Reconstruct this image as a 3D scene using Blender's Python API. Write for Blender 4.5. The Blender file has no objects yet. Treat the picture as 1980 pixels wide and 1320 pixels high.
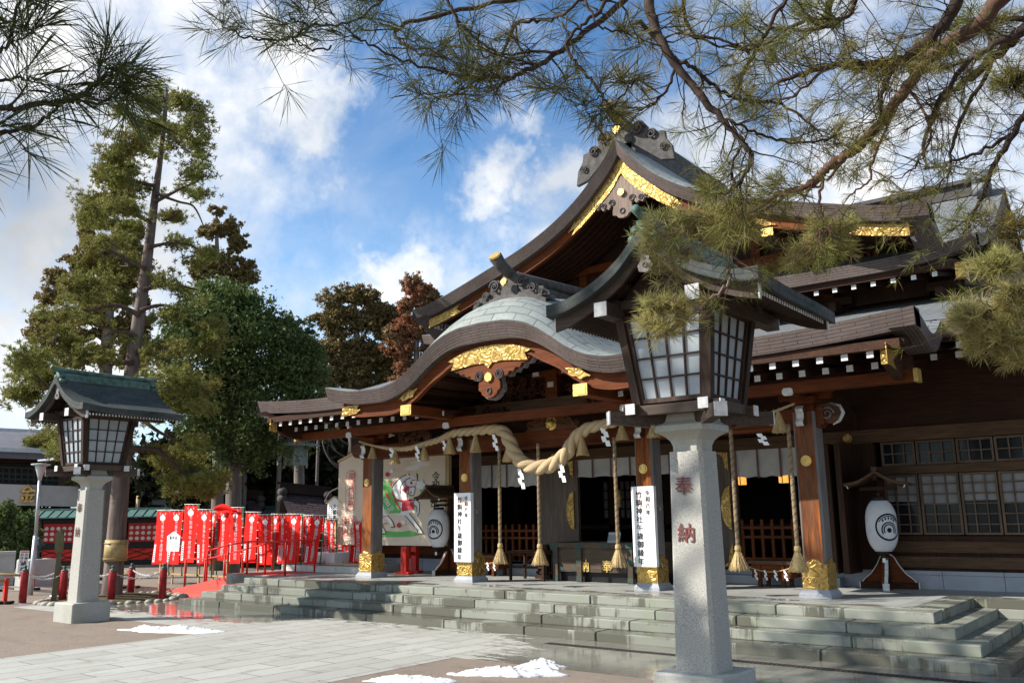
import bpy, math, random
import numpy as np
from mathutils import Vector, Matrix
random.seed(7); RNG = np.random.default_rng(11)
sc = bpy.context.scene
COL = sc.collection
PI = math.pi

# ---------------------------------------------------------------- camera
CF, CP, CR, CY, CH = 1702.065, .196, -.014, .661, 1.84
_f = Vector((-math.sin(CY)*math.cos(CP), math.cos(CY)*math.cos(CP), math.sin(CP)))
_r = Vector((math.cos(CY), math.sin(CY), 0)); _u = _r.cross(_f)
RI = _r*math.cos(CR)+_u*math.sin(CR); UP = _u*math.cos(CR)-_r*math.sin(CR); FW = _f
CAM = Vector((0, 0, CH))
cd = bpy.data.cameras.new('camera'); cd.sensor_width = 36; cd.lens = CF/1980*36
cd.clip_start = .05; cd.clip_end = 2000
co = bpy.data.objects.new('camera', cd); COL.objects.link(co); sc.camera = co
m = Matrix((RI, UP, -FW)).transposed().to_4x4(); m.translation = CAM; co.matrix_world = m
# survey helpers: turn a sight line of the photograph into a place in the world
def ray(u, v): return RI*((u-990)/CF)-UP*((v-660)/CF)+FW
def gz(u, v, z=0.): d = ray(u, v); return CAM+d*((z-CH)/d.z)
def gy(u, v, y): d = ray(u, v); return CAM+d*(y/d.y)
def gx(u, v, x): d = ray(u, v); return CAM+d*(x/d.x)
def gd(u, v, D): d = ray(u, v); return CAM+d*(D/math.hypot(d.x, d.y))

# ---------------------------------------------------------------- sun, sky, exposure
SUN_EL = math.radians(36); SUN_H = Vector((-.72, -.69, 0)).normalized()
SUN = Vector((SUN_H.x*math.cos(SUN_EL), SUN_H.y*math.cos(SUN_EL), math.sin(SUN_EL)))
ld = bpy.data.lights.new('sun', 'SUN'); ld.energy = 5.0; ld.angle = math.radians(.53); ld.color = (1, .94, .84)
lo = bpy.data.objects.new('sun', ld); COL.objects.link(lo)
lo.rotation_euler = SUN.to_track_quat('Z', 'Y').to_euler()
sc.view_settings.view_transform = 'Standard'; sc.view_settings.look = 'None'
sc.view_settings.exposure = .86; sc.view_settings.gamma = 1
w = bpy.data.worlds.new('World'); sc.world = w; w.use_nodes = True
class NT:
    """small helper around a node tree"""
    def __init__(s, t): s.t = t; s.n = t.nodes; s.l = t.links
    def new(s, typ, **k):
        n = s.n.new(typ)
        ins = k.pop('ins', {})
        for a, b in k.items(): setattr(n, a, b)
        for a, b in ins.items(): s.put(n.inputs[a], b)
        return n
    def put(s, sock, v):
        if hasattr(v, 'is_output') or isinstance(v, bpy.types.NodeSocket): s.l.new(v, sock)
        elif isinstance(v, bpy.types.Node): s.l.new(v.outputs[0], sock)
        else: sock.default_value = v
    def math(s, op, a, b=0., c=0., clamp=False):
        n = s.new('ShaderNodeMath', operation=op, use_clamp=clamp); s.put(n.inputs[0], a); s.put(n.inputs[1], b); s.put(n.inputs[2], c); return n.outputs[0]
    def vm(s, op, a, b=(0, 0, 0), out=0, scale=None):
        n = s.new('ShaderNodeVectorMath', operation=op); s.put(n.inputs[0], a); s.put(n.inputs[1], b)
        if scale is not None: s.put(n.inputs['Scale'], scale)
        return n.outputs[out]
    def mr(s, v, a, b, c=0., d=1., smooth=False):
        n = s.new('ShaderNodeMapRange', interpolation_type='SMOOTHSTEP' if smooth else 'LINEAR')
        s.put(n.inputs['Value'], v)
        for k, x in zip(('From Min', 'From Max', 'To Min', 'To Max'), (a, b, c, d)): s.put(n.inputs[k], x)
        return n.outputs[0]
    def mix(s, f, a, b, bt='MIX'):
        n = s.new('ShaderNodeMix', data_type='RGBA', blend_type=bt); s.put(n.inputs[0], f); s.put(n.inputs[6], a); s.put(n.inputs[7], b); return n.outputs[2]
    def noise(s, vec, scale, detail=3., rough=.55, out='Fac', dist=0.):
        n = s.new('ShaderNodeTexNoise'); s.put(n.inputs['Vector'], vec); s.put(n.inputs['Scale'], scale); s.put(n.inputs['Detail'], detail); s.put(n.inputs['Roughness'], rough); s.put(n.inputs['Distortion'], dist); return n.outputs[out]
    def mapp(s, vec, scale=(1, 1, 1), loc=(0, 0, 0), rot=(0, 0, 0)):
        n = s.new('ShaderNodeMapping'); s.put(n.inputs[0], vec); n.inputs['Scale'].default_value = scale; n.inputs['Location'].default_value = loc; n.inputs['Rotation'].default_value = rot; return n.outputs[0]
def C4(c): return (c[0], c[1], c[2], 1)
wt = NT(w.node_tree); wt.n.clear()
sky = wt.new('ShaderNodeTexSky', sky_type='NISHITA', sun_disc=False, sun_elevation=SUN_EL, sun_rotation=math.atan2(SUN.x, SUN.y), altitude=50, air_density=1.0, dust_density=.6, ozone_density=2.2)
dirv = wt.new('ShaderNodeTexCoord').outputs['Generated']
nz = wt.noise(dirv, 5.5, 6, .62, 'Color'); nz = wt.vm('SUBTRACT', nz, (.5, .5, .5)); nz2 = wt.vm('SCALE', nz, scale=.30)
wd = wt.vm('ADD', dirv, nz2)
CL = [ # where the cloud banks stand: sight line of the bank's centre, radius, softness, density
 (60,560,.30,.6,1.),(-60,90,.46,.5,1.),(150,330,.22,.6,1.),(300,120,.16,.7,.95),(420,300,.11,.9,.95),(330,420,.16,.8,.8),(590,210,.10,.6,1.),(560,130,.07,.7,1.),(640,250,.05,.9,.8),(740,530,.075,.7,1.),
 (600,560,.10,1.,.55),(930,560,.12,.8,.7),(930,370,.06,.8,1.),(1060,380,.07,.8,1.),(985,255,.05,.9,.9),(900,200,.05,1.,.6),(860,540,.1,.9,.6),(1380,330,.16,.9,.95),(1650,350,.2,.8,.9),
 (1900,250,.2,.8,.75),(1500,120,.2,1.,.35),(2500,300,.7,.6,.8),(-900,400,.6,.5,.9),(480,640,.16,.9,.7),(1120,480,.1,.9,.8),(760,330,.06,1.,.2),(650,30,.12,1.,.5),(1250,200,.09,1.,.35),(900,100,.1,1.,.25)]
acc = None
# unseen cloud added over and behind the viewpoint to make the skylight less blue
CL += [((.1, -1, .5), 0, .85, .6, 1.), ((1, -.1, .6), 0, .6, .6, .9), ((-.9, -.6, .9), 0, .4, .6, .8), ((.2, .1, 1), 0, .3, .7, .7)]
for (u, v, r, so, de) in [(a, b_, c_, d_, e_) for a, b_, c_, d_, e_ in CL]:
    c = Vector(u).normalized() if isinstance(u, tuple) else ray(u, v).normalized()
    dd = wt.vm('DISTANCE', wd, tuple(c), out=1)
    k = wt.mr(dd, r, r*(1-so)*.6, 0., de, True)
    acc = k if acc is None else wt.math('MAXIMUM', acc, k)
fine = wt.noise(dirv, 16, 7, .62); fine = wt.mr(fine, .3, .7, -.42, .22)
cm = wt.math('ADD', acc, wt.math('MULTIPLY', fine, wt.math('MINIMUM', wt.math('MULTIPLY', acc, 3.), 1.)), clamp=True)
veil = wt.mr(wt.noise(wt.mapp(dirv, (1.2, 1.2, 3)), 3.2, 7, .6, dist=.6), .45, .8, 0., .30)
cm = wt.math('MAXIMUM', cm, veil)
shade = wt.mr(wt.noise(dirv, 4.3, 5, .55), .35, .68, .76, 1.15)
dark = wt.mr(wt.vm('DISTANCE', wd, tuple(ray(-10, 470).normalized()), out=1), .04, .20, .66, 1., True)
ccol = wt.mix(wt.mr(shade, .72, 1.05), (.74, .82, .93, 1), (1., .99, .97, 1))
skc = wt.mix(1., sky, (.56, .87, 1.03, 1), 'MULTIPLY')
skc = wt.mix(1., skc, (.93, .95, .99, 1), 'MULTIPLY')
lowz = wt.mr(wt.new('ShaderNodeSeparateXYZ', ins={0: dirv}).outputs[2], .08, .46, .30, 0., True)   # paler air low down
skc = wt.mix(lowz, skc, (7.4, 8.6, 9.6, 1))
b1 = wt.new('ShaderNodeBackground', ins={0: skc, 1: .103}); b2 = wt.new('ShaderNodeBackground', ins={0: ccol, 1: wt.math('MULTIPLY', wt.math('MULTIPLY', shade, dark), .655)})
mxs = wt.new('ShaderNodeMixShader', ins={0: cm, 1: b1, 2: b2}); wt.new('ShaderNodeOutputWorld', ins={0: mxs.outputs[0]})

# ---------------------------------------------------------------- materials
MATS = {}
def base(name, rough=.7, metal=0.):
    ma = bpy.data.materials.new(name); ma.use_nodes = True; t = NT(ma.node_tree)
    b = t.n['Principled BSDF']; b.inputs['Specular IOR Level'].default_value = .2; b.inputs['Roughness'].default_value = rough; b.inputs['Metallic'].default_value = metal
    MATS[name] = ma; return ma, t, b
def flat(name, c, rough=.6, metal=0., var=.12, scale=6., bump=.0, stretch=(1, 1, 1), c2=None, spec=None):
    """colour that varies with real stains and grain, in the object's own space"""
    ma, t, b = base(name, rough, metal)
    tc = t.new('ShaderNodeTexCoord').outputs['Object']; v = t.mapp(tc, stretch)
    n = t.noise(v, scale, 5, .6)
    c2 = c2 or tuple(x*(1-var*2) for x in c); c1 = c if c2 is None else c
    f = t.mr(n, .32, .68)
    t.put(b.inputs['Base Color'], t.mix(f, C4(c2), C4(c1)))
    t.put(b.inputs['Roughness'], t.mr(n, .3, .7, min(1, rough+.08), max(.05, rough-.08)))
    if spec is not None: b.inputs['Specular IOR Level'].default_value = spec
    if bump:
        bn = t.new('ShaderNodeBump', ins={'Strength': bump, 'Distance': .02, 'Height': t.noise(v, scale*4, 4, .6)}); t.put(b.inputs['Normal'], bn.outputs[0])
    return ma
def wood(name, ca, cb, axis='z', rough=.62, ring=14., grey=None, spec=.13):
    ma, t, b = base(name, rough)
    tc = t.new('ShaderNodeTexCoord').outputs['Object']
    s = {'x': (.08, 1, 1), 'y': (1, .08, 1), 'z': (1, 1, .08)}[axis]
    v = t.mapp(tc, s)
    g = t.noise(v, ring*2, 6, .65, dist=.4); big = t.noise(t.mapp(tc, tuple(.5+.5*x for x in s)), 1.7, 3, .5)
    col = t.mix(t.mr(g, .3, .7), C4(ca), C4(cb))
    col = t.mix(t.mr(big, .35, .7, 0, .55), col, C4(tuple(x*.55 for x in ca)))
    if grey: # weathered silver patches and foot
        gm = t.mr(t.noise(t.mapp(tc, (1.5, 1.5, .35)), 2.2, 5, .6), .45, .6)
        sep = t.new('ShaderNodeSeparateXYZ', ins={0: tc}).outputs[2]
        foot = t.mr(t.math('ADD', sep, t.math('MULTIPLY', g, .35)), grey[3], grey[3]+.35, 1., 0., True)
        gm = t.math('MAXIMUM', t.math('MULTIPLY', gm, grey[4]), foot)
        col = t.mix(gm, col, t.mix(g, C4(tuple(x*.6 for x in grey[:3])), C4(grey[:3])))
    t.put(b.inputs['Base Color'], col)
    b.inputs['Specular IOR Level'].default_value = spec
    bn = t.new('ShaderNodeBump', ins={'Strength': .35, 'Distance': .01, 'Height': g}); t.put(b.inputs['Normal'], bn.outputs[0])
    return ma
def uvbrick(name, c1, c2, mortar, bw, rh, ms=.012, rough=.6, metal=0., var=.35, patina=None, off=.5, bump=.4, spec=.15):
    """courses laid along the surface's own length (u) and rise (v), both in metres"""
    ma, t, b = base(name, rough, metal)
    uv = t.new('ShaderNodeUVMap').outputs[0]
    br = t.new('ShaderNodeTexBrick', offset=off, ins={'Vector': uv, 'Color1': C4(c1), 'Color2': C4(c2), 'Mortar': C4(mortar), 'Scale': 1., 'Mortar Size': ms, 'Mortar Smooth': .3, 'Bias': 0., 'Brick Width': bw, 'Row Height': rh})
    tc = t.new('ShaderNodeTexCoord').outputs['Object']
    n = t.noise(tc, 1.6, 6, .62); n2 = t.noise(tc, 14, 4, .6)
    col = t.mix(t.mr(n, .3, .7, 0, var), br.outputs[0], C4(patina or tuple(x*.5 for x in c1)))
    col = t.mix(t.mr(n2, .3, .7, 0, .25), col, C4(mortar))
    t.put(b.inputs['Base Color'], col)
    t.put(b.inputs['Roughness'], t.mr(n2, .3, .7, rough-.1, min(1, rough+.15)))
    b.inputs['Specular IOR Level'].default_value = spec
    hh = t.math('ADD', t.math('MULTIPLY', br.outputs[1], -1.), t.math('MULTIPLY', n2, .25))
    bn = t.new('ShaderNodeBump', ins={'Strength': bump, 'Distance': .012, 'Height': hh}); t.put(b.inputs['Normal'], bn.outputs[0])
    return ma
def granite(name, c, speck=.35, rough=.75, scale=150., stain=None, sa=.5):
    ma, t, b = base(name, rough)
    tc = t.new('ShaderNodeTexCoord').outputs['Object']
    sp = t.noise(tc, scale, 2, .7); big = t.noise(tc, 1.8, 6, .6)
    col = t.mix(t.mr(sp, .36, .64), C4(tuple(x*(1-speck) for x in c)), C4(tuple(min(1, x*(1+speck*.6)) for x in c)))
    col = t.mix(t.mr(big, .38, .66, 0, sa), col, C4(stain or tuple(x*.6 for x in c)))
    t.put(b.inputs['Base Color'], col)
    bn = t.new('ShaderNodeBump', ins={'Strength': .25, 'Distance': .004, 'Height': sp}); t.put(b.inputs['Normal'], bn.outputs[0])
    return ma
def leafmat(name, ca, cb, cc, trans=.3, rough=.55):
    ma, t, b = base(name, rough)
    rn = t.new('ShaderNodeNewGeometry').outputs['Random Per Island']
    tc = t.new('ShaderNodeTexCoord').outputs['Object']
    n = t.noise(tc, .9, 3, .5)
    col = t.mix(rn, C4(ca), C4(cb)); col = t.mix(t.mr(n, .42, .62, 0, .8), col, C4(cc))
    t.put(b.inputs['Base Color'], col); b.inputs['Specular IOR Level'].default_value = .12
    tr = t.new('ShaderNodeBsdfTranslucent', ins={0: col}); mx = t.new('ShaderNodeMixShader', ins={0: trans, 1: b.outputs[0], 2: tr.outputs[0]})
    t.put(t.n['Material Output'].inputs[0], mx.outputs[0]); return ma

GOLD = flat('gold_leaf', (.80, .55, .17), .36, .55, .22, 9, .5); 
def goldtex():
    ma, t, b = base('chased_gold', .36, .6)
    tc = t.new('ShaderNodeTexCoord').outputs['Object']
    vo = t.math('SINE', t.math('MULTIPLY', t.noise(tc, 5., 1.2, .5, dist=.5), 36.)); e = t.mr(vo, -.99, -.72)
    t.put(b.inputs['Base Color'], t.mix(e, (.26, .14, .035, 1), t.mix(t.noise(tc, 3), (.56, .365, .12, 1), (.42, .26, .07, 1))))
    bn = t.new('ShaderNodeBump', ins={'Strength': .55, 'Distance': .02, 'Height': t.mr(vo, -1, .6, 0, 1, True)}); t.put(b.inputs['Normal'], bn.outputs[0])
    return ma
GOLDT = goldtex()
W_RED = wood('red_cedar', (.085, .021, .006), (.19, .052, .013), 'x', spec=.13)
W_DARK = wood('dark_timber', (.026, .011, .007), (.062, .029, .016), 'x')
W_DARKZ = wood('dark_timber_upright', (.026, .012, .008), (.065, .032, .018), 'z')
W_DARKY = wood('dark_timber_rafter', (.030, .013, .008), (.075, .035, .02), 'y')
W_PIL = wood('pillar_timber', (.085, .024, .007), (.37, .115, .024), 'z', spec=.13, grey=(.20, .185, .175, .48, .16))
W_PILG = wood('weathered_shaded_timber', (.13, .115, .11), (.27, .25, .245), 'z')  # weathered grey; on the pillar sides it also holds painted shade
W_LAN = wood('lantern_timber', (.032, .020, .015), (.080, .052, .040), 'z')
W_LANX = wood('lantern_timber_level', (.045, .032, .026), (.12, .088, .070), 'x')
W_BEAM = wood('old_beam', (.060, .032, .018), (.14, .085, .048), 'x')
W_CARVE = wood('carved_timber', (.06, .024, .013), (.16, .07, .035), 'x', ring=6)
W_PALE = wood('pale_timber', (.55, .40, .20), (.72, .56, .32), 'z')
BARK = uvbrick('layered_roof_edge', (.115, .088, .080), (.088, .066, .060), (.030, .022, .019), .42, .052, .007, .6, 0, .3, (.21, .17, .16), bump=.35)
COPPER = uvbrick('weathered_copper_tiles', (.25, .285, .28), (.17, .20, .195), (.06, .085, .08), .52, .20, .016, .6, .05, .55, (.37, .36, .34), bump=.6)
COPPERD = uvbrick('dark_copper_tiles', (.17, .19, .20), (.13, .145, .155), (.04, .044, .048), .5, .12, .012, .65, .05, .4, (.22, .22, .23), bump=.6)
VERD = uvbrick('verdigris_shingles', (.024, .036, .031), (.048, .070, .060), (.010, .028, .024), .30, .062, .006, .75, .0, .55, (.12, .10, .11), bump=.5, spec=.15)
VERDP = flat('verdigris_metal', (.12, .20, .17), .55, .1, .3, 9, .3)
BRONZE = flat('dark_roof_metal', (.085, .078, .076), .7, .0, .25, 7, .4)
WHITE = flat('white_paint', (.80, .80, .78), .55, 0, .06, 9)
WHITEW = flat('weathered_white_paint', (.70, .69, .68), .6, 0, .16, 18)
PAPERW = flat('white_board', (.82, .83, .84), .5, 0, .02, 3)
SHOJI = flat('frosted_pane', (.36, .40, .43), .35, 0, .08, 2.5)
RED = flat('vermilion_paint', (.62, .03, .018), .45, 0, .12, 6)
REDC = flat('red_cloth', (.74, .018, .014), .85, 0, .08, 5, spec=.08)
REDM = flat('red_mat', (.72, .10, .08), .8, 0, .10, 14, .2)
DRED = flat('dull_red_post', (.36, .030, .035), .55, 0, .22, 9)
BLACK = flat('black_paint', (.012, .011, .012), .45, 0, .1, 5)
INK = flat('black_ink', (.012, .012, .014), .7, 0, .05, 5)
REDINK = flat('red_ink', (.62, .09, .08), .7, 0, .05, 5)
GREEN = flat('green_pole', (.02, .22, .09), .4)
STEEL = flat('galvanised_steel', (.50, .53, .56), .4, .5, .1, 8)
GRAN = granite('grey_granite', (.40, .385, .355), .42, scale=105., stain=(.30, .31, .28), sa=.4)
GRANL = granite('light_granite_base', (.42, .42, .395), .30, stain=(.27, .27, .20), sa=.55)
GRANB = granite('blue_grey_granite', (.36, .38, .42), .2)
CONC = granite('concrete', (.42, .41, .40), .12, scale=40)
STRAW = flat('straw', (.54, .39, .19), .85, 0, .22, 30, .5)
def ropemat(name, c1, c2, n=26.):
    ma, t, b = base(name, .9)
    uv = t.new('ShaderNodeUVMap').outputs[0]
    no = t.noise(t.mapp(uv, (60, 2.2, 1)), 1, 5, .7)
    t.put(b.inputs['Base Color'], t.mix(t.mr(no, .3, .7), C4(c2), C4(c1)))
    bn = t.new('ShaderNodeBump', ins={'Strength': .8, 'Distance': .02, 'Height': no}); t.put(b.inputs['Normal'], bn.outputs[0]); return ma
ROPE = ropemat('twisted_straw_rope', (.64, .50, .31), (.34, .24, .13))
CLOTHW = flat('white_cloth', (.50, .49, .48), .9, 0, .12, 3)
SNOW = flat('old_snow', (.70, .715, .75), .7, 0, .10, 7, .6)
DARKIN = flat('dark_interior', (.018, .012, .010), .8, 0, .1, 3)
GLASS = flat('dark_window_glass', (.012, .014, .016), .15, 0, .1, 2, spec=.22)
BAMB = flat('bamboo', (.42, .30, .14), .5, 0, .2, 12)

# ---------------------------------------------------------------- mesh builder
class MB:
    def __init__(s): s.v = []; s.f = []; s.mi = []; s.uv = []; s.cur = 0; s.sm = []; s.smooth = False
    def add(s, vs, fs, uvs=None):
        o = len(s.v); s.v += [tuple(p) for p in vs]
        for k, f in enumerate(fs):
            s.f.append(tuple(i+o for i in f)); s.mi.append(s.cur); s.sm.append(s.smooth)
            s.uv.append([uvs[i] for i in f] if uvs else [(0., 0.)]*len(f))
        return s
    def mat(s, i): s.cur = i; return s
    def sm_(s, on=True): s.smooth = on; return s
    def hexa(s, p):  # 8 points: bottom ring then top ring
        return s.add(p, [(3, 2, 1, 0), (4, 5, 6, 7), (0, 1, 5, 4), (1, 2, 6, 5), (2, 3, 7, 6), (3, 0, 4, 7)])
    def box(s, x0, x1, y0, y1, z0, z1):
        return s.hexa([(x0, y0, z0), (x1, y0, z0), (x1, y1, z0), (x0, y1, z0), (x0, y0, z1), (x1, y0, z1), (x1, y1, z1), (x0, y1, z1)])
    def bbox(s, x0, x1, y0, y1, z0, z1, b=.01):  # bevelled on every edge of the top and sides
        s.frus(x0, x1, y0, y1, z0, z1, b); return s
    def frus(s, x0, x1, y0, y1, z0, z1, b):
        def ring(i, z): 
            return [(x0+i, y0+b, z), (x0+b, y0+i, z), (x1-b, y0+i, z), (x1-i, y0+b, z), (x1-i, y1-b, z), (x1-b, y1-i, z), (x0+b, y1-i, z), (x0+i, y1-b, z)] if i < b else [(x0+b, y0+b, z)]*0
        r0 = ring(0, z0); r1 = ring(0, z1-b)
        r2 = [(x0+b, y0+b*1.2, z1), (x0+b*1.2, y0+b, z1), (x1-b*1.2, y0+b, z1), (x1-b, y0+b*1.2, z1), (x1-b, y1-b*1.2, z1), (x1-b*1.2, y1-b, z1), (x0+b*1.2, y1-b, z1), (x0+b, y1-b*1.2, z1)]
        v = r0+r1+r2; f = [tuple(reversed(range(8))), tuple(range(16, 24))]
        for a in (0, 8):
            for i in range(8): j = (i+1) % 8; f.append((a+i, a+j, a+8+j, a+8+i))
        return s.add(v, f)
    def bar(s, a, b, w, h, up=(0, 0, 1), w2=None, h2=None):
        a = Vector(a); b = Vector(b); d = (b-a).normalized(); r = d.cross(Vector(up)); r = r.normalized() if r.length > 1e-6 else Vector((1, 0, 0)); u = r.cross(d)
        w2 = w if w2 is None else w2; h2 = h if h2 is None else h2
        def q(p, w, h): return [p-r*w/2-u*h/2, p+r*w/2-u*h/2, p+r*w/2+u*h/2, p-r*w/2+u*h/2]
        return s.hexa(q(a, w, h)+q(b, w2, h2))
    def tube(s, pts, rad, n=8, cap=True, uvs=False):
        pts = [Vector(p) for p in pts]; k = len(pts)
        rad = rad if hasattr(rad, '__len__') else [rad]*k
        vs = []; uv = []; ref = None; L = 0
        for i, p in enumerate(pts):
            t = (pts[min(i+1, k-1)]-pts[max(i-1, 0)]); t = t.normalized() if t.length > 1e-9 else Vector((0, 0, 1))
            if ref is None: ref = t.orthogonal().normalized()
            ref = (ref-t*ref.dot(t)); ref = ref.normalized() if ref.length > 1e-6 else t.orthogonal().normalized(); bb = t.cross(ref)
            if i: L += (pts[i]-pts[i-1]).length
            for j in range(n):
                a = 2*PI*j/n; vs.append(p+(ref*math.cos(a)+bb*math.sin(a))*rad[i]); uv.append((j/n, L))
        fs = []
        for i in range(k-1):
            for j in range(n):
                j2 = (j+1) % n; fs.append((i*n+j, i*n+j2, (i+1)*n+j2, (i+1)*n+j))
        if cap: fs += [tuple(reversed(range(n))), tuple(range((k-1)*n, k*n))]
        return s.add(vs, fs, uv)
    def cyl(s, a, b, r, n=12, r2=None): return s.tube([a, b], [r, r if r2 is None else r2], n)
    def lathe(s, prof, c=(0, 0, 0), n=16):
        vs = []; fs = []
        for r, z in prof:
            for j in range(n): a = 2*PI*j/n; vs.append((c[0]+r*math.cos(a), c[1]+r*math.sin(a), c[2]+z))
        for i in range(len(prof)-1):
            for j in range(n): j2 = (j+1) % n; fs.append((i*n+j, i*n+j2, (i+1)*n+j2, (i+1)*n+j))
        fs += [tuple(reversed(range(n))), tuple(range((len(prof)-1)*n, len(prof)*n))]
        return s.add(vs, fs)
    def sqlathe(s, prof, c=(0, 0, 0)):  # square section: (half width x, half width y, z)
        vs = []; fs = []
        for hx, hy, z in prof: vs += [(c[0]-hx, c[1]-hy, c[2]+z), (c[0]+hx, c[1]-hy, c[2]+z), (c[0]+hx, c[1]+hy, c[2]+z), (c[0]-hx, c[1]+hy, c[2]+z)]
        for i in range(len(prof)-1):
            for j in range(4): j2 = (j+1) % 4; fs.append((i*4+j, i*4+j2, (i+1)*4+j2, (i+1)*4+j))
        fs += [(3, 2, 1, 0), tuple(range(len(vs)-4, len(vs)))]
        return s.add(vs, fs)
    def prism(s, poly, o, ex, ey, th):
        """flat outline in the frame (o, ex, ey), given thickness th along ex x ey"""
        o = Vector(o); ex = Vector(ex); ey = Vector(ey); nn = ex.cross(ey).normalized()*th; k = len(poly)
        A = [o+ex*a+ey*b for a, b in poly]; B = [p+nn for p in A]
        fs = [tuple(range(k))[::-1], tuple(range(k, 2*k))]+[(i, (i+1) % k, k+(i+1) % k, k+i) for i in range(k)]
        return s.add(A+B, fs)
    def grid(s, P, closed=False, us=None, vs=None, flip=False):
        """P[i][j] points, i along the length (u), j along the rise (v); uv in metres"""
        ni = len(P); nj = len(P[0]); V = []; U = []
        lu = [0.]
        for i in range(1, ni): lu.append(lu[-1]+(Vector(P[i][nj//2])-Vector(P[i-1][nj//2])).length)
        for i in range(ni):
            lv = 0.
            for j in range(nj):
                if j: lv += (Vector(P[i][j])-Vector(P[i][j-1])).length
                V.append(P[i][j]); U.append((us[i] if us else lu[i], vs[j] if vs else lv))
        F = []
        for i in range(ni-1):
            for j in range(nj-1):
                q = (i*nj+j, (i+1)*nj+j, (i+1)*nj+j+1, i*nj+j+1); F.append(q[::-1] if flip else q)
        return s.add(V, F, U)
    def build(s, name, mats, parent=None, loc=None):
        if not isinstance(mats, (list, tuple)): mats = [mats]
        V = np.array(s.v, dtype=np.float64).reshape(-1, 3)
        if parent is not None: org = np.array(parent['_w'] if '_w' in parent else parent.location)
        elif loc is not None: org = np.array(loc, float)
        else:
            lo_, hi = V.min(0), V.max(0); org = np.array([(lo_[0]+hi[0])/2, (lo_[1]+hi[1])/2, lo_[2]])
        me = bpy.data.meshes.new(name); me.from_pydata((V-org).tolist(), [], s.f)
        for x in mats: me.materials.append(x)
        me.polygons.foreach_set('material_index', s.mi); me.polygons.foreach_set('use_smooth', s.sm)
        if any(u != (0., 0.) for f in s.uv[:200000:7] for u in f):
            ul = me.uv_layers.new(name='UVMap'); ul.data.foreach_set('uv', [c for f in s.uv for u in f for c in u])
        me.validate(verbose=False); me.update()
        o = bpy.data.objects.new(name, me); COL.objects.link(o)
        if parent is not None:
            o.parent = parent; o['_w'] = [float(x) for x in org]
        else: o.location = org; o['_w'] = [float(x) for x in org]
        return o
def tag(o, label=None, cat=None, group=None, kind=None):
    if label: o['label'] = label
    if cat: o['category'] = cat
    if group: o['group'] = group
    if kind: o['kind'] = kind
    return o
def thing(name, label, cat, loc, group=None):
    o = bpy.data.objects.new(name, None); COL.objects.link(o); o.location = loc; o.empty_display_size = .2
    o['_w'] = [float(x) for x in loc]; return tag(o, label, cat, group)
def kids(o): return [c for c in bpy.data.objects if c.parent == o]
def copy_tree(o, loc=None, rz=None, label=None, parent=None, tree=None):
    if tree is None:
        tree = {}
        for c in bpy.data.objects:
            if c.parent: tree.setdefault(c.parent.name, []).append(c)
    c = o.copy(); COL.objects.link(c); c.parent = parent
    if loc is not None: c.location = loc
    if rz is not None: c.rotation_euler = (0, 0, rz)
    if label: c['label'] = label
    for ch in tree.get(o.name, []): copy_tree(ch, parent=c, tree=tree)
    return c
def struct(mb, name, mats, **k): return tag(mb.build(name, mats, **k), kind='structure')

def glyph(text, size, name, m, parent, o, ex, ey, space=1.0, bold=.0, depth=.003, col_gap=None, width=1.):
    """writing: columns separated by '|', read top to bottom; o is the centre of the first (rightmost) column's top character"""
    ex = Vector(ex).normalized(); ey = Vector(ey).normalized(); nn = ex.cross(ey)
    verts = []; faces = []
    for ci, colm in enumerate(text.split('|')):
        for k, ch in enumerate(colm):
            if ch == ' ': continue
            V, F = char_mesh(ch, bold)
            off = len(verts)
            cx = -ci*(col_gap or size*1.15); cy = -k*size*space
            for (a, b, c_) in V: verts.append(Vector(o)+ex*(cx+(a)*size*width)+ey*(cy+b*size)+nn*(depth+(c_-.01)*.4 if c_ > 0 else -.001))
            faces += [tuple(i+off for i in f) for f in F]
    mb = MB(); mb.add(verts, faces); return mb.build(name, m, parent)
_CH = {}
def char_mesh(ch, bold):
    key = (ch, bold)
    if key in _CH: return _CH[key]
    cu = bpy.data.curves.new('t', 'FONT'); cu.body = ch; cu.size = 1.; cu.align_x = 'CENTER'; cu.extrude = .01; cu.resolution_u = 2
    ob = bpy.data.objects.new('t', cu); COL.objects.link(ob)
    dg = bpy.context.evaluated_depsgraph_get(); me = bpy.data.meshes.new_from_object(ob.evaluated_get(dg))
    V = [tuple(v.co) for v in me.vertices]; F = [tuple(p.vertices) for p in me.polygons]
    if V:
        xs = [v[0] for v in V]; ys = [v[1] for v in V]; cx = (min(xs)+max(xs))/2; cy = (min(ys)+max(ys))/2; sc_ = .92/max(max(xs)-min(xs), max(ys)-min(ys), .5)
        V = [((v[0]-cx)*sc_, (v[1]-cy)*sc_, v[2]) for v in V]
        if bold:   # thicker strokes: the character laid three times, a hair apart
            n0 = len(V); F0 = list(F); V0 = list(V)
            for q, (dx, dy) in enumerate(((bold, bold*.5), (-bold, -bold*.6))): V += [(a+dx, b+dy, c*(1+.08*(q+1))) for a, b, c in V0]; F += [tuple(i+n0*(q+1) for i in f) for f in F0]
    bpy.data.objects.remove(ob); bpy.data.curves.remove(cu); bpy.data.meshes.remove(me)
    _CH[key] = (V, F); return _CH[key]
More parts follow.
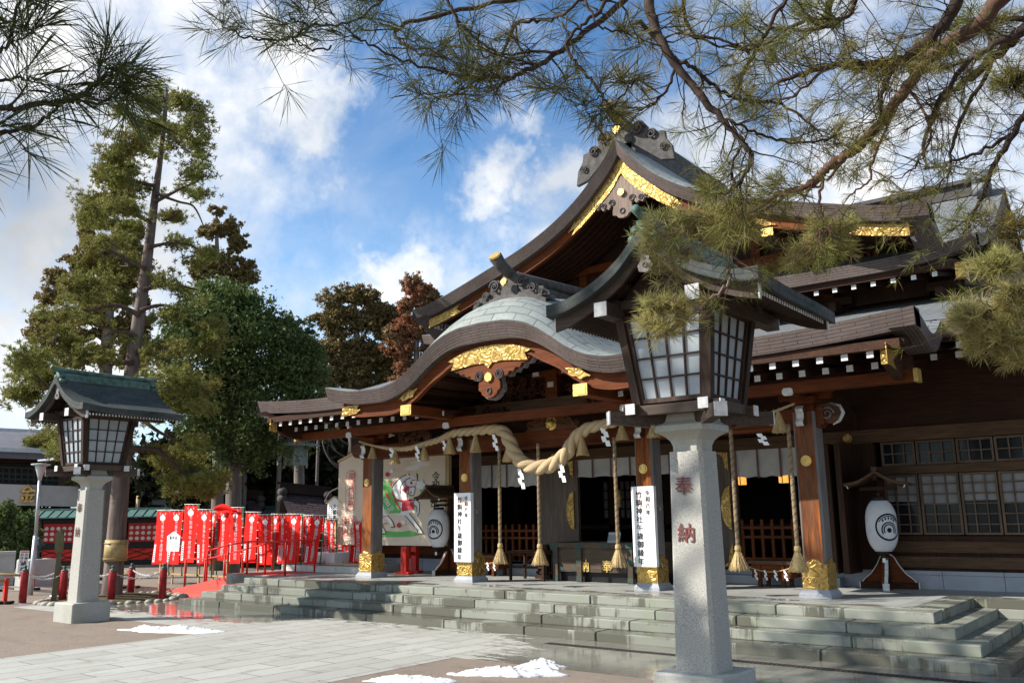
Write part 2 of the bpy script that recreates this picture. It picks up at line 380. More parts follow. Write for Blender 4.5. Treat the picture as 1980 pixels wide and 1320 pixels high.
def spl(xs, ys):
    """smooth curve through given points (monotone cubic)"""
    xs = np.array(xs, float); ys = np.array(ys, float); h = np.diff(xs); de = np.diff(ys)/h; m_ = np.zeros(len(xs)); m_[0] = de[0]; m_[-1] = de[-1]
    for i in range(1, len(xs)-1):
        m_[i] = 0 if de[i-1]*de[i] <= 0 else 2*de[i-1]*de[i]/(de[i-1]+de[i])
    def g(x):
        x = min(max(x, xs[0]), xs[-1]); i = min(int(np.searchsorted(xs, x, 'right'))-1, len(h)-1); t = (x-xs[i])/h[i]
        return float((2*t**3-3*t**2+1)*ys[i]+(t**3-2*t**2+t)*h[i]*m_[i]+(-2*t**3+3*t**2)*ys[i+1]+(t**3-t**2)*h[i]*m_[i+1])
    return g
def lin(a, b, n): return [a+(b-a)*i/(n-1) for i in range(n)]
# ================================================================= THE SETTING
PZ = .546; SH = PZ/4; X0 = -10.02
def slab_mat():
    ma, t, b = base('paving_slabs', .6)
    tc = t.new('ShaderNodeTexCoord').outputs['Object']; sx = t.new('ShaderNodeSeparateXYZ', ins={0: tc})
    v = t.new('ShaderNodeCombineXYZ', ins={0: sx.outputs[1], 1: sx.outputs[0]}).outputs[0]
    br = t.new('ShaderNodeTexBrick', offset=.5, ins={'Vector': v, 'Color1': (.44, .445, .41, 1), 'Color2': (.34, .345, .315, 1), 'Mortar': (.08, .072, .06, 1), 'Scale': 1., 'Mortar Size': .010, 'Mortar Smooth': .2, 'Bias': -.2, 'Brick Width': 1.15, 'Row Height': .42})
    n = t.noise(tc, 1.1, 6, .62); n2 = t.noise(tc, 90, 2, .6); n3 = t.noise(t.mapp(tc, (.8, 2.4, 1)), 2.6, 6, .65); n4 = t.noise(t.mapp(tc, (1.7, .9, 1), (5, 5, 0)), 1.9, 7, .7)
    X = sx.outputs[0]; Y = sx.outputs[1]
    # where melt water still lies: against the steps and round the right-hand side
    a = t.mr(Y, 10.3, 11.5, 0., .30); bq = t.mr(X, -9.2, -7.0, 0., .5); c = t.math('MULTIPLY', t.mr(X, -14.2, -13.4, .4, 0.), t.mr(Y, 9.2, 10.4, 0., 1.))
    wet = t.mr(t.math('ADD', t.math('ADD', n3, a), t.math('ADD', bq, c)), .74, .86, 0, 1, True)
    wet = t.math('MAXIMUM', wet, t.mr(t.noise(t.mapp(tc, (1.4, 4, 1)), 2.2, 6, .7), .67, .71, 0, .7))
    col = t.mix(t.mr(n, .35, .7, 0, .4), br.outputs[0], (.30, .29, .25, 1)); col = t.mix(t.mr(n2, .35, .65, 0, .35), col, (.2, .2, .19, 1)); col = t.mix(t.mr(n4, .54, .62, 0, .38, True), col, (.19, .17, .14, 1))
    col = t.mix(t.math('MULTIPLY', wet, .66), col, (.075, .062, .047, 1))
    t.put(b.inputs['Base Color'], col); t.put(b.inputs['Roughness'], t.mr(wet, 0, 1, .62, .07))
    b.inputs['Specular IOR Level'].default_value = .5
    hh = t.math('ADD', t.math('MULTIPLY', br.outputs[1], -1.), t.math('MULTIPLY', n2, .2))
    bn = t.new('ShaderNodeBump', ins={'Strength': t.mr(wet, 0, 1, .5, .12), 'Distance': .01, 'Height': hh}); t.put(b.inputs['Normal'], bn.outputs[0]); return ma
def step_mat(wetbias, nm):
    ma, t, b = base(nm, .6)
    tc = t.new('ShaderNodeTexCoord').outputs['Object']
    rn = t.new('ShaderNodeNewGeometry').outputs['Random Per Island']
    sp = t.noise(tc, 140, 2, .7); n = t.noise(tc, 2.2, 5, .6); st = t.noise(t.mapp(tc, (9, 9, .5)), 1.0, 5, .7); blob = t.noise(t.mapp(tc, (.5, .7, .35), (3, 1, 0)), 1.5, 4, .6)
    col = t.mix(rn, (.275, .28, .245, 1), (.175, .18, .155, 1)); col = t.mix(t.mr(sp, .38, .62, 0, .45), col, (.18, .20, .18, 1))
    col = t.mix(t.mr(n, .45, .7, 0, .6), col, (.20, .225, .165, 1))
    wet = t.mr(t.math('ADD', t.math('MULTIPLY', st, .45), blob), .745-wetbias, .80-wetbias, 0, 1, True)
    zz = t.new('ShaderNodeSeparateXYZ', ins={0: tc}).outputs[2]; dn = t.noise(t.mapp(tc, (14, 14, 1)), 1., 5, .75)
    drip = t.math('MULTIPLY', t.mr(t.math('ADD', zz, t.math('MULTIPLY', dn, -.16)), .02, .05, 0, 1, True), t.mr(t.noise(t.mapp(tc, (.6, .6, .3), (9, 2, 0)), 1.8, 4, .6), .50, .60, 0, .8, True))
    foot = t.mr(t.math('ADD', zz, t.math('MULTIPLY', n, .02)), .012, .026, .75, 0.)
    col = t.mix(t.math('MAXIMUM', foot, t.math('MULTIPLY', drip, .7)), col, (.075, .065, .045, 1))
    col = t.mix(t.math('MULTIPLY', wet, .72), col, (.055, .050, .036, 1))
    t.put(b.inputs['Base Color'], col); t.put(b.inputs['Roughness'], t.mr(wet, 0, 1, .65, .24))
    bn = t.new('ShaderNodeBump', ins={'Strength': .25, 'Distance': .004, 'Height': sp}); t.put(b.inputs['Normal'], bn.outputs[0]); return ma
def ground_mat():
    ma, t, b = base('gritty_ground', .9)
    tc = t.new('ShaderNodeTexCoord').outputs['Object']
    n = t.noise(tc, 120, 3, .7); n1 = t.noise(tc, 30, 3, .7); big = t.noise(tc, .35, 6, .6); mid = t.noise(t.mapp(tc, (1, 2, 1)), 1.3, 5, .65)
    col = t.mix(t.mr(n, .34, .66), (.13, .10, .078, 1), (.37, .30, .25, 1)); col = t.mix(t.mr(n1, .55, .7, 0, .5), col, (.40, .36, .31, 1))
    col = t.mix(t.mr(big, .35, .65, 0, .6), col, (.17, .14, .115, 1)); col = t.mix(t.mr(mid, .52, .72, 0, .5), col, (.11, .09, .07, 1))
    t.put(b.inputs['Base Color'], col)
    bn = t.new('ShaderNodeBump', ins={'Strength': .7, 'Distance': .012, 'Height': n}); t.put(b.inputs['Normal'], bn.outputs[0]); return ma
PAVE = slab_mat(); STEP = step_mat(.0, 'step_stone'); STEPW = step_mat(.10, 'wet_step_stone'); GRND = ground_mat()
g = MB(); g.add([(-400, -200, 0), (300, -200, 0), (300, 500, 0), (-400, 500, 0)], [(0, 1, 2, 3)]); struct(g, 'ground', GRND, loc=(0, 0, 0))
g = MB(); g.box(-13.55, -8.25, -3, 9.28, -.02, .004); g.box(-21.5, 4, 9.28, 11.6, -.02, .004); g.box(-45, -18.3, 11.6, 12.0, -.02, .004); g.box(-45, -18.3, 12.45, 14.2, -.02, .004); struct(g, 'pavement', PAVE, loc=(0, 0, 0))
# drain grating let into the pavement before the steps
g = MB(); g.box(-8.0, 4, 10.93, 11.09, -.02, .006); g.mat(1)
for i in range(200): x = -7.97+i*.06; g.box(x, x+.03, 10.945, 11.075, .006, .010)
tag(g.build('drain_grate', [BLACK, flat('grate_iron', (.10, .09, .08), .5, .4)]), 'long dark metal drain grating let into the paving before the steps', 'drain')
# steps
XL = [-18.63, -18.35, -18.05, -17.75]; XR = [-2.0, -2.35, -2.68, -3.0]; YF = [11.57, 11.96, 12.28, 12.66]; YB = [14.4, 14.7, 14.98, 15.05]
for k in range(4):
    z0, z1 = k*SH, (k+1)*SH; g = MB(); xs = [XL[k]]; rr = random.Random(40+k)
    while xs[-1] < XR[k]-2.3: xs.append(xs[-1]+rr.uniform(1.25, 1.95))
    xs.append(XR[k]); D = .42 if k < 3 else .5
    for a, b_ in zip(xs, xs[1:]): g.frus(a+.006, b_-.006, YF[k]+rr.uniform(-.006, .006), YF[k]+D, z0, z1-rr.uniform(0, .004), .014)
    y = YF[k]+D; nn = 3
    for j in range(nn):
        y2 = y+(YB[k]+.3-y)/(nn-j); g.frus(XR[k]-.45, XR[k], y+.004, y2-.004, z0, z1, .008); g.frus(XL[k], XL[k]+.45, y+.004, y2-.004, z0, z1, .008); y = y2
    x = XR[k]
    while x < 4: g.frus(x+.004, x+1.7, YB[k], YB[k]+.4, z0, z1-.001, .008); x += 1.71
    g.box(XL[k]+.3, XR[k]-.3, YF[k]+.3, 15.4, z0, z1-.012); g.box(XL[k]+.02, XR[k]-.02, YF[k]+.03, YF[k]+.4, z0+.002, z1-.03)
    struct(g, 'steps' if k < 3 else 'platform_edge', STEPW if k in (0,) else STEP)
def plat_mat():
    ma, t, b = base('platform_slabs', .5)
    tc = t.new('ShaderNodeTexCoord').outputs['Object']
    br = t.new('ShaderNodeTexBrick', offset=0., ins={'Vector': tc, 'Color1': (.33, .34, .33, 1), 'Color2': (.27, .28, .27, 1), 'Mortar': (.10, .09, .08, 1), 'Scale': 1., 'Mortar Size': .006, 'Brick Width': .9, 'Row Height': .9})
    n = t.noise(tc, .8, 6, .62); sp = t.noise(tc, 120, 2, .6); Y = t.new('ShaderNodeSeparateXYZ', ins={0: tc}).outputs[1]
    wet = t.mr(t.math('ADD', t.noise(t.mapp(tc, (.7, 1.6, 1)), 1.5, 6, .65), t.mr(Y, 12.6, 14.2, .16, -.03)), .55, .64, 0, 1, True)
    col = t.mix(t.mr(sp, .3, .7, 0, .35), br.outputs[0], (.18, .18, .17, 1)); col = t.mix(t.math('MULTIPLY', wet, .6), col, (.09, .075, .058, 1))
    t.put(b.inputs['Base Color'], col); t.put(b.inputs['Roughness'], t.mr(wet, 0, 1, .5, .10)); return ma
g = MB(); g.box(-17.3, -3.4, 13.1, 17.2, .3, PZ+.004); g.box(-3.42, 4, 15.42, 17.2, .3, PZ+.0035); g.box(-19.5, -17.2, 13.4, 17.2, .3, PZ+.002); struct(g, 'platform', plat_mat(), loc=(0, 0, 0))
g = MB()
for a, b_ in ((-19.3, -18.3), (-18.3, -17.2), (-17.2, -16.2)): g.frus(a+.003, b_-.003, 14.9, 16.3, PZ+.004, PZ+.15, .01)
tag(g.build('stone_plinth', granite('pale_slab', (.55, .54, .50), .15)), 'pale stone slab on the left end of the platform under the white sign box', 'stone slab')

# ================================================================= THE SHRINE HALL
SHR = thing('shrine_hall', 'wooden shrine hall with sweeping copper roofs, gilded gables and timber pillars', 'shrine', (X0, 14.1, PZ))
def part(mb, name, m, parent=None, **k): return mb.build(name, m, parent or SHR, **k)
def strip(mb, ds, top, bot, y0, y1, lean=0.):
    """solid band across the front: upper and lower outline over x, front face with courses along it"""
    k = len(ds); A = [[(X0+ds[i], y0+lean*j/4, top(ds[i])+(bot(ds[i])-top(ds[i]))*j/4) for j in range(5)] for i in range(k)]
    mb.grid(A, flip=True)
    mb.grid([[(X0+d, y0+lean, bot(d)), (X0+d, y1, bot(d))] for d in ds], flip=True)
    mb.grid([[(X0+d, y0, top(d)), (X0+d, y1, top(d))] for d in ds])
    for d in (ds[0], ds[-1]): mb.add([(X0+d, y0, top(d)), (X0+d, y1, top(d)), (X0+d, y1, bot(d)), (X0+d, y0+lean, bot(d))], [(0, 1, 2, 3)])
sym = lambda f: (lambda d: f(abs(d)))
# ---- lower roof (porch and aisle share one sweep)
RY = spl([12.2, 12.44, 14, 16.4, 19.6], [4.39, 4.42, 4.68, 5.22, 6.2])
def liftk(d): a = max(0, abs(d)-4.6)/2.6; return .14*a*a
def kohz(d, Y):
    t = max(0, 1-(Y-12.44)/1.0); s = 0
    a = max(0, (abs(d)-6.2)); s = -.26*min(1, a)*math.exp(-((Y-13.45)/.5)**2)
    return RY(Y)+liftk(d)*t*t+s
g = MB().sm_()
for sg in (-1, 1):
    ds = [sg*x for x in lin(3.6, 7.2, 24)]; ys = lin(12.44, 14.05, 12)
    g.grid([[(X0+d, y, kohz(d, y)) for y in ys] for d in ds], flip=sg < 0)
ds = lin(-9.4, 9.4, 60); ys = [14.0, 14.3, 14.7, 15.2, 16, 17, 18, 19, 19.6]
def mlz(d, Y): return RY(Y)+(-.05+.12*max(0, (abs(d)-8)/1.4)**2)*max(0, 1-(Y-14)/.8)
g.grid([[(X0+d, y, mlz(d, y)) for y in ys] for d in ds])
part(g, 'lower_roof', COPPERD)
g = MB()
for sg in (-1, 1):
    ds = [sg*x for x in lin(3.9, 7.2, 26)]
    strip(g, ds, lambda d: kohz(d, 12.44), lambda d: kohz(d, 12.44)-.27, 12.44, 12.75, .06)
    ys = lin(12.44, 14.1, 14); d = sg*7.2
    g.grid([[(X0+d, y, kohz(d, y)-.27*j/4) for j in range(5)] for y in ys], flip=sg > 0)
    g.grid([[(X0+d, y, kohz(d, y)-.27), (X0+d-sg*.35, y, kohz(d, y)-.27)] for y in ys])
    ds = [sg*x for x in lin(7.15, 9.4, 14)]
    strip(g, ds, lambda d: mlz(d, 14.), lambda d: mlz(d, 14.)-.26, 14., 14.3, .05)
part(g, 'lower_roof_edge', BARK)
g = MB()   # boarding between roof edge and rafters
for sg in (-1, 1):
    a, b_ = sorted((X0+sg*3.2, X0+sg*7.0)); g.hexa([(a, 12.60, 4.06), (b_, 12.60, 4.06), (b_, 16.4, 4.60), (a, 16.4, 4.60), (a, 12.60, 4.17), (b_, 12.60, 4.17), (b_, 16.4, 4.74), (a, 16.4, 4.74)])
    a, b_ = sorted((X0+sg*6.9, X0+sg*9.3)); g.hexa([(a, 14.15, 4.30), (b_, 14.15, 4.30), (b_, 16.5, 4.72), (a, 16.5, 4.72), (a, 14.15, 4.40), (b_, 14.15, 4.40), (b_, 16.5, 4.9), (a, 16.5, 4.9)])
    g.box(*sorted((X0+sg*4.0, X0+sg*6.95)), 12.55, 12.66, 4.035, 4.16)
part(g, 'soffit', W_DARKY)
# rafters with white painted ends
def rafter_proto(name, y0, z0, y1, z1, s, x=0.):
    mb = MB(); mb.hexa([(x-s/2, y0, z0-s/2), (x+s/2, y0, z0-s/2), (x+s/2, y1, z1-s/2), (x-s/2, y1, z1-s/2), (x-s/2, y0, z0+s/2), (x+s/2, y0, z0+s/2), (x+s/2, y1, z1+s/2), (x-s/2, y1, z1+s/2)])
    mb.mat(1); mb.box(x-s/2-.003, x+s/2+.003, y0-.012, y0, z0-s/2-.003, z0+s/2+.003); return mb
def rafters(xs, y0, z0, y1, z1, s):
    o = part(rafter_proto('rafter', y0, z0, y1, z1, s, xs[0]), 'rafter', [W_DARKY, WHITEW])
    for x in xs[1:]:
        c = o.copy(); COL.objects.link(c); c.parent = SHR; c.location = (x-xs[0], 0, 0)
xs = [X0+sg*(4.07+.352*i) for sg in (-1, 1) for i in range(8)]; rafters(xs, 12.62, 3.985, 15.9, 4.46, .088)
xs = [X0+sg*(1.9+.352*i) for sg in (-1, 1) for i in range(14)]; rafters(xs, 13.02, 3.885, 16.3, 4.36, .088)
xs = [X0+7.03+.352*i for i in range(5)]; rafters(xs, 14.2, 4.245, 16.4, 4.58, .088)
xs = [X0+6.95+.352*i for i in range(5)]; rafters(xs, 14.5, 4.15, 16.4, 4.45, .088)
# purlins
g = MB(); g.box(X0-6.9, X0+6.9, 13.35, 13.55, 3.66, 3.83); part(g, 'purlin', W_RED)
g = MB()
for sg in (-1, 1):
    a, b_ = sorted((X0+sg*6.9, X0+sg*6.96)); g.box(a, b_, 13.34, 13.56, 3.65, 3.84)
part(g, 'purlin_cap', GOLD)
# gilded corner pieces of the porch eave
g = MB()
for sg in (-1, 1):
    d = sg*6.72; g.prism([(-.05, -.17), (.05, -.17), (.05, .12), (-.05, .12)], (X0+d, 12.62, 4.0), (1, 0, 0), (0, 0, 1), -.14)
    g.prism([(0, -.16), (.42, -.22), (.30, -.1), (.46, -.02), (.3, .04), (0, .11)], (X0+d+sg*.056, 12.5, 4.0), (0, 1, 0), (0, 0, 1), .012)
part(g, 'gilded_fitting', GOLDT)
g = MB()
for sg in (-1, 1):
    ys = lin(12.62, 14.0, 10); dz = [.0, -.07, -.13, -.17, -.18, -.17, -.14, -.09, -.04, 0]; x = X0+sg*6.72
    for i in range(9): g.hexa([(x-.05, ys[i], 3.86+dz[i]), (x+.05, ys[i], 3.86+dz[i]), (x+.05, ys[i+1], 3.86+dz[i+1]), (x-.05, ys[i+1], 3.86+dz[i+1]), (x-.05, ys[i], 4.12), (x+.05, ys[i], 4.12), (x+.05, ys[i+1], 4.12), (x-.05, ys[i+1], 4.12)])
part(g, 'bargeboard', W_DARKY)

# ---- undulating front gable
KY = 11.96
KT = sym(spl([0, .5, .9, 1.2, 1.5, 1.9, 2.3, 2.7, 3.3, 4.0, 4.25], [5.29, 5.265, 5.18, 5.05, 4.86, 4.59, 4.42, 4.355, 4.365, 4.47, 4.53]))
KB = lambda d: KT(d)-(.26+.06*math.exp(-(d/1.2)**2))
def kz(d, t):
    b_ = math.exp(-(d/1.75)**2); s = 1-math.exp(-t/.42); return KT(d)+b_*.72*s+.05*(1-b_)*s+.10*max(0, t-1)*(.3+.7*b_)
g = MB().sm_(); ds = lin(-4.25, 4.25, 90); ts = [0, .06, .14, .24, .36, .5, .68, .9, 1.2, 1.6, 2.2, 3, 4.2]
g.grid([[(X0+d, KY+t, kz(d, t)) for t in ts] for d in ds])
part(g, 'gable_roof', COPPER)
g = MB(); strip(g, ds, KT, KB, KY, KY+.55, .10); part(g, 'gable_roof_edge', BARK)
g = MB(); ds = lin(-3.95, 3.95, 90)
def KW(d):
    a = abs(d); w_ = .235+.05*math.exp(-((a-1.2)/.25)**2)+.03*math.exp(-((a-2.2)/.5)**2); return KB(d)-w_
strip(g, ds, lambda d: KB(d)+.02, KW, KY+.26, KY+.36, .0); part(g, 'bargeboard', W_RED)
g = MB(); strip(g, ds, lambda d: KW(d)+.045, lambda d: KW(d)-.012, KY+.235, KY+.265); part(g, 'bargeboard_moulding', W_RED)
g = MB().sm_(); ds2 = lin(-3.7, 3.7, 60); g.grid([[(X0+d, KY+t, KB(d)-.02+.02*t) for t in (.35, 1.0, 2.2)] for d in ds2], flip=True); part(g, 'gable_soffit', W_DARKY)
for sg in (-1, 1):  # ribs under the curved soffit
    for i in range(9):
        d = sg*(.35+.3*i); mb = MB(); mb.bar((X0+d, KY+.38, KB(d)-.07), (X0+d, KY+2.2, KB(d)-.04), .07, .08); part(mb, 'rafter', W_DARKY)
# gilded plates
g = MB()
ar = [(-.98, -.02), (-.80, .05), (-.55, .12), (-.2, .165), (.2, .165), (.55, .12), (.80, .05), (.98, -.02), (.83, -.06), (.90, -.20), (.6, -.165), (.3, -.14), (.1, -.15), (0, -.24), (-.1, -.15), (-.3, -.14), (-.6, -.165), (-.90, -.20), (-.83, -.06)]
g.prism(ar, (X0, KY+.235, 4.73), (1, 0, 0), (0, 0, 1), .03)
part(g, 'gilded_plate', GOLDT)
g = MB()
for sg in (-1, 1):
    fish = [(0, -.13), (.42, -.10), (.56, -.02), (.44, .0), (.52, .10), (.40, .085), (0, .075)]
    p = [(sg*a, b_) for a, b_ in fish]; p = p if sg > 0 else p[::-1]
    g.prism(p, (X0-sg*3.93, KY+.235, KB(3.7)-.115), (1, 0, 0), (0, 0, 1), .025)
part(g, 'gilded_plate', GOLDT)
def cloud_poly(w_, h_):
    pts = []
    for i in range(28):
        a = 2*PI*i/28; r = 1+.16*math.sin(5*a+.6)+.07*math.sin(9*a); pts.append((w_*r*math.cos(a)*(1.15 if abs(math.cos(a)) > .93 else 1), h_*r*math.sin(a)))
    return pts
for sg in (-1, 1):
    g = MB(); g.prism(cloud_poly(.19, .075), (X0+sg*1.98-.05, KY+.235, KB(1.98)-.10), (1, 0, sg*-.35), (sg*.35, 0, 1), .03); part(g, 'gilded_cloud', GOLDT)
    g = MB(); g.box(X0+sg*2.02-.14, X0+sg*2.02+.14, KY+.14, KY+.16, KW(2.02)-.22, KW(2.02)-.02); g.box(X0+sg*2.02-.105, X0+sg*2.02+.105, KY+.132, KY+.14, KW(2.02)-.19, KW(2.02)-.05); part(g, 'beam_cap', GOLD)
    g = MB(); g.box(X0+sg*2.02-.13, X0+sg*2.02+.13, KY+.16, KY+2.3, KW(2.02)-.21, KW(2.02)-.03); part(g, 'cross_beam', W_RED)
# hanging carved pendant under the gable peak
half = [(0, -.62), (.09, -.60), (.17, -.55), (.19, -.50), (.25, -.46), (.25, -.36), (.22, -.28), (.22, -.22), (.27, -.19), (.33, -.24), (.42, -.24), (.46, -.17), (.55, -.19), (.60, -.12), (.70, -.13), (.74, -.06), (.85, -.05), (.93, .03), (.6, .07), (.3, .10)]
pend = half+[(0, .02)]+[(-a, b_) for a, b_ in half[::-1]][:-1]
g = MB(); g.prism(pend, (X0, KY+.31, 4.56), (1, 0, 0), (0, 0, 1), .075); g.sm_()
part(g, 'gable_pendant', [W_RED])
g = MB(); g.prism([(a*1.06, b_*1.05-.01) for a, b_ in pend], (X0, KY+.322, 4.57), (1, 0, 0), (0, 0, 1), -.10); part(g, 'pendant_edge', W_PILG)
g = MB()
for sg in (-1, 1): g.lathe([(.0, 0), (.075, .0), (.075, .03), (.05, .045), (.02, .05), (0, .05)]); 
g = MB()
for sg in (-1, 1):
    for r in (.085, .05): g.tube([(X0+sg*.235+r*math.cos(a), KY+.225, 4.36+r*math.sin(a)) for a in lin(0, 2*PI, 18)], .014, 6)
g.tube([(X0+.05*math.cos(a), KY+.225, 4.07+.055*math.sin(a)) for a in lin(0, 2*PI, 14)], .014, 6)
part(g, 'pendant_scroll', BRONZE)
g = MB(); g.prism([(.085*math.cos(a), .085*math.sin(a)) for a in [PI/6*i for i in range(12)]], (X0, KY+.235, 4.32), (1, 0, 0), (0, 0, 1), .04); part(g, 'gilded_boss', GOLD)
# ridge ornament of the undulating gable
def scroll(mb, cx, y, cz, r, sg, th=.05, turns=1.6, tr=.03):
    pts = [(cx+sg*r*(1-.75*k/40)*math.cos(2*PI*turns*k/40), y, cz+r*(1-.75*k/40)*math.sin(2*PI*turns*k/40)) for k in range(41)]
    mb.tube(pts, [tr*(1-.4*k/40) for k in range(41)], 6)
def ridge_ornament(cx, y, z, s, k_arms):
    g = MB()
    cen = [(-.26, 0), (-.24, .18), (-.30, .34), (-.18, .48), (0, .52), (.18, .48), (.30, .34), (.24, .18), (.26, 0)]
    g.prism([(a*s, b_*s) for a, b_ in cen[::-1]], (cx, y, z), (1, 0, 0), (0, 0, 1), -.16*s)
    wing = [(.2, 0), (.24, .30), (.36, .42), (.50, .38), (.60, .26), (.62, .14), (.76, .16), (.84, .06), (1.0, .04), (1.02, -.04*k_arms), (1.15, -.10*k_arms), (1.2, -.2*k_arms), (.9, -.18*k_arms)]
    for sg in (-1, 1):
        p = [(sg*a*s, b_*s) for a, b_ in wing]; g.prism(p if sg < 0 else p[::-1], (cx, y+.03, z), (1, 0, 0), (0, 0, 1), -.10*s if sg > 0 else -.10*s)
        g.sm_(True); scroll(g, cx+sg*.42*s, y-.03, z+.24*s, .15*s, sg, tr=.035*s); scroll(g, cx+sg*.72*s, y-.02, z+.03*s, .11*s, -sg, tr=.028*s); scroll(g, cx+sg*.98*s, y-.02, z-.1*s*k_arms, .08*s, sg, tr=.02*s); g.sm_(False)
    part(g, 'ridge_ornament', BRONZE)
    g = MB(); g.cyl((cx, y-.20*s, z+.26*s), (cx, y-.15*s, z+.26*s), .095*s, 20); g.cyl((cx, y-.22*s, z+.26*s), (cx, y-.19*s, z+.26*s), .078*s, 20); part(g, 'gilded_crest', GOLD)
OY = KY+.95; OZ = kz(0, .95)
g = MB(); g.sm_(); dsr = lin(-.85, .85, 14)
g.grid([[(X0+d, OY-.08, kz(d, .9)-.12), (X0+d, OY-.10, kz(d, .9)+.10-.05*abs(d)), (X0+d, OY+.4, kz(d, 1.2)+.13-.05*abs(d))] for d in dsr], flip=True); part(g, 'ridge_base', BRONZE)
ridge_ornament(X0, OY-.1, OZ+.06, .78, 1.)
g = MB(); g.box(X0-.13, X0+.13, OY, 16.6, OZ+.0, OZ+.36); g.box(X0-.19, X0+.19, OY, 16.6, OZ-.1, OZ+.12); g.sm_(); g.cyl((X0, OY-.05, OZ+.42), (X0, 16.6, OZ+.62), .11, 14); part(g, 'ridge', BRONZE)
g = MB().sm_(); g.tube([(X0, OY+.15, OZ+.44), (X0, OY-.05, OZ+.46), (X0, OY-.30, OZ+.55), (X0, OY-.5, OZ+.70)], [.09, .10, .115, .13], 16); part(g, 'ridge_horn', BRONZE)
g = MB(); g.cyl((X0, OY-.505, OZ+.70), (X0, OY-.53, OZ+.725), .12, 18); part(g, 'gilded_horn_cap', GOLD)

# ---- main front gable
GY = 16.93
GT = sym(spl([0, .3, .6, 1, 1.6, 2.2, 3, 3.8, 4.75, 5.6, 6.2, 6.6], [10.6, 10.15, 9.82, 9.44, 9.02, 8.70, 8.38, 8.13, 7.84, 7.6, 7.48, 7.44]))
GB = lambda d: GT(d)-(.29+.10*math.exp(-(d/.5)**2))
def gz_(d, t):
    a = abs(d); s = 1-math.exp(-t/.35); return GT(d)+.24*s*math.exp(-(max(0, a-1)/3.8)**2)*min(1, a/.4+.2)-.55*min(1, max(0, t)/1.03)**1.3*(a/6.6)**3
g = MB().sm_(); ds = sorted(set([round(x, 3) for x in lin(-6.6, 6.6, 110)]+[0.])); ts = [0, .06, .14, .25, .4, .6, .8, 1.05, 1.4, 2, 3, 4.5, 5.6]
g.grid([[(X0+d, GY+t, gz_(d, t)) for t in ts] for d in ds]); part(g, 'front_gable_roof', COPPER)
g = MB(); strip(g, ds, GT, GB, GY, GY+.5, .12)
for sg in (-1, 1):
    g.grid([[(X0+sg*6.6, GY+t, gz_(6.6, t)-.27*j/4) for j in range(5)] for t in ts[:9]], flip=sg > 0)
    g.grid([[(X0+sg*6.6, GY+t, gz_(6.6, t)-.27), (X0+sg*6.1, GY+t, gz_(6.1, t)-.27)] for t in ts[:9]])
part(g, 'front_gable_roof_edge', BARK)
g = MB(); ds2 = [d for d in ds if abs(d) < 6.25]
GW = lambda d: GB(d)-(.27+.05*math.exp(-(abs(d)/.8)**2)-.03*abs(d)/6.6)
strip(g, ds2, lambda d: GB(d)+.03, GW, GY+.28, GY+.40); part(g, 'bargeboard', W_RED)
g = MB()
for sg in (-1, 1):
    dd = lin(.0, 1.35, 14); top = [(sg*d, GB(d)-.01) for d in dd]; bot = [(sg*d, GW(d)-.02-.08*math.exp(-d)) for d in dd[::-1]]
    bot = [(sg*1.55, GW(1.5)+.1), (sg*1.3, GW(1.3)+.08), (sg*1.45, GW(1.45)-.03)]+bot[1:]
    p = top+bot; g.prism(p if sg < 0 else p[::-1], (X0, GY+.27, 0), (1, 0, 0), (0, 0, 1), -.03 if False else .03)
part(g, 'gilded_plate', GOLDT)
g = MB()
for sg in (-1, 1):
    dd = lin(5.05, 6.2, 10); top = [(sg*d, GB(d)-.03) for d in dd]; bot = [(sg*d, GW(d)-.02) for d in dd[::-1]]+[(sg*5.2, (GB(5.2)+GW(5.2))/2)]
    p = top+bot; g.prism(p if sg < 0 else p[::-1], (X0, GY+.27, 0), (1, 0, 0), (0, 0, 1), .03)
part(g, 'gilded_plate', GOLDT)
g = MB()
for sg in (-1, 1):
    for j in range(5): g.box(X0+sg*6.18-.02, X0+sg*6.18+.02, GY+.45+j*.13, GY+.50+j*.13, GW(6.1)-.03, GW(6.1)+.14)
part(g, 'eave_tips', WHITEW)
g = MB()
for sg in (-1, 1):
    g.prism([(sg*a, b_) for a, b_ in cloud_poly(.22, .06)], (X0+sg*3.35, GY+.26, GB(3.35)-.16), (1, 0, -sg*.42), (sg*.42, 0, 1), .02)
part(g, 'gilded_cloud', GOLDT)
g = MB()
for sg in (-1, 1): g.box(X0+sg*3.45-.13, X0+sg*3.45+.13, GY+.22, GY+.25, GW(3.45)-.20, GW(3.45)-.03)
part(g, 'beam_cap', GOLD)
g = MB()
for sg in (-1, 1): g.box(X0+sg*3.45-.12, X0+sg*3.45+.12, GY+.25, GY+2.2, GW(3.45)-.19, GW(3.45)-.04)
part(g, 'cross_beam', W_DARKY)
g = MB().sm_(); g.grid([[(X0+d, GY+t, GB(d)-.05) for t in (.4, 2.4)] for d in ds2], flip=True); part(g, 'gable_soffit', W_DARK)
for i in range(7):
    for sg in (-1, 1):
        mb = MB(); y = GY+.55+i*.23; dd = lin(.12, 6.0, 26)
        for a, b_ in zip(dd, dd[1:]): mb.hexa([(X0+sg*a, y, GB(a)-.16), (X0+sg*b_, y, GB(b_)-.16), (X0+sg*b_, y+.08, GB(b_)-.16), (X0+sg*a, y+.08, GB(a)-.16), (X0+sg*a, y, GB(a)-.05), (X0+sg*b_, y, GB(b_)-.05), (X0+sg*b_, y+.08, GB(b_)-.05), (X0+sg*a, y+.08, GB(a)-.05)])
        part(mb, 'rafter', W_DARK)
g = MB(); wl = [d for d in lin(-6, 6, 40)]; yw = GY+2.3
strip(g, wl, lambda d: GB(d)-.06, lambda d: 6.2, yw, yw+.1); part(g, 'gable_wall', W_DARKZ)
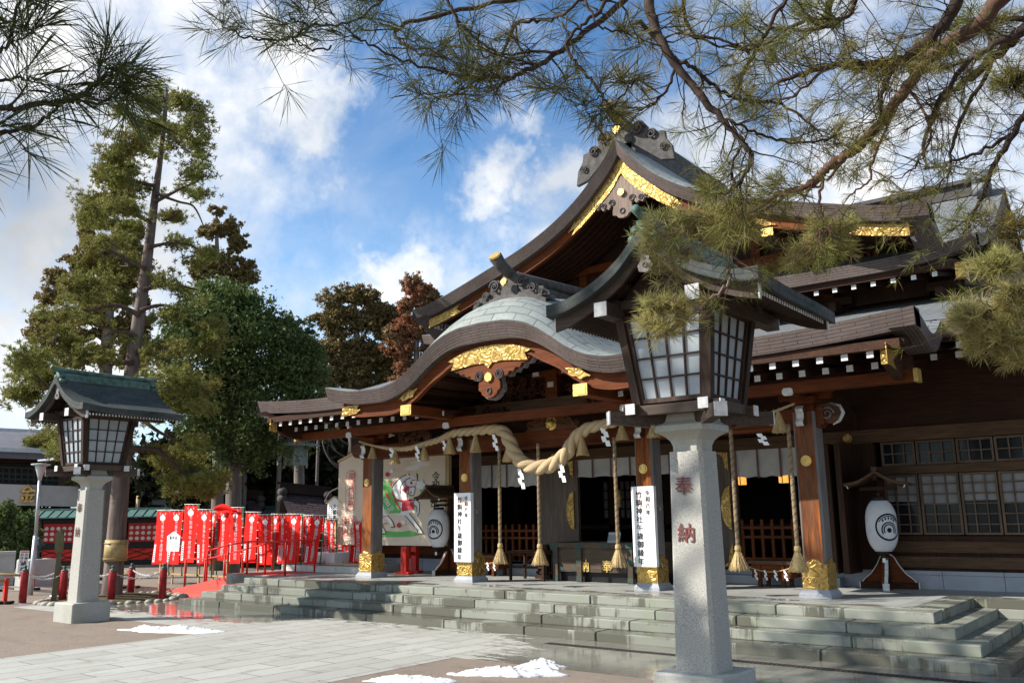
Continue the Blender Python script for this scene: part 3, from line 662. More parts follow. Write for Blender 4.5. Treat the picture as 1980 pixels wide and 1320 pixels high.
g = MB(); g.box(X0-4.6, X0+4.6, yw-.22, yw, 7.35, 7.65); g.box(X0-2.9, X0+2.9, yw-.2, yw, 8.1, 8.3)
for x in (-4, -2.4, -.8, .8, 2.4, 4): g.box(X0+x-.11, X0+x+.11, yw-.16, yw, 6.2, 8.2 if abs(x) < 3 else 7.4)
for i in range(16): x = 2.9+i*.14; g.box(X0+x, X0+x+.06, yw-.05, yw, 6.6, 7.35); g.box(X0-x-.06, X0-x, yw-.05, yw, 6.6, 7.35)
part(g, 'gable_framing', W_RED)
pd = [(0, -1.02), (.12, -1.0), (.20, -.92), (.30, -.90), (.30, -.78), (.27, -.68), (.34, -.62), (.42, -.72), (.50, -.66), (.60, -.72), (.66, -.62), (.78, -.66), (.88, -.56), (.80, -.50), (.62, -.42), (.35, -.2), (.2, -.05)]
pend = pd+[(0, .12)]+[(-a, b_) for a, b_ in pd[::-1]][:-1]
g = MB(); g.prism([(a*.9, b_*.92) for a, b_ in pend], (X0, GY+.34, 9.62), (1, 0, 0), (0, 0, 1), .08); part(g, 'gable_pendant', W_PILG if False else wood('pendant_timber', (.14, .095, .075), (.30, .235, .195), 'z'))
g = MB()
for sg in (-1, 1):
    for cx_, cz_, r in ((.27, -.52, .09), (.5, -.55, .07), (.65, -.53, .05)): scroll(g, X0+sg*cx_, GY+.25, 9.62+cz_, r, sg, tr=.016)
g.tube([(X0+.06*math.cos(a), GY+.25, 8.85+.06*math.sin(a)) for a in lin(0, 2*PI, 14)], .016, 6); part(g, 'pendant_scroll', BRONZE)
g = MB(); g.prism([(.09*math.cos(a), .09*math.sin(a)) for a in [PI/6*i for i in range(12)]], (X0, GY+.25, 9.30), (1, 0, 0), (0, 0, 1), .05); part(g, 'gilded_boss', GOLD)
ridge_ornament(X0, GY+.35, 10.55, 1.12, 3.2)
g = MB(); g.box(X0-.2, X0+.2, GY+.45, 23, 10.3, 11.0); g.box(X0-.3, X0+.3, GY+.45, 23, 10.2, 10.62); g.sm_(); g.cyl((X0, GY+.3, 11.08), (X0, 23, 11.08), .15, 14); part(g, 'ridge', BRONZE)
g = MB().sm_(); g.tube([(X0, GY+.4, 11.08), (X0, GY+.1, 11.12), (X0, GY-.15, 11.25), (X0, GY-.25, 11.36)], [.10, .11, .12, .13], 14); part(g, 'ridge_horn', BRONZE)
g = MB(); g.cyl((X0, GY-.25, 11.36), (X0, GY-.28, 11.39), .12, 18); part(g, 'gilded_horn_cap', GOLD)

# ---- upper roof behind the gable
UY = spl([17.9, 18.6, 19.6, 21, 22.4], [6.77, 6.98, 7.42, 8.25, 9.2])
def uz(d, Y): a = max(0, abs(d)-5.2)/1.98; return UY(Y)+.20*a*a*max(0, 1-(Y-17.9)/2.5)
g = MB().sm_(); ds = lin(-7.18, 7.18, 60); ys = lin(17.9, 22.4, 14); g.grid([[(X0+d, y, uz(d, y)) for y in ys] for d in ds])
g.grid([[(X0+d, y, uz(d, 44.8-y)) for y in lin(22.4, 26.5, 6)] for d in ds])
part(g, 'upper_roof', COPPERD)
g = MB(); strip(g, ds, lambda d: uz(d, 17.9), lambda d: uz(d, 17.9)-.25, 17.9, 18.2, .05)
for sg in (-1, 1):
    g.grid([[(X0+sg*7.18, y, uz(7.18, y)-.25*j/3) for j in range(4)] for y in ys], flip=sg > 0)
    g.grid([[(X0+sg*7.18, y, uz(7.18, y)-.25), (X0+sg*6.7, y, uz(6.7, y)-.25)] for y in ys])
part(g, 'upper_roof_edge', BARK)
g = MB(); g.hexa([(X0-7, 18.05, 6.40), (X0+7, 18.05, 6.40), (X0+7, 19.7, 6.75), (X0-7, 19.7, 6.75), (X0-7, 18.05, 6.53), (X0+7, 18.05, 6.53), (X0+7, 19.7, 6.95), (X0-7, 19.7, 6.95)]); part(g, 'upper_soffit', W_DARKY)
zr = gy(1680, 550, 18.1).z
xs = [X0+.2+.385*i for i in range(17)]; rafters(xs, 18.12, zr, 19.6, zr+.3, .088)
for k in range(1):
    g = MB(); g.prism([(-.1, -.16), (.1, -.16), (.1, .14), (-.1, .14)], gy(1858, 520, 18.0), (1, 0, 0), (0, 0, 1), -.16); g.prism([(0, -.18), (.3, -.2), (.22, 0), (.3, .12), (0, .14)], gy(1866, 520, 18.0), (0, 1, 0), (0, 0, 1), .012); part(g, 'gilded_fitting', GOLDT)
g = MB(); g.box(X0-6.6, X0+6.6, 19.5, 19.7, 5.5, 6.9); part(g, 'upper_wall', W_DARKZ)
g = MB()
for i in range(7):
    x = X0-6.3+i*2.1; g.box(x-.13, x+.13, 19.3, 19.52, 5.6, 6.5); g.box(x-.3, x+.3, 19.0, 19.5, 6.22, 6.4); g.box(x-.07, x+.07, 18.6, 19.5, 6.02, 6.2)
part(g, 'bracket_row', W_DARK)
g = MB(); g.box(X0-6.9, X0+6.75, 22.2, 22.6, 9.1, 9.42); g.box(X0-6.95, X0+6.8, 22.1, 22.7, 9.4, 9.47); g.sm_(); g.cyl((X0-6.9, 22.4, 9.5), (X0+6.75, 22.4, 9.5), .09, 12); part(g, 'ridge', BRONZE)
g = MB().sm_()
for z_ in (9.1, 9.38): g.cyl((X0+6.6, 21.9, z_), (X0+6.98, 21.9, z_), .15, 16)
part(g, 'ridge_end', COPPERD)
g = MB(); g.hexa([(X0+7.0, 19.7, 5.6), (X0+7.15, 19.7, 5.6), (X0+7.15, 25, 5.6), (X0+7.0, 25, 5.6), (X0+7.0, 19.7, 7.2), (X0+7.15, 19.7, 7.2), (X0+7.15, 22.5, 9.0), (X0+7.0, 22.5, 9.0)]); part(g, 'side_wall', W_DARKZ)

# ---- pillars and porch frame
PX = [X0-5.05, X0-2.11, X0+2.11, X0+5.05]; PYc = 14.12; PH = .18
for i, px in enumerate(PX):
    p = MB(); c = .035
    oct_ = [(-PH+c, -PH), (PH-c, -PH), (PH, -PH+c), (PH, PH-c), (PH-c, PH), (-PH+c, PH), (-PH, PH-c), (-PH, -PH+c)]
    def ring(z): return [(px+a, PYc+b_, z) for a, b_ in oct_]
    zs = [PZ+.12, 1.2, 2.2, 3.42]; V = sum([ring(z) for z in zs], []); 
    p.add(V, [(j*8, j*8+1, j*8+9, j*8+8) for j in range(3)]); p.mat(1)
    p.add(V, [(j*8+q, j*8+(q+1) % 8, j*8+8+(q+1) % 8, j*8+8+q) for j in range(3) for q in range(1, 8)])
    P_ = part(p, 'pillar', [W_PIL, W_PILG])  # sides greyer than the front: weathering plus shade put into the colour
    q = MB(); q.sqlathe([(PH+.07, PH+.07, 0), (PH+.07, PH+.07, .05), (PH+.03, PH+.03, .11), (PH+.03, PH+.03, .12)], (px, PYc, PZ+.004)); part(q, 'pillar_footing', GRANB, P_)
    q = MB(); h_ = PH+.02
    out = [(-h_, 0), (h_, 0), (h_, .38), (h_-.06, .40), (.11, .40), (.09, .43), (.05, .46), (0, .475), (-.05, .46), (-.09, .43), (-.11, .40), (-h_+.06, .40), (-h_, .38)]
    for (ex, oo) in (((1, 0, 0), (px, PYc-PH-.001, PZ+.12)), ((0, 1, 0), (px+PH+.001, PYc, PZ+.12)), ((0, -1, 0), (px-PH-.001, PYc, PZ+.12)), ((-1, 0, 0), (px, PYc+PH+.001, PZ+.12))):
        q.prism(out, oo, ex, (0, 0, 1), .02)
    part(q, 'gilded_sheath', GOLDT, P_)
    q = MB()
    for sg in (-1,):
        q.sm_(); q.tube([(px+.06*math.cos(a)*sg-.07*0+xo, PYc-h_-.002, PZ+.25+.06*math.sin(a)) for xo in (0,) for a in lin(0, 5.2, 14)], .009, 5)
    for xo in (-.09, .09): q.tube([(px+xo+.065*(1-.1*a)*math.cos(a), PYc-h_-.002, PZ+.26+.065*(1-.1*a)*math.sin(a)) for a in lin(0, 8, 26)], .010, 5)
    q.tube([(px-.15, PYc-h_-.002, PZ+.155), (px+.15, PYc-h_-.002, PZ+.155)], .01, 5)
    part(q, 'gilded_scroll', GOLD, P_)
    q = MB(); q.cyl((px, PYc-PH-.001, 2.64), (px, PYc-PH-.02, 2.64), .085, 24); q.cyl((px, PYc-PH-.02, 2.64), (px, PYc-PH-.032, 2.64), .06, 20); part(q, 'gilded_boss', GOLD, P_)
    # bracket stack above the pillar
    q = MB(); q.box(px-.17, px+.17, PYc-.17, PYc+.17, 3.42, 3.52); q.sqlathe([(.12, .12, 0), (.2, .2, .09), (.2, .2, .16)], (px, PYc, 3.5)); q.box(px-.42, px+.42, PYc-.07, PYc+.07, 3.62, 3.72)
    for xo in (-.36, 0, .36): q.sqlathe([(.06, .06, 0), (.1, .1, .04), (.1, .1, .08)], (px+xo, PYc, 3.72))
    q.box(px-.07, px+.07, PYc-.75, PYc+.4, 3.64, 3.74); q.sqlathe([(.06, .06, 0), (.1, .1, .04), (.1, .1, .08)], (px, PYc-.62, 3.74)); part(q, 'bracket', W_RED, P_)
    q = MB(); q.mat(0)
    for xo in (-.36, 0, .36): q.box(px+xo-.07, px+xo+.07, PYc-.112, PYc-.1, 3.745, 3.80)
    q.sqlathe([(.055, .02, 0), (.085, .02, .03), (.085, .02, .09), (.055, .02, .12)], (px, PYc-.76, 3.62))
    nose = [(0, 0), (.10, -.02), (.17, -.07), (.13, -.13), (.13, -.22), (.19, -.28), (.15, -.34), (0, -.30)]
    q.prism([(a, b_) for a, b_ in nose], (px-.055, PYc-PH-.02, 3.52), (0, -1, 0), (0, 0, 1), .002)
    part(q, 'painted_bracket_end', WHITEW, P_)
    q = MB(); q.prism(nose, (px-.055, PYc-PH+.0, 3.515), (0, -1, 0), (0, 0, 1), -.11); part(q, 'carved_nose', W_CARVE, P_)
    q = MB(); # white face of the nose
    fr = [(0.0, 3.52), (.10, 3.50), (.17, 3.45), (.13, 3.39), (.13, 3.30), (.19, 3.24), (.15, 3.18)]
    for (a, za), (b_, zb_) in zip(fr, fr[1:]): q.add([(px-.06, PYc-PH-a-.004, za), (px+.06, PYc-PH-a-.004, za), (px+.06, PYc-PH-b_-.004, zb_), (px-.06, PYc-PH-b_-.004, zb_)], [(0, 1, 2, 3)])
    part(q, 'painted_nose_face', WHITEW, P_)
# nose pointing sideways on the outermost pillars
for px, sg in ((PX[0], -1), (PX[3], 1)):
    q = MB(); q.prism([(sg*a*1.15, b_*.9) for a, b_ in [(0, .02), (.18, .04), (.30, -.03), (.33, -.14), (.28, -.26), (.20, -.32), (.12, -.30), (0, -.30)]], (px+sg*PH, PYc-.06, 3.50), (1, 0, 0), (0, 0, 1), -.12*sg); part(q, 'carved_nose', W_CARVE)
    q = MB().sm_(); scroll(q, px+sg*(PH+.17), PYc-.075, 3.37, .11, sg, tr=.018); part(q, 'nose_scroll', W_PILG)
    q = MB().sm_(); q.tube([(px+sg*(PH+a*1.15), PYc-.0, 3.50+b_*.9) for a, b_ in [(.18, .05), (.31, -.02), (.345, -.14), (.29, -.27), (.2, -.335)]], [.012, .03, .035, .03, .012], 6); part(q, 'painted_nose_face', WHITEW)
g = MB(); g.box(X0-5.35, X0+5.35, 14.02, 14.22, 3.20, 3.48); part(g, 'tie_beam', W_RED)
g = MB(); g.box(X0-5.3, X0+5.3, 13.98, 14.26, 3.165, 3.20); part(g, 'tie_beam_fillet', W_RED)
g = MB(); bx = lin(-2.05, 2.05, 20)
strip(g, bx, lambda d: 4.12-.0*d, lambda d: 3.84-.10*max(0, abs(d)-1.5)/.5, 14.0, 14.28); part(g, 'rainbow_beam', W_BEAM)
def carving(x0, x1, z0, z1, y, seed, m=W_CARVE, hump=.5, n=22, r=.09):
    g = MB().sm_(); rr = random.Random(seed)
    for i in range(n):
        u = rr.random(); x = x0+(x1-x0)*u; top = z0+(z1-z0)*(1-hump*abs(2*u-1)**1.5); z = rr.uniform(z0, top); rad = rr.uniform(.5, 1)*r; sg = rr.choice((-1, 1))
        pts = [(x+sg*rad*(1-.8*k/16)*math.cos(k*.55), y-rr.uniform(.0, .015)-.03*math.sin(k/16*PI), z+rad*(1-.8*k/16)*math.sin(k*.55)) for k in range(17)]
        g.tube(pts, [.006+.016*math.sin(PI*(k+1)/18) for k in range(17)], 5)
    return part(g, 'carving', m)
g = MB(); g.prism([(-.62, 0), (.62, 0), (.52, .12), (.30, .34), (.18, .36), (-.18, .36), (-.30, .34), (-.52, .12)], (X0+.1, 14.02, 3.48), (1, 0, 0), (0, 0, 1), .06); part(g, 'frog_leg_strut', W_CARVE)
carving(X0-.5, X0+.7, 3.52, 3.8, 14.0, 3, hump=.7, n=26)
g = MB(); hj = [(.13*math.cos(a), .13*math.sin(a)) for a in lin(-PI*1.25, PI*.25, 16)]+[(.05, .17), (0, .25), (-.05, .17)]
g.prism(hj, (X0+.10, 13.97, 3.60), (1, 0, 0), (0, 0, 1), .015); g.prism([(a*.84, b_*.84) for a, b_ in hj], (X0+.10, 13.955, 3.60), (1, 0, 0), (0, 0, 1), .006)
g.sm_(); g.lathe([(0, -.07), (.06, -.05), (.09, 0), (.08, .05), (.03, .09), (0, .1)], (X0+.1, 13.93, 3.59)); part(g, 'gilded_jewel', GOLD)
g = MB(); g.box(X0-2.0, X0+2.0, 14.3, 14.34, 4.1, 4.9); part(g, 'gable_panel', W_DARK)
g = MB(); g.sqlathe([(.14, .14, 0), (.14, .14, .55)], (X0+.1, 14.12, 4.12)); g.box(X0-.4, X0+.6, 14.02, 14.2, 4.55, 4.67); part(g, 'king_post', W_RED)
g = MB(); g.box(X0+.03, X0+.17, 13.96, 13.975, 4.32, 4.42); g.box(X0+.35, X0+.5, 13.99, 14.01, 4.57, 4.65); g.box(X0-.35, X0-.2, 13.99, 14.01, 4.57, 4.65); part(g, 'painted_block', WHITEW)
carving(X0-1.75, X0-.15, 4.16, 4.7, 14.25, 5, n=44, r=.12, hump=.6); carving(X0+.3, X0+1.85, 4.16, 4.7, 14.25, 6, n=44, r=.12, hump=.6)
carving(X0-1.7, X0-.9, 3.9, 4.06, 13.99, 8, n=12, r=.05, hump=.2); carving(X0+.9, X0+1.7, 3.9, 4.06, 13.99, 9, n=12, r=.05, hump=.2)
for a, b_, sd in ((-4.6, -2.6, 12), (2.6, 4.6, 13)):
    carving((a+b_)/2-.45+X0, (a+b_)/2+.45+X0, 3.50, 3.80, 14.0, sd, n=30, r=.09, hump=.5)
    g = MB(); g.box(X0+(a+b_)/2-.10, X0+(a+b_)/2+.10, 14.0, 14.1, 3.48, 3.66); part(g, 'frog_leg_strut', W_CARVE)
# ceiling of the porch and the beams running back to the hall
g = MB(); g.box(X0-5.3, X0+5.3, 14.3, 16.4, 4.18, 4.2); part(g, 'porch_ceiling', W_DARKY)
for px in PX:
    mb = MB(); n_ = 10; ys = lin(14.25, 16.4, n_)
    for i in range(n_-1):
        za = 3.25+.3*math.sin(PI*i/(n_-1)); zb_ = 3.25+.3*math.sin(PI*(i+1)/(n_-1)); mb.hexa([(px-.1, ys[i], za), (px+.1, ys[i], za), (px+.1, ys[i+1], zb_), (px-.1, ys[i+1], zb_), (px-.1, ys[i], za+.28), (px+.1, ys[i], za+.28), (px+.1, ys[i+1], zb_+.28), (px-.1, ys[i+1], zb_+.28)])
    part(mb, 'cross_beam', W_DARKY)
# ---- the hall front
HW = 16.42
g = MB(); xw0, xw1 = X0-8.4, X0+13
g.box(xw0, xw1, HW-.02, HW+.2, PZ, .84); x = xw0
g2 = MB()
for i in range(24): g2.frus(xw0+i*.92+.003, xw0+(i+1)*.92-.003, HW-.04, HW+.1, PZ+.004, .78, .006); g2.frus(xw0+i*.92+.003, xw0+(i+1)*.92-.003, HW-.05, HW+.1, .783, .846, .006)
part(g2, 'stone_base', GRANB)
# upper wall and great lintel
g = MB(); g.box(xw0, xw1, HW-.1, HW+.12, 3.04, 3.27); part(g, 'lintel', W_BEAM)
g = MB(); g.box(xw0, xw1, HW, HW+.1, 3.27, 5.2); part(g, 'wall_panel', W_DARK)
g = MB(); g.cyl((X0+4.99, HW-.1, 3.14), (X0+4.99, HW-.14, 3.14), .08, 10); g.cyl((X0-1.5, HW-.1, 3.14), (X0-1.5, HW-.14, 3.14), .08, 10); part(g, 'gilded_boss', GOLDT)
# wall posts
for d in (-8.3, -6.0, -3.98, 5.02, 5.28, 8.3, 10.6, 12.9):
    mb = MB(); mb.box(X0+d-.13, X0+d+.13, HW-.08, HW+.15, .846, 3.04); part(mb, 'wall_post', W_DARKZ)
for a, b_ in ((-1.95, -1.0), (2.35, 2.75)):
    mb = MB(); mb.box(X0+a, X0+b_, HW-.05, HW+.1, .846, 3.04); part(mb, 'wall_panel', W_PILG if False else wood('grey_door_board', (.10, .075, .06), (.19, .15, .125), 'z'))
# rooms behind the openings: dark interior box
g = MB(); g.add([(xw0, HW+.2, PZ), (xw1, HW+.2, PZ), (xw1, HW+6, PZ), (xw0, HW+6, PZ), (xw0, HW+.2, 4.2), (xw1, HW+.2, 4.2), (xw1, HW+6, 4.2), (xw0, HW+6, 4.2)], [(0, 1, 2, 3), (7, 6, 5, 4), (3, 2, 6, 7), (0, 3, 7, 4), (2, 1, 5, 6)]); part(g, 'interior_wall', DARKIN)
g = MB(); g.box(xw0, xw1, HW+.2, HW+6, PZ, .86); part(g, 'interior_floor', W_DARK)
# left wall section between the board and the first opening; right wall with windows
g = MB(); g.box(X0-8.4, X0-6.0, HW, HW+.1, .846, 3.04); g.box(X0-6, X0-3.98, HW, HW+.1, .846, 1.3); g.box(X0-6, X0-3.98, HW, HW+.1, 2.5, 3.04); part(g, 'wall_panel', W_DARKZ)
g = MB(); g.box(X0-8.3, X0-4.0, HW-.09, HW+.02, .95, 1.15); part(g, 'wall_rail', W_RED)
g = MB(); g.box(X0+5.3, X0+13, HW, HW+.1, .846, 1.42); part(g, 'wall_panel', W_DARKZ)
for z0, z1 in ((1.15, 1.33), (.90, 1.08)):
    g = MB(); g.box(X0+5.35, X0+13, HW-.07, HW+.02, z0, z1); part(g, 'wall_rail', W_BEAM)
g = MB(); g.box(X0+5.3, X0+13, HW-.07, HW+.1, 2.47, 2.61); part(g, 'wall_rail', W_BEAM)
for x in (X0+5.3,):
    g = MB(); g.lathe([(.03, 0), (.06, .01), (.05, .03), (.02, .04)], (x+.12, HW-.12, 1.24)); g.cyl((x+.1, HW-.13, .99), (x+.1, HW-.09, .99), .05, 12); g.cyl((x+.1, HW-.13, 1.24), (x+.1, HW-.09, 1.24), .05, 12); part(g, 'gilded_boss', GOLD)
def win(x0, x1, z0, z1, cols, rows, cloth):
    m_ = MB(); f = .035
    m_.box(x0, x1, HW-.03, HW+.03, z0, z0+f); m_.box(x0, x1, HW-.03, HW+.03, z1-f, z1); m_.box(x0, x0+f, HW-.032, HW+.032, z0, z1); m_.box(x1-f, x1, HW-.032, HW+.032, z0, z1)
    for i in range(1, cols): x = x0+(x1-x0)*i/cols; m_.box(x-.010, x+.010, HW-.02, HW+.01, z0+f, z1-f)
    for j in range(1, rows): z = z0+(z1-z0)*j/rows; m_.box(x0+f, x1-f, HW-.018, HW+.008, z-.010, z+.010)
    o = part(m_, 'window', wood('window_bar_timber', (.10, .065, .045), (.20, .14, .10), 'z') if 'window_bar_timber' not in MATS else MATS['window_bar_timber'])
    m_ = MB(); m_.box(x0+.02, x1-.02, HW+.03, HW+.036, z0+.02, z1-.02); part(m_, 'pane', GLASS, o)
    if cloth:
        m_ = MB(); m_.box(x0+.03, x1-.03, HW+.018, HW+.024, z1-cloth, z1-.03); part(m_, 'curtain', MATS.get('dim_curtain') or flat('dim_curtain', (.26, .26, .26), .9, 0, .12, 3), o)
k = 0; x = X0+5.52
while x < X0+9.5:
    w_ = .62 if k % 2 else .56
    win(x, x+w_, 1.44, 2.46, 3, 6, .46 if k % 2 == 0 else .5); win(x, x+w_, 2.62, 3.03, 3, 2, 0); x += w_+.02; k += 1
# openings: lattice gates, hanging cloths, inner screens
def noren(x0, x1, z0, z1, n):
    m_ = MB().sm_(); k = 40
    P = [[(x0+(x1-x0)*i/k, HW-.06-.015*math.sin(i*1.3+j)*j/3, z0+(z1-z0)*(1-j/6)+.012*math.sin(i*.9)*(j == 6)) for j in range(7)] for i in range(k+1)]
    m_.grid(P); o = part(m_, 'hanging_cloth', CLOTHW)
    m_ = MB()
    for i in range(n+1): x = x0+(x1-x0)*i/n; m_.box(x-.018, x+.018, HW-.095, HW-.085, z0-.02, z1)
    part(m_, 'cloth_band', flat('brown_band', (.16, .09, .08), .8), o)
for (a, b_) in ((-3.8, -2.0), (-.98, 2.3), (2.8, 4.6)): noren(X0+a, X0+b_, 2.52 if abs(a) > 1 else 2.66, 3.04, int((b_-a)/.42))
def gate(x0, x1, y, z0, z1, n):
    m_ = MB()
    for i in range(n+1): x = x0+(x1-x0)*i/n; m_.box(x-.028, x+.028, y-.02, y+.02, z0, z1)
    for z in (z0+.62*(z1-z0), z0+.82*(z1-z0), z0+.15*(z1-z0)): m_.box(x0, x1, y-.035, y-.02, z-.025, z+.025)
    return part(m_, 'lattice_gate', W_RED)
gate(X0-3.8, X0-2.0, HW-.0, .86, 1.66, 9); gate(X0+2.8, X0+4.6, HW+.05, .86, 1.72, 9)
g = MB(); g.box(X0-4, X0+4.7, HW-.3, HW+.2, PZ, .70); g.box(X0-4, X0+4.7, HW-.05, HW+.3, .70, .84); part(g, 'threshold_step', GRANB)
# leaves of the doors folded back with gilded fittings
for x, ang in ((X0-.96, 0), (X0+2.62, 0), (X0+4.78, 1), (X0+4.98, 1)):
    m_ = MB(); m_.box(x-.05, x+.05, HW-.75 if ang else HW-.09, HW, .80, 3.02); part(m_, 'door_leaf', MATS['grey_door_board'] if not ang else W_DARKZ)
for x, y0 in ((X0-1.0, HW-.12), (X0+2.66, HW-.12), (X0+4.72, HW-.78)):
    m_ = MB(); lo_ = [(0, -.42), (.10, -.36), (.17, -.2), (.2, 0), (.17, .2), (.10, .36), (0, .42)]
    for zc in (1.95,): m_.prism([(-a, b_) for a, b_ in lo_][::-1], (x, y0, zc), (1, 0, 0), (0, 0, 1), .012)
    m_.prism([(0, 0), (-.22, 0), (-.1, -.1), (-.07, -.3), (0, -.36)], (x, y0, 3.02), (1, 0, 0), (0, 0, 1), .012); m_.prism([(0, 0), (0, .45), (-.07, .3), (-.1, .1), (-.22, 0)], (x, y0, .83), (1, 0, 0), (0, 0, 1), .012)
    part(m_, 'gilded_fitting', GOLDT)
# inside: latticed screens catching a little light, lit lamps, posts, a gilded wand on its stand
LIT = base('lamp_glow', .6)[0]; tt = NT(LIT.node_tree); bb = tt.n['Principled BSDF']; bb.inputs['Base Color'].default_value = (.8, .4, .1, 1); bb.inputs['Emission Color'].default_value = (1, .42, .08, 1); bb.inputs['Emission Strength'].default_value = .75
DAYL = flat('paper_screen', (.42, .40, .42), .8)
m_ = MB()
for x, y, z0, z1, w_ in ((X0-3.2, HW+4.6, 1.75, 2.75, 1.4), (X0-1.6, HW+4.8, 1.7, 2.75, .7), (X0+4.0, HW+4.0, 1.6, 2.5, .8)): m_.box(x, x+w_, y, y+.02, z0, z1)
scr = part(m_, 'paper_screen', DAYL)
m_ = MB()
for x, y, z0, z1, w_ in ((X0-3.2, HW+4.6, 1.75, 2.75, 1.4), (X0-1.6, HW+4.8, 1.7, 2.75, .7), (X0+4.0, HW+4.0, 1.6, 2.5, .8)):
    for i in range(9): m_.box(x+w_*i/8-.02, x+w_*i/8+.02, y-.04, y-.01, z0, z1)
    for j in range(5): m_.box(x, x+w_, y-.045, y-.012, z0+(z1-z0)*j/4-.015, z0+(z1-z0)*j/4+.015)
part(m_, 'screen_lattice', W_DARK, scr)
m_ = MB()
for x in lin(-8, 9, 12): m_.box(X0+x-.09, X0+x+.09, HW+2.8, HW+3.0, .8, 4.1)
m_.box(xw0, xw1, HW+2.8, HW+3, 1.5, 1.6); part(m_, 'inner_post_row', W_DARKZ)
for (u, v) in ((1434, 929), (1515, 925)):
    p = gy(u, v, HW+.5); m_ = MB(); m_.box(p.x-.07, p.x+.07, p.y-.07, p.y+.07, p.z-.08, p.z+.08)
    o = part(m_, 'hanging_lamp', LIT); m_ = MB(); m_.box(p.x-.085, p.x+.085, p.y-.085, p.y+.085, p.z+.08, p.z+.1); m_.box(p.x-.01, p.x+.01, p.y-.074, p.y-.07, p.z-.08, p.z+.08); m_.cyl((p.x, p.y, p.z+.1), (p.x, p.y, 3.2), .008, 6); part(m_, 'lamp_frame', BLACK, o)
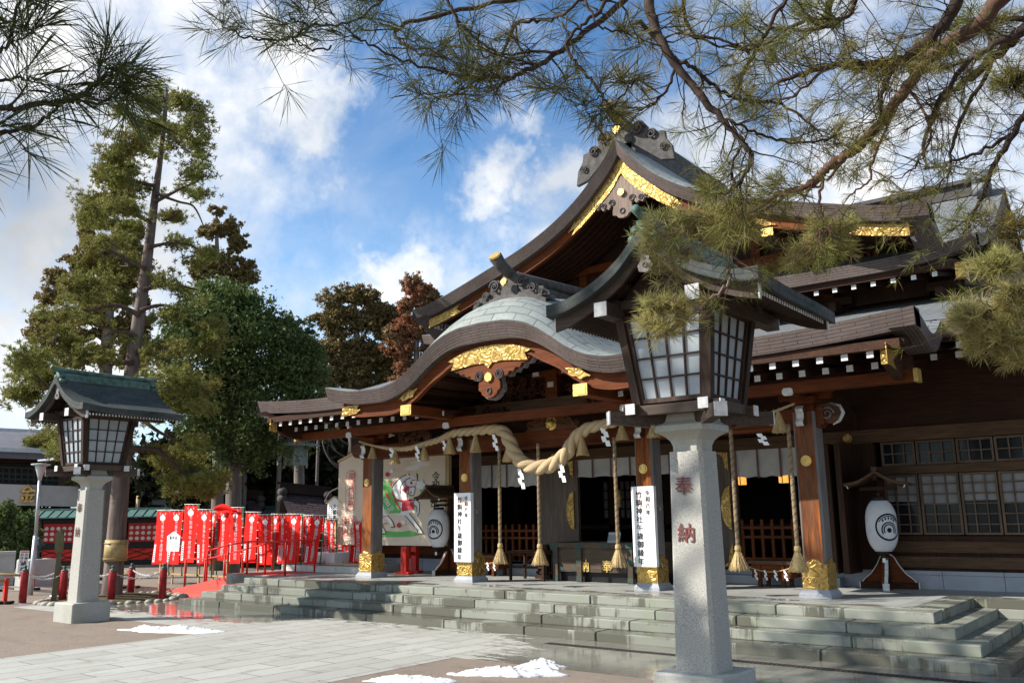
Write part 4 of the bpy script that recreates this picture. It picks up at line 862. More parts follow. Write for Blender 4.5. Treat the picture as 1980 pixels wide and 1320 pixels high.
# ================================================================= LANTERNS ON STONE PILLARS
def make_lantern(cx, cy, label, ink):
    T = thing('stone_lantern', label, 'lantern', (cx, cy, 0), 'tall lanterns on granite pillars')
    g = MB(); g.frus(cx-.37, cx+.37, cy-.37, cy+.37, 0, .353, .02); part(g, 'plinth', GRANL, T)
    b0, b1, c = .213, .185, .035
    def rg(h, z, c=c): return [(cx-h+c, cy-h, z), (cx+h-c, cy-h, z), (cx+h, cy-h+c, z), (cx+h, cy+h-c, z), (cx+h-c, cy+h, z), (cx-h+c, cy+h, z), (cx-h, cy+h-c, z), (cx-h, cy-h+c, z)]
    def loft(rs, m_): 
        V = sum(rs, []); k = len(rs); m_.add(V, [tuple(reversed(range(8)))]+[(j*8+q, j*8+(q+1) % 8, j*8+8+(q+1) % 8, j*8+8+q) for j in range(k-1) for q in range(8)]+[tuple(range((k-1)*8, k*8))])
    g = MB(); loft([rg(b0, .353), rg(b1, 2.46)], g); part(g, 'pillar', GRAN, T)
    g = MB(); loft([rg(.155, 2.46), rg(.158, 2.52), rg(.175, 2.57), rg(.21, 2.61), rg(.26, 2.645), rg(.29, 2.66), rg(.29, 2.72), rg(.25, 2.76), rg(.23, 2.86)], g); part(g, 'capital', GRANL, T)
    glyph('奉納', .20, 'inscription', ink, T, (cx-.02, cy-.205, 2.12), (1, 0, 0), (0, 0, 1), 2.3, .006, .0012)
    for sx in (-1, 1):   # crossed bearer beams on the diagonals, white ends
        d = Vector((.7071, .7071*sx, 0)); a = Vector((cx, cy, 2.80+(.002 if sx > 0 else 0)))
        g = MB(); g.bar(a-d*.86, a+d*.86, .12, .13)
        for e in (-1, 1):
            p = a+d*.86*e; g.mat(1); g.bar(p, p+d*.012*e, .126, .136)
            g.mat(0); g.bar(a+d*.45*e-Vector((0, 0, .07)), a+d*.80*e-Vector((0, 0, .055)), .11, .05, w2=.11, h2=.01)
        part(g, 'bearer_beam', [W_LANX, WHITEW], T)
    z = 2.875
    for k, (ax, s) in enumerate((('x', -1), ('x', 1), ('y', -1), ('y', 1))):
        g = MB(); L, o = .53, .40*s; zz = z+(.0 if ax == 'x' else .012)
        if ax == 'x': g.box(cx-L, cx+L, cy+o-.05, cy+o+.05, zz-.055, zz+.045); g.mat(1); [g.box(*sorted((cx+e*L, cx+e*(L+.012))), cy+o-.053, cy+o+.053, zz-.058, zz+.048) for e in (-1, 1)]
        else: g.box(cx+o-.05, cx+o+.05, cy-L, cy+L, zz-.055, zz+.045); g.mat(1); [g.box(cx+o-.053, cx+o+.053, *sorted((cy+e*L, cy+e*(L+.012))), zz-.058, zz+.048) for e in (-1, 1)]
        part(g, 'frame_beam', [W_LANX, WHITEW], T)
    zb, zt, hb, ht = 2.93, 3.92, .385, .505
    H = lambda t: hb+(ht-hb)*t
    for sx in (-1, 1):
        for sy in (-1, 1):
            g = MB(); a = Vector((cx+sx*hb, cy+sy*hb, zb)); b_ = Vector((cx+sx*ht, cy+sy*ht, zt)); q = .045
            g.hexa([a+Vector((i*q, j*q, 0)) for i, j in ((-1, -1), (1, -1), (1, 1), (-1, 1))]+[b_+Vector((i*q, j*q, 0)) for i, j in ((-1, -1), (1, -1), (1, 1), (-1, 1))]); part(g, 'corner_post', W_LAN, T)
    for (nx, ny) in ((0, -1), (1, 0), (0, 1), (-1, 0)):
        tx, ty = -ny, nx
        def P(s, t, off=0.): h = H(t)+off; return Vector((cx+nx*h+tx*s*H(t), cy+ny*h+ty*s*H(t), zb+(zt-zb)*t))
        def seg(m_, s0, t0, s1, t1, w_, dpt): m_.bar(P(s0, t0, .0), P(s1, t1, .0), w_, dpt, up=(nx, ny, .0001))
        g = MB(); fr = .84
        g.add([P(-fr, .04, -.012), P(fr, .04, -.012), P(fr, .90, -.012), P(-fr, .90, -.012)], [(0, 1, 2, 3)]); g.add([P(-fr, .04, -.018), P(fr, .04, -.018), P(fr, .90, -.018), P(-fr, .90, -.018)], [(3, 2, 1, 0)]); pn = part(g, 'pane', SHOJI, T)
        g = MB()
        for i in range(1, 4): s = -fr+2*fr*i/4; seg(g, s, .05, s, .89, .017, .02)
        for j in range(1, 4): t = .05+.84*j/4; seg(g, -fr, t, fr, t, .016, .021)
        for s in (-fr, fr): seg(g, s, .03, s, .91, .035, .035)
        for t in (.035, .905): seg(g, -fr-.05, t, fr+.05, t, .045, .038)
        part(g, 'lattice', W_LAN, pn)
    g = MB()
    for (nx, ny) in ((0, -1), (1, 0), (0, 1), (-1, 0)): h = ht+.0; g.bar((cx+nx*h-ny*(h+.12), cy+ny*h+nx*(h+.12), zt+.04+.01*abs(nx)), (cx+nx*h+ny*(h+.12), cy+ny*h-nx*(h+.12), zt+.04+.01*abs(nx)), .09, .09)
    part(g, 'head_frame', W_LANX, T)
    # roof: ridge front to back
    RPf = sym(spl([0, .12, .28, .5, .8, 1.02, 1.17], [4.62, 4.52, 4.36, 4.21, 4.06, 3.985, 3.96])); y0, y1 = cy-.88, cy+1.18
    lf = lambda d, y: (.06 if y < cy else -.02)*(abs(d)/1.17)**3*(abs(y-cy-.15)/1.03)**3
    g = MB().sm_(); dd = lin(-1.17, 1.17, 40); yy = lin(y0, y1, 14); g.grid([[(cx+d, y, RPf(d)+lf(d, y)) for d in dd] for y in yy], flip=True); part(g, 'roof', VERD, T)
    g = MB(); th = .125
    for y, f in ((y0, True), (y1, False)): g.grid([[(cx+d, y, RPf(d)+lf(d, y)-th*j/2) for j in range(3)] for d in dd], flip=f)
    for sg in (-1, 1):
        g.grid([[(cx+sg*1.17, y, RPf(1.17)+lf(1.17, y)-th*j/2) for j in range(3)] for y in yy], flip=sg > 0)
        g.grid([[(cx+sg*1.17, y, RPf(1.17)+lf(1.17, y)-th), (cx+sg*.95, y, RPf(.95)+lf(.95, y)-th)] for y in yy], flip=sg < 0)
    for a, b_ in ((y0, y0+.12), (y1-.12, y1)): g.grid([[(cx+d, a, RPf(d)+lf(d, a)-th), (cx+d, b_, RPf(d)+lf(d, b_)-th)] for d in dd])
    part(g, 'roof_edge', VERD, T)
    g = MB(); g.grid([[(cx+d, y, RPf(d)-.07) for d in lin(-1.1, 1.1, 24)] for y in (y0+.1, y1-.1)]); part(g, 'soffit', W_LAN, T)
    g = MB()
    for i in range(30):
        y = y0+.12+i*(y1-y0-.24)/29
        for sg in (-1, 1):
            ds_ = (1.09, .8, .55, .35); 
            for a, b_ in zip(ds_, ds_[1:]): g.mat(0); g.hexa([(cx+sg*a, y-.012, RPf(a)-.165), (cx+sg*a, y+.012, RPf(a)-.165), (cx+sg*b_, y+.012, RPf(b_)-.165), (cx+sg*b_, y-.012, RPf(b_)-.165), (cx+sg*a, y-.012, RPf(a)-.12), (cx+sg*a, y+.012, RPf(a)-.12), (cx+sg*b_, y+.012, RPf(b_)-.12), (cx+sg*b_, y-.012, RPf(b_)-.12)])
            g.mat(1); g.box(*sorted((cx+sg*1.09, cx+sg*1.097)), y-.014, y+.014, RPf(1.09)-.168, RPf(1.09)-.128)
    tag(part(g, 'rafter_slats', [W_LAN, WHITEW], T))
    for y in (y0+.10, y1-.14):
        for sg in (-1, 1):
            g = MB(); q = lin(.0, 1.12, 16)
            for a, b_ in zip(q, q[1:]): g.hexa([(cx+sg*a, y, RPf(a)-.225), (cx+sg*a, y+.035, RPf(a)-.225), (cx+sg*b_, y+.035, RPf(b_)-.225), (cx+sg*b_, y, RPf(b_)-.225), (cx+sg*a, y, RPf(a)-.08), (cx+sg*a, y+.035, RPf(a)-.08), (cx+sg*b_, y+.035, RPf(b_)-.08), (cx+sg*b_, y, RPf(b_)-.08)])
            g.mat(1); g.box(*sorted((cx+sg*1.12, cx+sg*1.132)), y-.003, y+.038, RPf(1.12)-.228, RPf(1.12)-.077); part(g, 'bargeboard', [W_LANX, WHITEW], T)
    for d_, w_ in ((-.52, .07), (.50, .07), (0, .05)):
        g = MB(); zz = RPf(abs(d_))-.315 if d_ else RPf(0)-.30; g.box(cx+d_-w_, cx+d_+w_, y0+.04, y1-.06, zz-w_, zz+w_)
        g.mat(1); [g.box(cx+d_-w_-.003, cx+d_+w_+.003, *sorted((yy_, yy_+e*.01)), zz-w_-.003, zz+w_+.003) for yy_, e in ((y0+.04, -1), (y1-.06, 1))]
        if d_: part(g, 'purlin', [W_LANX, WHITEW], T)
    g = MB(); g.prism([(-.5, 3.98), (.5, 3.98), (0, RPf(0)-.15)], (cx, cy-.5, 0), (1, 0, 0), (0, 0, 1), -1.0); part(g, 'gable_board', W_LAN, T)
    pp = [(0, -.24), (.07, -.22), (.085, -.16), (.045, -.11), (.05, -.07), (.08, -.03), (.06, .03), (.03, .05)]; pp = pp+[(-a, b_) for a, b_ in pp[::-1]][:-1]
    g = MB(); g.prism(pp, (cx, y0+.085, RPf(0)-.20), (1, 0, 0), (0, 0, 1), .03); g.sm_(); g.tube([(cx+.025*math.cos(a), y0+.05, RPf(0)-.36+.025*math.sin(a)) for a in lin(0, 2*PI, 12)], .008, 5); part(g, 'gable_pendant', W_PILG, T)
    g = MB(); g.box(cx-.05, cx+.05, y0+.12, y1-.12, 4.56, 4.70); g.box(cx-.085, cx+.085, y0+.14, y1-.14, 4.55, 4.62); g.sm_(); g.tube([(cx, y0-.10, 4.80), (cx, y0+.05, 4.755), (cx, cy, 4.745), (cx, y1-.05, 4.755), (cx, y1+.03, 4.77)], [.045, .045, .045, .045, .045], 12); part(g, 'ridge', VERDP, T)
    for y in (y0+.08, y1-.08):
        g = MB().sm_(); g.box(cx-.07, cx+.07, y-.04, y+.04, 4.52, 4.72)
        for sg in (-1, 1): g.cyl((cx+sg*.09, y-.05, 4.63), (cx+sg*.09, y+.05, 4.63), .04, 10); g.cyl((cx+sg*.12, y-.05, 4.53), (cx+sg*.12, y+.05, 4.53), .05, 10)
        part(g, 'ridge_ornament', VERDP, T)
    return T
make_lantern(-4.10, 8.25, 'tall granite and timber lantern nearest the camera, red inscription, in front of the steps', flat('red_inscription', (.20, .06, .055), .8))
make_lantern(-17.33, 8.74, 'tall granite and timber lantern with green roof beside the rope-wrapped pine trunk', flat('brown_inscription', (.10, .055, .045), .8))

# ================================================================= THINGS OF THE PORCH
def catmull(P, n):
    out = []; P = [P[0]]+list(P)+[P[-1]]
    for i in range(1, len(P)-2):
        for k in range(n):
            t = k/n; a, b_, c, d = (np.array(q, float) for q in P[i-1:i+3]); out.append(tuple(.5*((2*b_)+(c-a)*t+(2*a-5*b_+4*c-d)*t*t+(3*b_-a-3*c+d)*t**3)))
    out.append(tuple(P[-1])); return out
RP = [(-5.0, 3.55, .018), (-4.5, 3.42, .028), (-4.0, 3.335, .042), (-3.5, 3.30, .055), (-3.0, 3.36, .06), (-2.5, 3.44, .07), (-2.1, 3.54, .085), (-1.6, 3.545, .095), (-1.15, 3.55, .105), (-.85, 3.50, .12), (-.68, 3.30, .135), (-.55, 3.05, .14), (-.33, 2.84, .14), (.03, 2.745, .14), (.4, 2.80, .14), (.68, 2.99, .135), (.9, 3.25, .125), (1.15, 3.40, .11), (1.5, 3.45, .10), (2.0, 3.50, .09), (2.5, 3.46, .075), (3.1, 3.38, .06), (3.7, 3.33, .045), (4.3, 3.34, .033), (4.7, 3.42, .026), (5.05, 3.52, .018)]
RC = catmull(RP, 12); RYP = 13.62
shm = thing('sacred_rope', 'thick twisted straw rope looped across the front of the porch', 'straw rope', (X0, RYP, 3.4))
L = [0.]
for a, b_ in zip(RC, RC[1:]): L.append(L[-1]+math.hypot(b_[0]-a[0], b_[1]-a[1]))
ph_ = [0.]
for i in range(1, len(RC)): ph_.append(ph_[-1]+2*PI*(L[i]-L[i-1])/(RC[i][2]*4.6+.16))
for s in range(3):
    pts = []; rad = []
    for i, (d, z, r) in enumerate(RC):
        j = min(i+1, len(RC)-1); k = max(i-1, 0); tx, tz = RC[j][0]-RC[k][0], RC[j][1]-RC[k][1]; q = math.hypot(tx, tz); nx_, nz_ = -tz/q, tx/q; a = ph_[i]+2*PI/3*s
        pts.append((X0+d+nx_*r*.46*math.cos(a), RYP+r*.46*math.sin(a), z+nz_*r*.46*math.cos(a))); rad.append(r*.585)
    g = MB().sm_(); g.tube(pts, rad, 10, uvs=True); part(g, 'strand', ROPE, shm)
g = MB()   # stray fibres
rr = random.Random(5)
for k in range(420):
    i = rr.randrange(8, len(RC)-8); d, z, r = RC[i]; a = rr.uniform(0, 2*PI); p = Vector((X0+d+r*.9*math.cos(a), RYP-r*.5*abs(math.sin(a)), z+r*.9*math.sin(a))); q = p+Vector((rr.uniform(-1, 1), rr.uniform(-.6, .2), rr.uniform(-1, 1)))*.06
    g.tube([p, q], [.0018, .0008], 3, cap=False)
part(g, 'loose_fibres', STRAW, shm)
def rope_z(d): return float(np.interp(d, [p[0] for p in RC], [p[1] for p in RC])), float(np.interp(d, [p[0] for p in RC], [p[2] for p in RC]))
def straw_tassel(p, l, r, seed):
    rr = random.Random(seed); g = MB().sm_()
    g.lathe([(.010, 0), (.02, -.03), (r*.45, -l*.35), (r*.75, -l*.72), (r*.88, -l)], p, 16); g.sm_(False)
    for k in range(46):
        a = rr.uniform(0, 2*PI); e = r*rr.uniform(.75, 1.12); g.tube([(p[0]+.015*math.cos(a), p[1]+.015*math.sin(a), p[2]), (p[0]+e*.55*math.cos(a), p[1]+e*.55*math.sin(a), p[2]-l*.5), (p[0]+e*math.cos(a), p[1]+e*math.sin(a), p[2]-l*rr.uniform(.93, 1.06))], [.004, .005, .004], 4, cap=False)
    g.sm_(); g.tube([(p[0]+.024*math.cos(a), p[1]+.024*math.sin(a), p[2]-.04) for a in lin(0, 2*PI, 12)], .006, 5)
    return g
for k, (u, v0, v1) in enumerate(((720, 875, 897), (764, 872, 898), (820, 865, 893), (869, 846, 879), (919, 841, 877), (982, 854, 887), (1125, 843, 882), (1202, 832, 864), (1264, 834, 858), (1505, 800, 843))):
    a = gy(u, v0, RYP-.04); l = a.z-gy(u, v1, RYP-.04).z; zr_, rr_ = rope_z(a.x-X0)
    a.z = zr_-rr_*.6; l = max(.26, l)
    part(straw_tassel(a, l, .115, 50+k), 'straw_tassel', STRAW, shm)
def shide(p, s, seed, wid=.07):
    rr = random.Random(seed); g = MB(); x, y, z = p; tw = rr.uniform(-.3, .3); q = Vector((math.cos(tw), math.sin(tw), 0)); o = Vector(p); n = 4
    for k in range(n):
        off = q*(wid*.55*(k % 2 if k < 3 else 1.35)+wid*.25*k*.4); a = o+off+Vector((0, -.004*k, -s*k*.9)); dn = Vector((0, 0, -s*1.15)); sk = q*wid*.35
        g.add([a, a+q*wid, a+q*wid+dn+sk, a+dn+sk], [(0, 1, 2, 3)]); b_ = Vector((0, .002, 0)); g.add([a+b_, a+q*wid+b_, a+q*wid+dn+sk+b_, a+dn+sk+b_], [(3, 2, 1, 0)])
    return g
for k, (u, v, s) in enumerate(((752, 866, .07), (802, 862, .085), (855, 852, .07), (951, 840, .085), (1160, 826, .09), (1000, 906, .10), (1078, 892, .10), (1462, 838, .05))):
    a = gy(u, v, RYP-.06); part(shide(a, s, 70+k, .085), 'paper_streamer', PAPERW, shm)
BRL = ['thick bell rope with straw tassel hanging left of the looped straw rope', 'bell rope with straw tassel hanging through the middle of the looped straw rope', 'bell rope with straw tassel hanging before the offering box', 'bell rope with straw tassel just right of the near granite lantern pillar', 'bell rope with straw tassel hanging against the rightmost porch pillar']
BROPE = flat('bell_rope_hemp', (.34, .25, .15), .9, 0, .2, 30, .4); BROPE2 = flat('bell_rope_dark_hemp', (.22, .16, .10), .9, 0, .2, 30, .4)
for k, d in enumerate((-.93, .02, 1.72, 3.95, 4.92)):
    x = X0+d; B = thing('bell_rope', BRL[k], 'rope', (x, RYP, PZ), 'bell ropes along the porch'); zb = 1.26
    for s in range(3):
        g = MB().sm_(); n = 150; g.tube([(x+.017*math.cos(2*PI*(i/n*17+s/3)), RYP+.017*math.sin(2*PI*(i/n*17+s/3)), zb+(3.2-zb)*i/n) for i in range(n+1)], .019, 6, uvs=True); part(g, 'strand', BROPE if s else BROPE2, B)
    g = straw_tassel(Vector((x, RYP, zb+.05)), .36, .15, 90+k); g.lathe([(.02, 0), (.045, -.02), (.055, -.07), (.045, -.1), (.02, -.11)], (x, RYP, zb+.09), 12); part(g, 'tassel', STRAW, B)
# long name boards tied to the two middle pillars
for k, (px, lab) in enumerate(((PX[1], 'tall white name board with black writing on the pillar left of the bell ropes'), (PX[2], 'tall white name board with black writing on the pillar just left of the near lantern'))):
    S = thing('sign_board', lab, 'sign', (px, PYc-PH-.03, .99), 'white boards on the porch pillars')
    g = MB(); y = PYc-PH-.05; g.box(px-.225, px+.225, y-.03, y+.06, .95, 2.33); part(g, 'board', PAPERW, S)
    g = MB(); g.prism([(.15*math.cos(a), .15*math.sin(a)) for a in lin(0, 2*PI, 33)[:-1]], (px+.0, y-.0305, 2.10), (1, 0, 0), (0, 0, 1), .0015); part(g, 'red_sun', flat('faint_red', (.84, .68, .66), .6), S)
    glyph('竹駒神社午歳御縁年', .128, 'lettering', INK, S, (px-.075, y-.034, 2.19), (1, 0, 0), (0, 0, 1), 1.12, .008, .003)
    glyph('令和八年', .095, 'lettering', INK, S, (px+.105, y-.034, 2.22), (1, 0, 0), (0, 0, 1), 1.2, .008, .003)
    g = MB()
    for z in (1.02, 2.0): g.tube([(px+.225, y+.05, z), (px+.26, y+.12, z-.02), (px+.25, y+.13, z-.10), (px+.27, y+.12, z-.05)], .004, 4)
    part(g, 'tie', CLOTHW, S)
# offering box
S = thing('offering_box', 'large dark wooden offering box with green bronze fittings and gilded lettering', 'offering box', (X0+.55, 15.4, PZ)); bx0, bx1, by0, by1 = X0-.62, X0+1.78, 14.98, 15.85
OFW = wood('offering_timber', (.055, .038, .027), (.12, .088, .066), 'x')
g = MB(); g.box(bx0+.03, bx1-.03, by0+.03, by1-.03, PZ+.2, 1.24); part(g, 'body', OFW, S)
g = MB(); g.box(bx0-.07, bx1+.07, by0-.05, by0+.07, 1.22, 1.31); g.box(bx0-.07, bx1+.07, by1-.07, by1+.05, 1.22, 1.31); g.box(bx0-.07, bx0+.06, by0+.07, by1-.07, 1.22, 1.31); g.box(bx1-.06, bx1+.07, by0+.07, by1-.07, 1.22, 1.31); part(g, 'rim', OFW, S)
g = MB()
for i in range(12): y = by0+.1+i*.058; g.box(bx0+.06, bx1-.06, y, y+.03, 1.25, 1.285)
part(g, 'slats', OFW, S)
for x in (bx0-.02, bx0+.55, bx1-.68, bx1-.09):
    g = MB(); g.box(x, x+.11, by0-.025, by0+.03, PZ, 1.22); part(g, 'leg', OFW, S)
g = MB()
for x in (bx0-.075, bx0+.52, bx0+1.15, bx1-.7, bx1-.16): g.box(x, x+.2, by0-.055, by0-.048, 1.215, 1.315)
for x in (bx0-.026, bx0+.544, bx1-.686, bx1-.096):
    for z in (PZ+.02, .92, 1.12): g.box(x, x+.122, by0-.032, by0-.024, z, z+.10)
for x, s in ((bx0+.1, 1), (bx0+.52, -1), (bx0+.69, 1), (bx1-.72, -1), (bx1-.55, 1), (bx1-.12, -1)): g.prism([(0, 0), (s*.14, 0), (0, .14)] if s > 0 else [(0, 0), (0, .14), (-.14, 0)], (x, by0+.022, PZ+.22), (1, 0, 0), (0, 0, 1), .003)
part(g, 'bronze_fitting', flat('dull_bronze_green', (.045, .07, .06), .7, .0), S)
for ch_, u_ in (('奉', 1172), ('納', 1128)): glyph(ch_, .25, 'gilded_lettering', GOLD, S, (gy(u_, 1077, by0).x, by0+.022, .87), (1, 0, 0), (0, 0, 1), 1, .015, .012)
g = MB(); g.box(bx0+.03, bx1-.03, by0+.12, by1-.1, PZ, PZ+.2); part(g, 'plinth', BLACK, S)
p = gy(1187, 1036, 15.5); S = thing('notice_card', 'small pale notice card standing on the offering box', 'notice', (p.x, 15.5, 1.29)); g = MB(); g.hexa([(p.x-.14, 15.46, 1.29), (p.x+.14, 15.46, 1.29), (p.x+.14, 15.47, 1.29), (p.x-.14, 15.47, 1.29), (p.x-.14, 15.54, 1.50), (p.x+.14, 15.54, 1.50), (p.x+.14, 15.55, 1.50), (p.x-.14, 15.55, 1.50)]); part(g, 'card', flat('pale_card', (.55, .62, .64), .5), S)
g = MB()
for j in range(5): g.box(p.x-.11+j*.05, p.x-.10+j*.05, 15.475+.0, 15.482, 1.32, 1.46)
part(g, 'lettering', flat('grey_ink', (.2, .22, .25), .7), S)
# stands with small straw ropes
def rope_stand(x, y, w_, label):
    S = thing('wooden_stand', label, 'stand', (x, y, PZ), 'rope-hung stands on the porch floor')
    g = MB(); g.box(x-w_/2, x+w_/2, y-.2, y+.2, PZ+.16, PZ+.40); part(g, 'box', W_RED, S)
    g = MB(); g.box(x-w_/2-.05, x+w_/2+.05, y-.26, y+.26, PZ+.40, PZ+.46); part(g, 'top', W_BEAM, S)
    for a in (-.3, .3):
        for b_ in (-.19, .19): g = MB(); g.box(x+a*w_-.03, x+a*w_+.03, y+b_-.03-.01*(b_ < 0), y+b_+.03, PZ, PZ+.40); part(g, 'leg', W_RED, S)
    g = MB().sm_(); g.tube([(x-w_/2-.08+(w_+.16)*i/12, y-.25, PZ+.36-.09*math.sin(PI*i/12)) for i in range(13)], .012, 6); part(g, 'straw_rope', STRAW, S)
    for i in range(4): xx = x-w_/2+w_*(i+.5)/4; part(shide((xx-.02, y-.27, PZ+.30), .045, i+3, .035), 'paper_streamer', PAPERW, S)
rope_stand(gy(1497, 1100, 15.7).x, 15.75, .72, 'small wooden stand with straw rope and paper streamers near the rightmost pillar')
rope_stand(gy(948, 1100, 15.75).x, 15.8, .72, 'small wooden stand with straw rope and paper streamers behind the left name-board pillar')
S = thing('wooden_table', 'dark narrow wooden table standing left of the offering box', 'table', (-11.2, 15.0, PZ)); 
g = MB(); g.box(-11.72, -10.72, 14.75, 15.35, 1.10, 1.14); part(g, 'tabletop', W_DARK, S)
for x in (-11.66, -10.82):
    for y in (14.79, 15.28): g = MB(); g.box(x, x+.045, y, y+.045, PZ, 1.10); part(g, 'leg', W_DARKZ, S)
g = MB(); g.box(-11.64, -10.8, 14.80, 14.83, .80, .84); g.bar((-11.3, 14.81, .84), (-10.95, 14.81, 1.08), .03, .04); part(g, 'stretcher', W_DARK, S)
S = thing('slatted_screen', 'low dark slatted timber screen between the table and the offering box', 'screen', (-11.0, 15.6, PZ))
for i in range(12): g = MB(); x = -11.45+i*.088; g.box(x, x+.045, 15.5, 15.56, PZ+.06, 1.14); part(g, 'slat', W_DARKZ, S)
g = MB(); g.box(-11.5, -10.4, 15.49, 15.58, 1.05, 1.09); g.box(-11.5, -10.4, 15.49, 15.58, PZ+.1, PZ+.15); part(g, 'rail', W_DARK, S)
for x in (-11.25, -10.6): g = MB(); g.box(x-.2, x+.2, 15.4, 15.66, PZ, PZ+.08); g.box(x-.07, x+.07, 15.47, 15.6, PZ, 1.25); part(g, 'foot', W_DARKZ, S)
# gilded wand on a dark stand and gilded chair seen through the doors
p = gy(1198, 985, 17.6); S = thing('gilded_wand', 'gilded ceremonial wand on a stand inside the dark doorway', 'ornament', (p.x, 17.6, .86)); g = MB().sm_(); g.lathe([(.09, 0), (.05, .05), (.03, .3), (.03, 1.1), (.05, 1.14)], (p.x, 17.6, .86)); part(g, 'stand', BLACK, S)
g = MB().sm_(); g.lathe([(.03, 0), (.05, .05), (.03, .12), (.06, .18), (.07, .24), (.03, .3), (.06, .36), (.01, .42)], (p.x, 17.6, 2.0)); part(g, 'finial', GOLD, S)
# paper lanterns in roofed stands
def paper_lantern(x, y, rz, label, crest):
    ca = crest
    S = thing('paper_lantern', label, 'lantern', (x, y, PZ), 'white paper lanterns in roofed stands'); zc = 1.60
    g = MB().sm_()
    prof = []
    for i in range(41):
        t = i/40; z = -.42+.84*t; r = .25*(1-abs(2*t-1)**3.2*.48); prof.append((r*(1+(.012 if i % 2 else 0)), z))
    g.lathe(prof, (x, y, zc), 32); ls = part(g, 'lantern_body', flat('lantern_paper', (.66, .67, .70), .35, 0, .12, 3), S)
    g = MB(); g.lathe([(.12, 0), (.12, .04)], (x, y, zc-.46), 20); g.lathe([(.12, 0), (.12, .05)], (x, y, zc+.42), 20); part(g, 'lantern_rim', BLACK, S)
    # crest of rings, leaves and a jewel on the paper
    f = Vector((math.sin(rz), -math.cos(rz), 0)); t = Vector((math.cos(rz), math.sin(rz), 0))
    def onp(a, b_, off=.004):
        b_ = b_*1.45+.01; zz = zc+b_; tt_ = (b_+.42)/.84; r = .25*(1-abs(2*tt_-1)**3.2*.48)+off; a *= 1.45; an = a/r; return Vector((x, y, zz))+(f*math.cos(an+ca)+t*math.sin(an+ca))*r
    g = MB(); cz = -.02
    def ring(r0, r1, a0=0, a1=2*PI, n=40, dy=0.):
        for i in range(n):
            q0 = a0+(a1-a0)*i/n; q1 = a0+(a1-a0)*(i+1)/n
            V = [onp(r*math.cos(q), cz+dy+r*math.sin(q)) for r, q in ((r0, q0), (r1, q0), (r1, q1), (r0, q1))]; g.add(V, [(0, 1, 2, 3), (3, 2, 1, 0)])
    ring(.135, .155); ring(.075, .090, -.6, PI+.6, 30, -.03); ring(.052, .066, -.6, PI+.6, 26, -.03); ring(.0, .028, 0, 2*PI, 16, -.035); ring(.118, .128, .5, PI-.5, 24)
    for i in range(5): a = PI*.5+(i-2)*.36; ring(.0, .020, 0, 2*PI, 8, 0) if False else g.add([onp(.10*math.cos(a)+dx, cz+.10*math.sin(a)+dz) for dx, dz in ((-.012, 0), (0, -.02), (.012, 0), (0, .02))], [(0, 1, 2, 3), (3, 2, 1, 0)])
    for j in range(5): w_ = .085-.008*j*j*.6; g.add([onp(a, cz-.095-.011*j+dz) for a, dz in ((-w_, 0), (w_, 0), (w_, .006), (-w_, .006))], [(0, 1, 2, 3), (3, 2, 1, 0)])
    part(g, 'crest', INK, ls)
    # stand: post, cross feet, braces, gabled roof
    T = Vector((x, y, 0)); bk = -f*.33; M = lambda a, b_, z: tuple(T+t*a-f*b_+Vector((0, 0, z)))
    g = MB(); g.bar(M(0, .33, PZ+.1), M(0, .33, 2.38), .09, .09, up=t); part(g, 'post', W_DARKZ, S)
    for d_ in (t, -f):
        g = MB(); c0 = T-f*.33; a, b_ = c0-d_*.46+Vector((0, 0, PZ+.06)), c0+d_*.46+Vector((0, 0, PZ+.06)); g.bar(a, b_, .10, .11); g.mat(1)
        for e, q in ((-1, a), (1, b_)): g.bar(q, q+d_*e*.012, .104, .115)
        part(g, 'foot', [W_DARK, WHITEW], S)
        for e in (-1, 1):
            g = MB(); nrm = d_.cross(Vector((0, 0, 1))); o = c0+Vector((0, 0, PZ+.115))-nrm*.025
            pl = [(.04, 0), (.42, 0), (.38, .05), (.27, .14), (.17, .28), (.10, .42), (.04, .46)]
            g.prism([(a_, b2) for a_, b2 in pl], o, d_*e, (0, 0, 1), .05*(1)); g.mat(1)
            for (a_, b2), (a2, b3) in zip(pl[1:], pl[2:]): g.bar(o+nrm*.025+d_*e*(a_+.006)+Vector((0, 0, b2)), o+nrm*.025+d_*e*(a2+.006)+Vector((0, 0, b3)), .055, .012)
            part(g, 'brace', [W_RED, WHITEW], S)
    g = MB(); g.bar(M(0, .33, 2.12), M(0, -.1, 2.12), .05, .05); g.bar(M(0, .33, 1.10), M(0, -.08, 1.10), .07, .05); g.cyl(M(0, 0, 2.12), M(0, 0, 2.06), .01, 6); part(g, 'arm', W_DARK, S)
    g = MB(); k = 12; pr = sym(spl([0, .15, .32, .5], [2.52, 2.42, 2.34, 2.31]))
    dd = lin(-.5, .5, 21)
    g.grid([[M(d, b_, pr(d)) for d in dd] for b_ in (-.36, .42)], flip=True); g.grid([[M(d, b_, pr(d)-.05) for d in dd] for b_ in (-.36, .42)])
    for b_, fl in ((-.36, False), (.42, True)): g.grid([[M(d, b_, pr(d)), M(d, b_, pr(d)-.05)] for d in dd], flip=not fl)
    for d in (-.5, .5): g.add([M(d, -.36, pr(d)), M(d, .42, pr(d)), M(d, .42, pr(d)-.05), M(d, -.36, pr(d)-.05)], [(0, 1, 2, 3)])
    g.bar(M(0, -.36, 2.545), M(0, .42, 2.545), .08, .06); part(g, 'roof', W_BEAM, S)
    g = MB()
    for sg in (-1, 1): g.bar(M(sg*.03, -.31, 2.44), M(sg*.44, -.31, 2.25), .03, .05); g.mat(1); g.bar(M(sg*.44, -.31, 2.25), M(sg*.455, -.31, 2.243), .034, .054); g.mat(0)
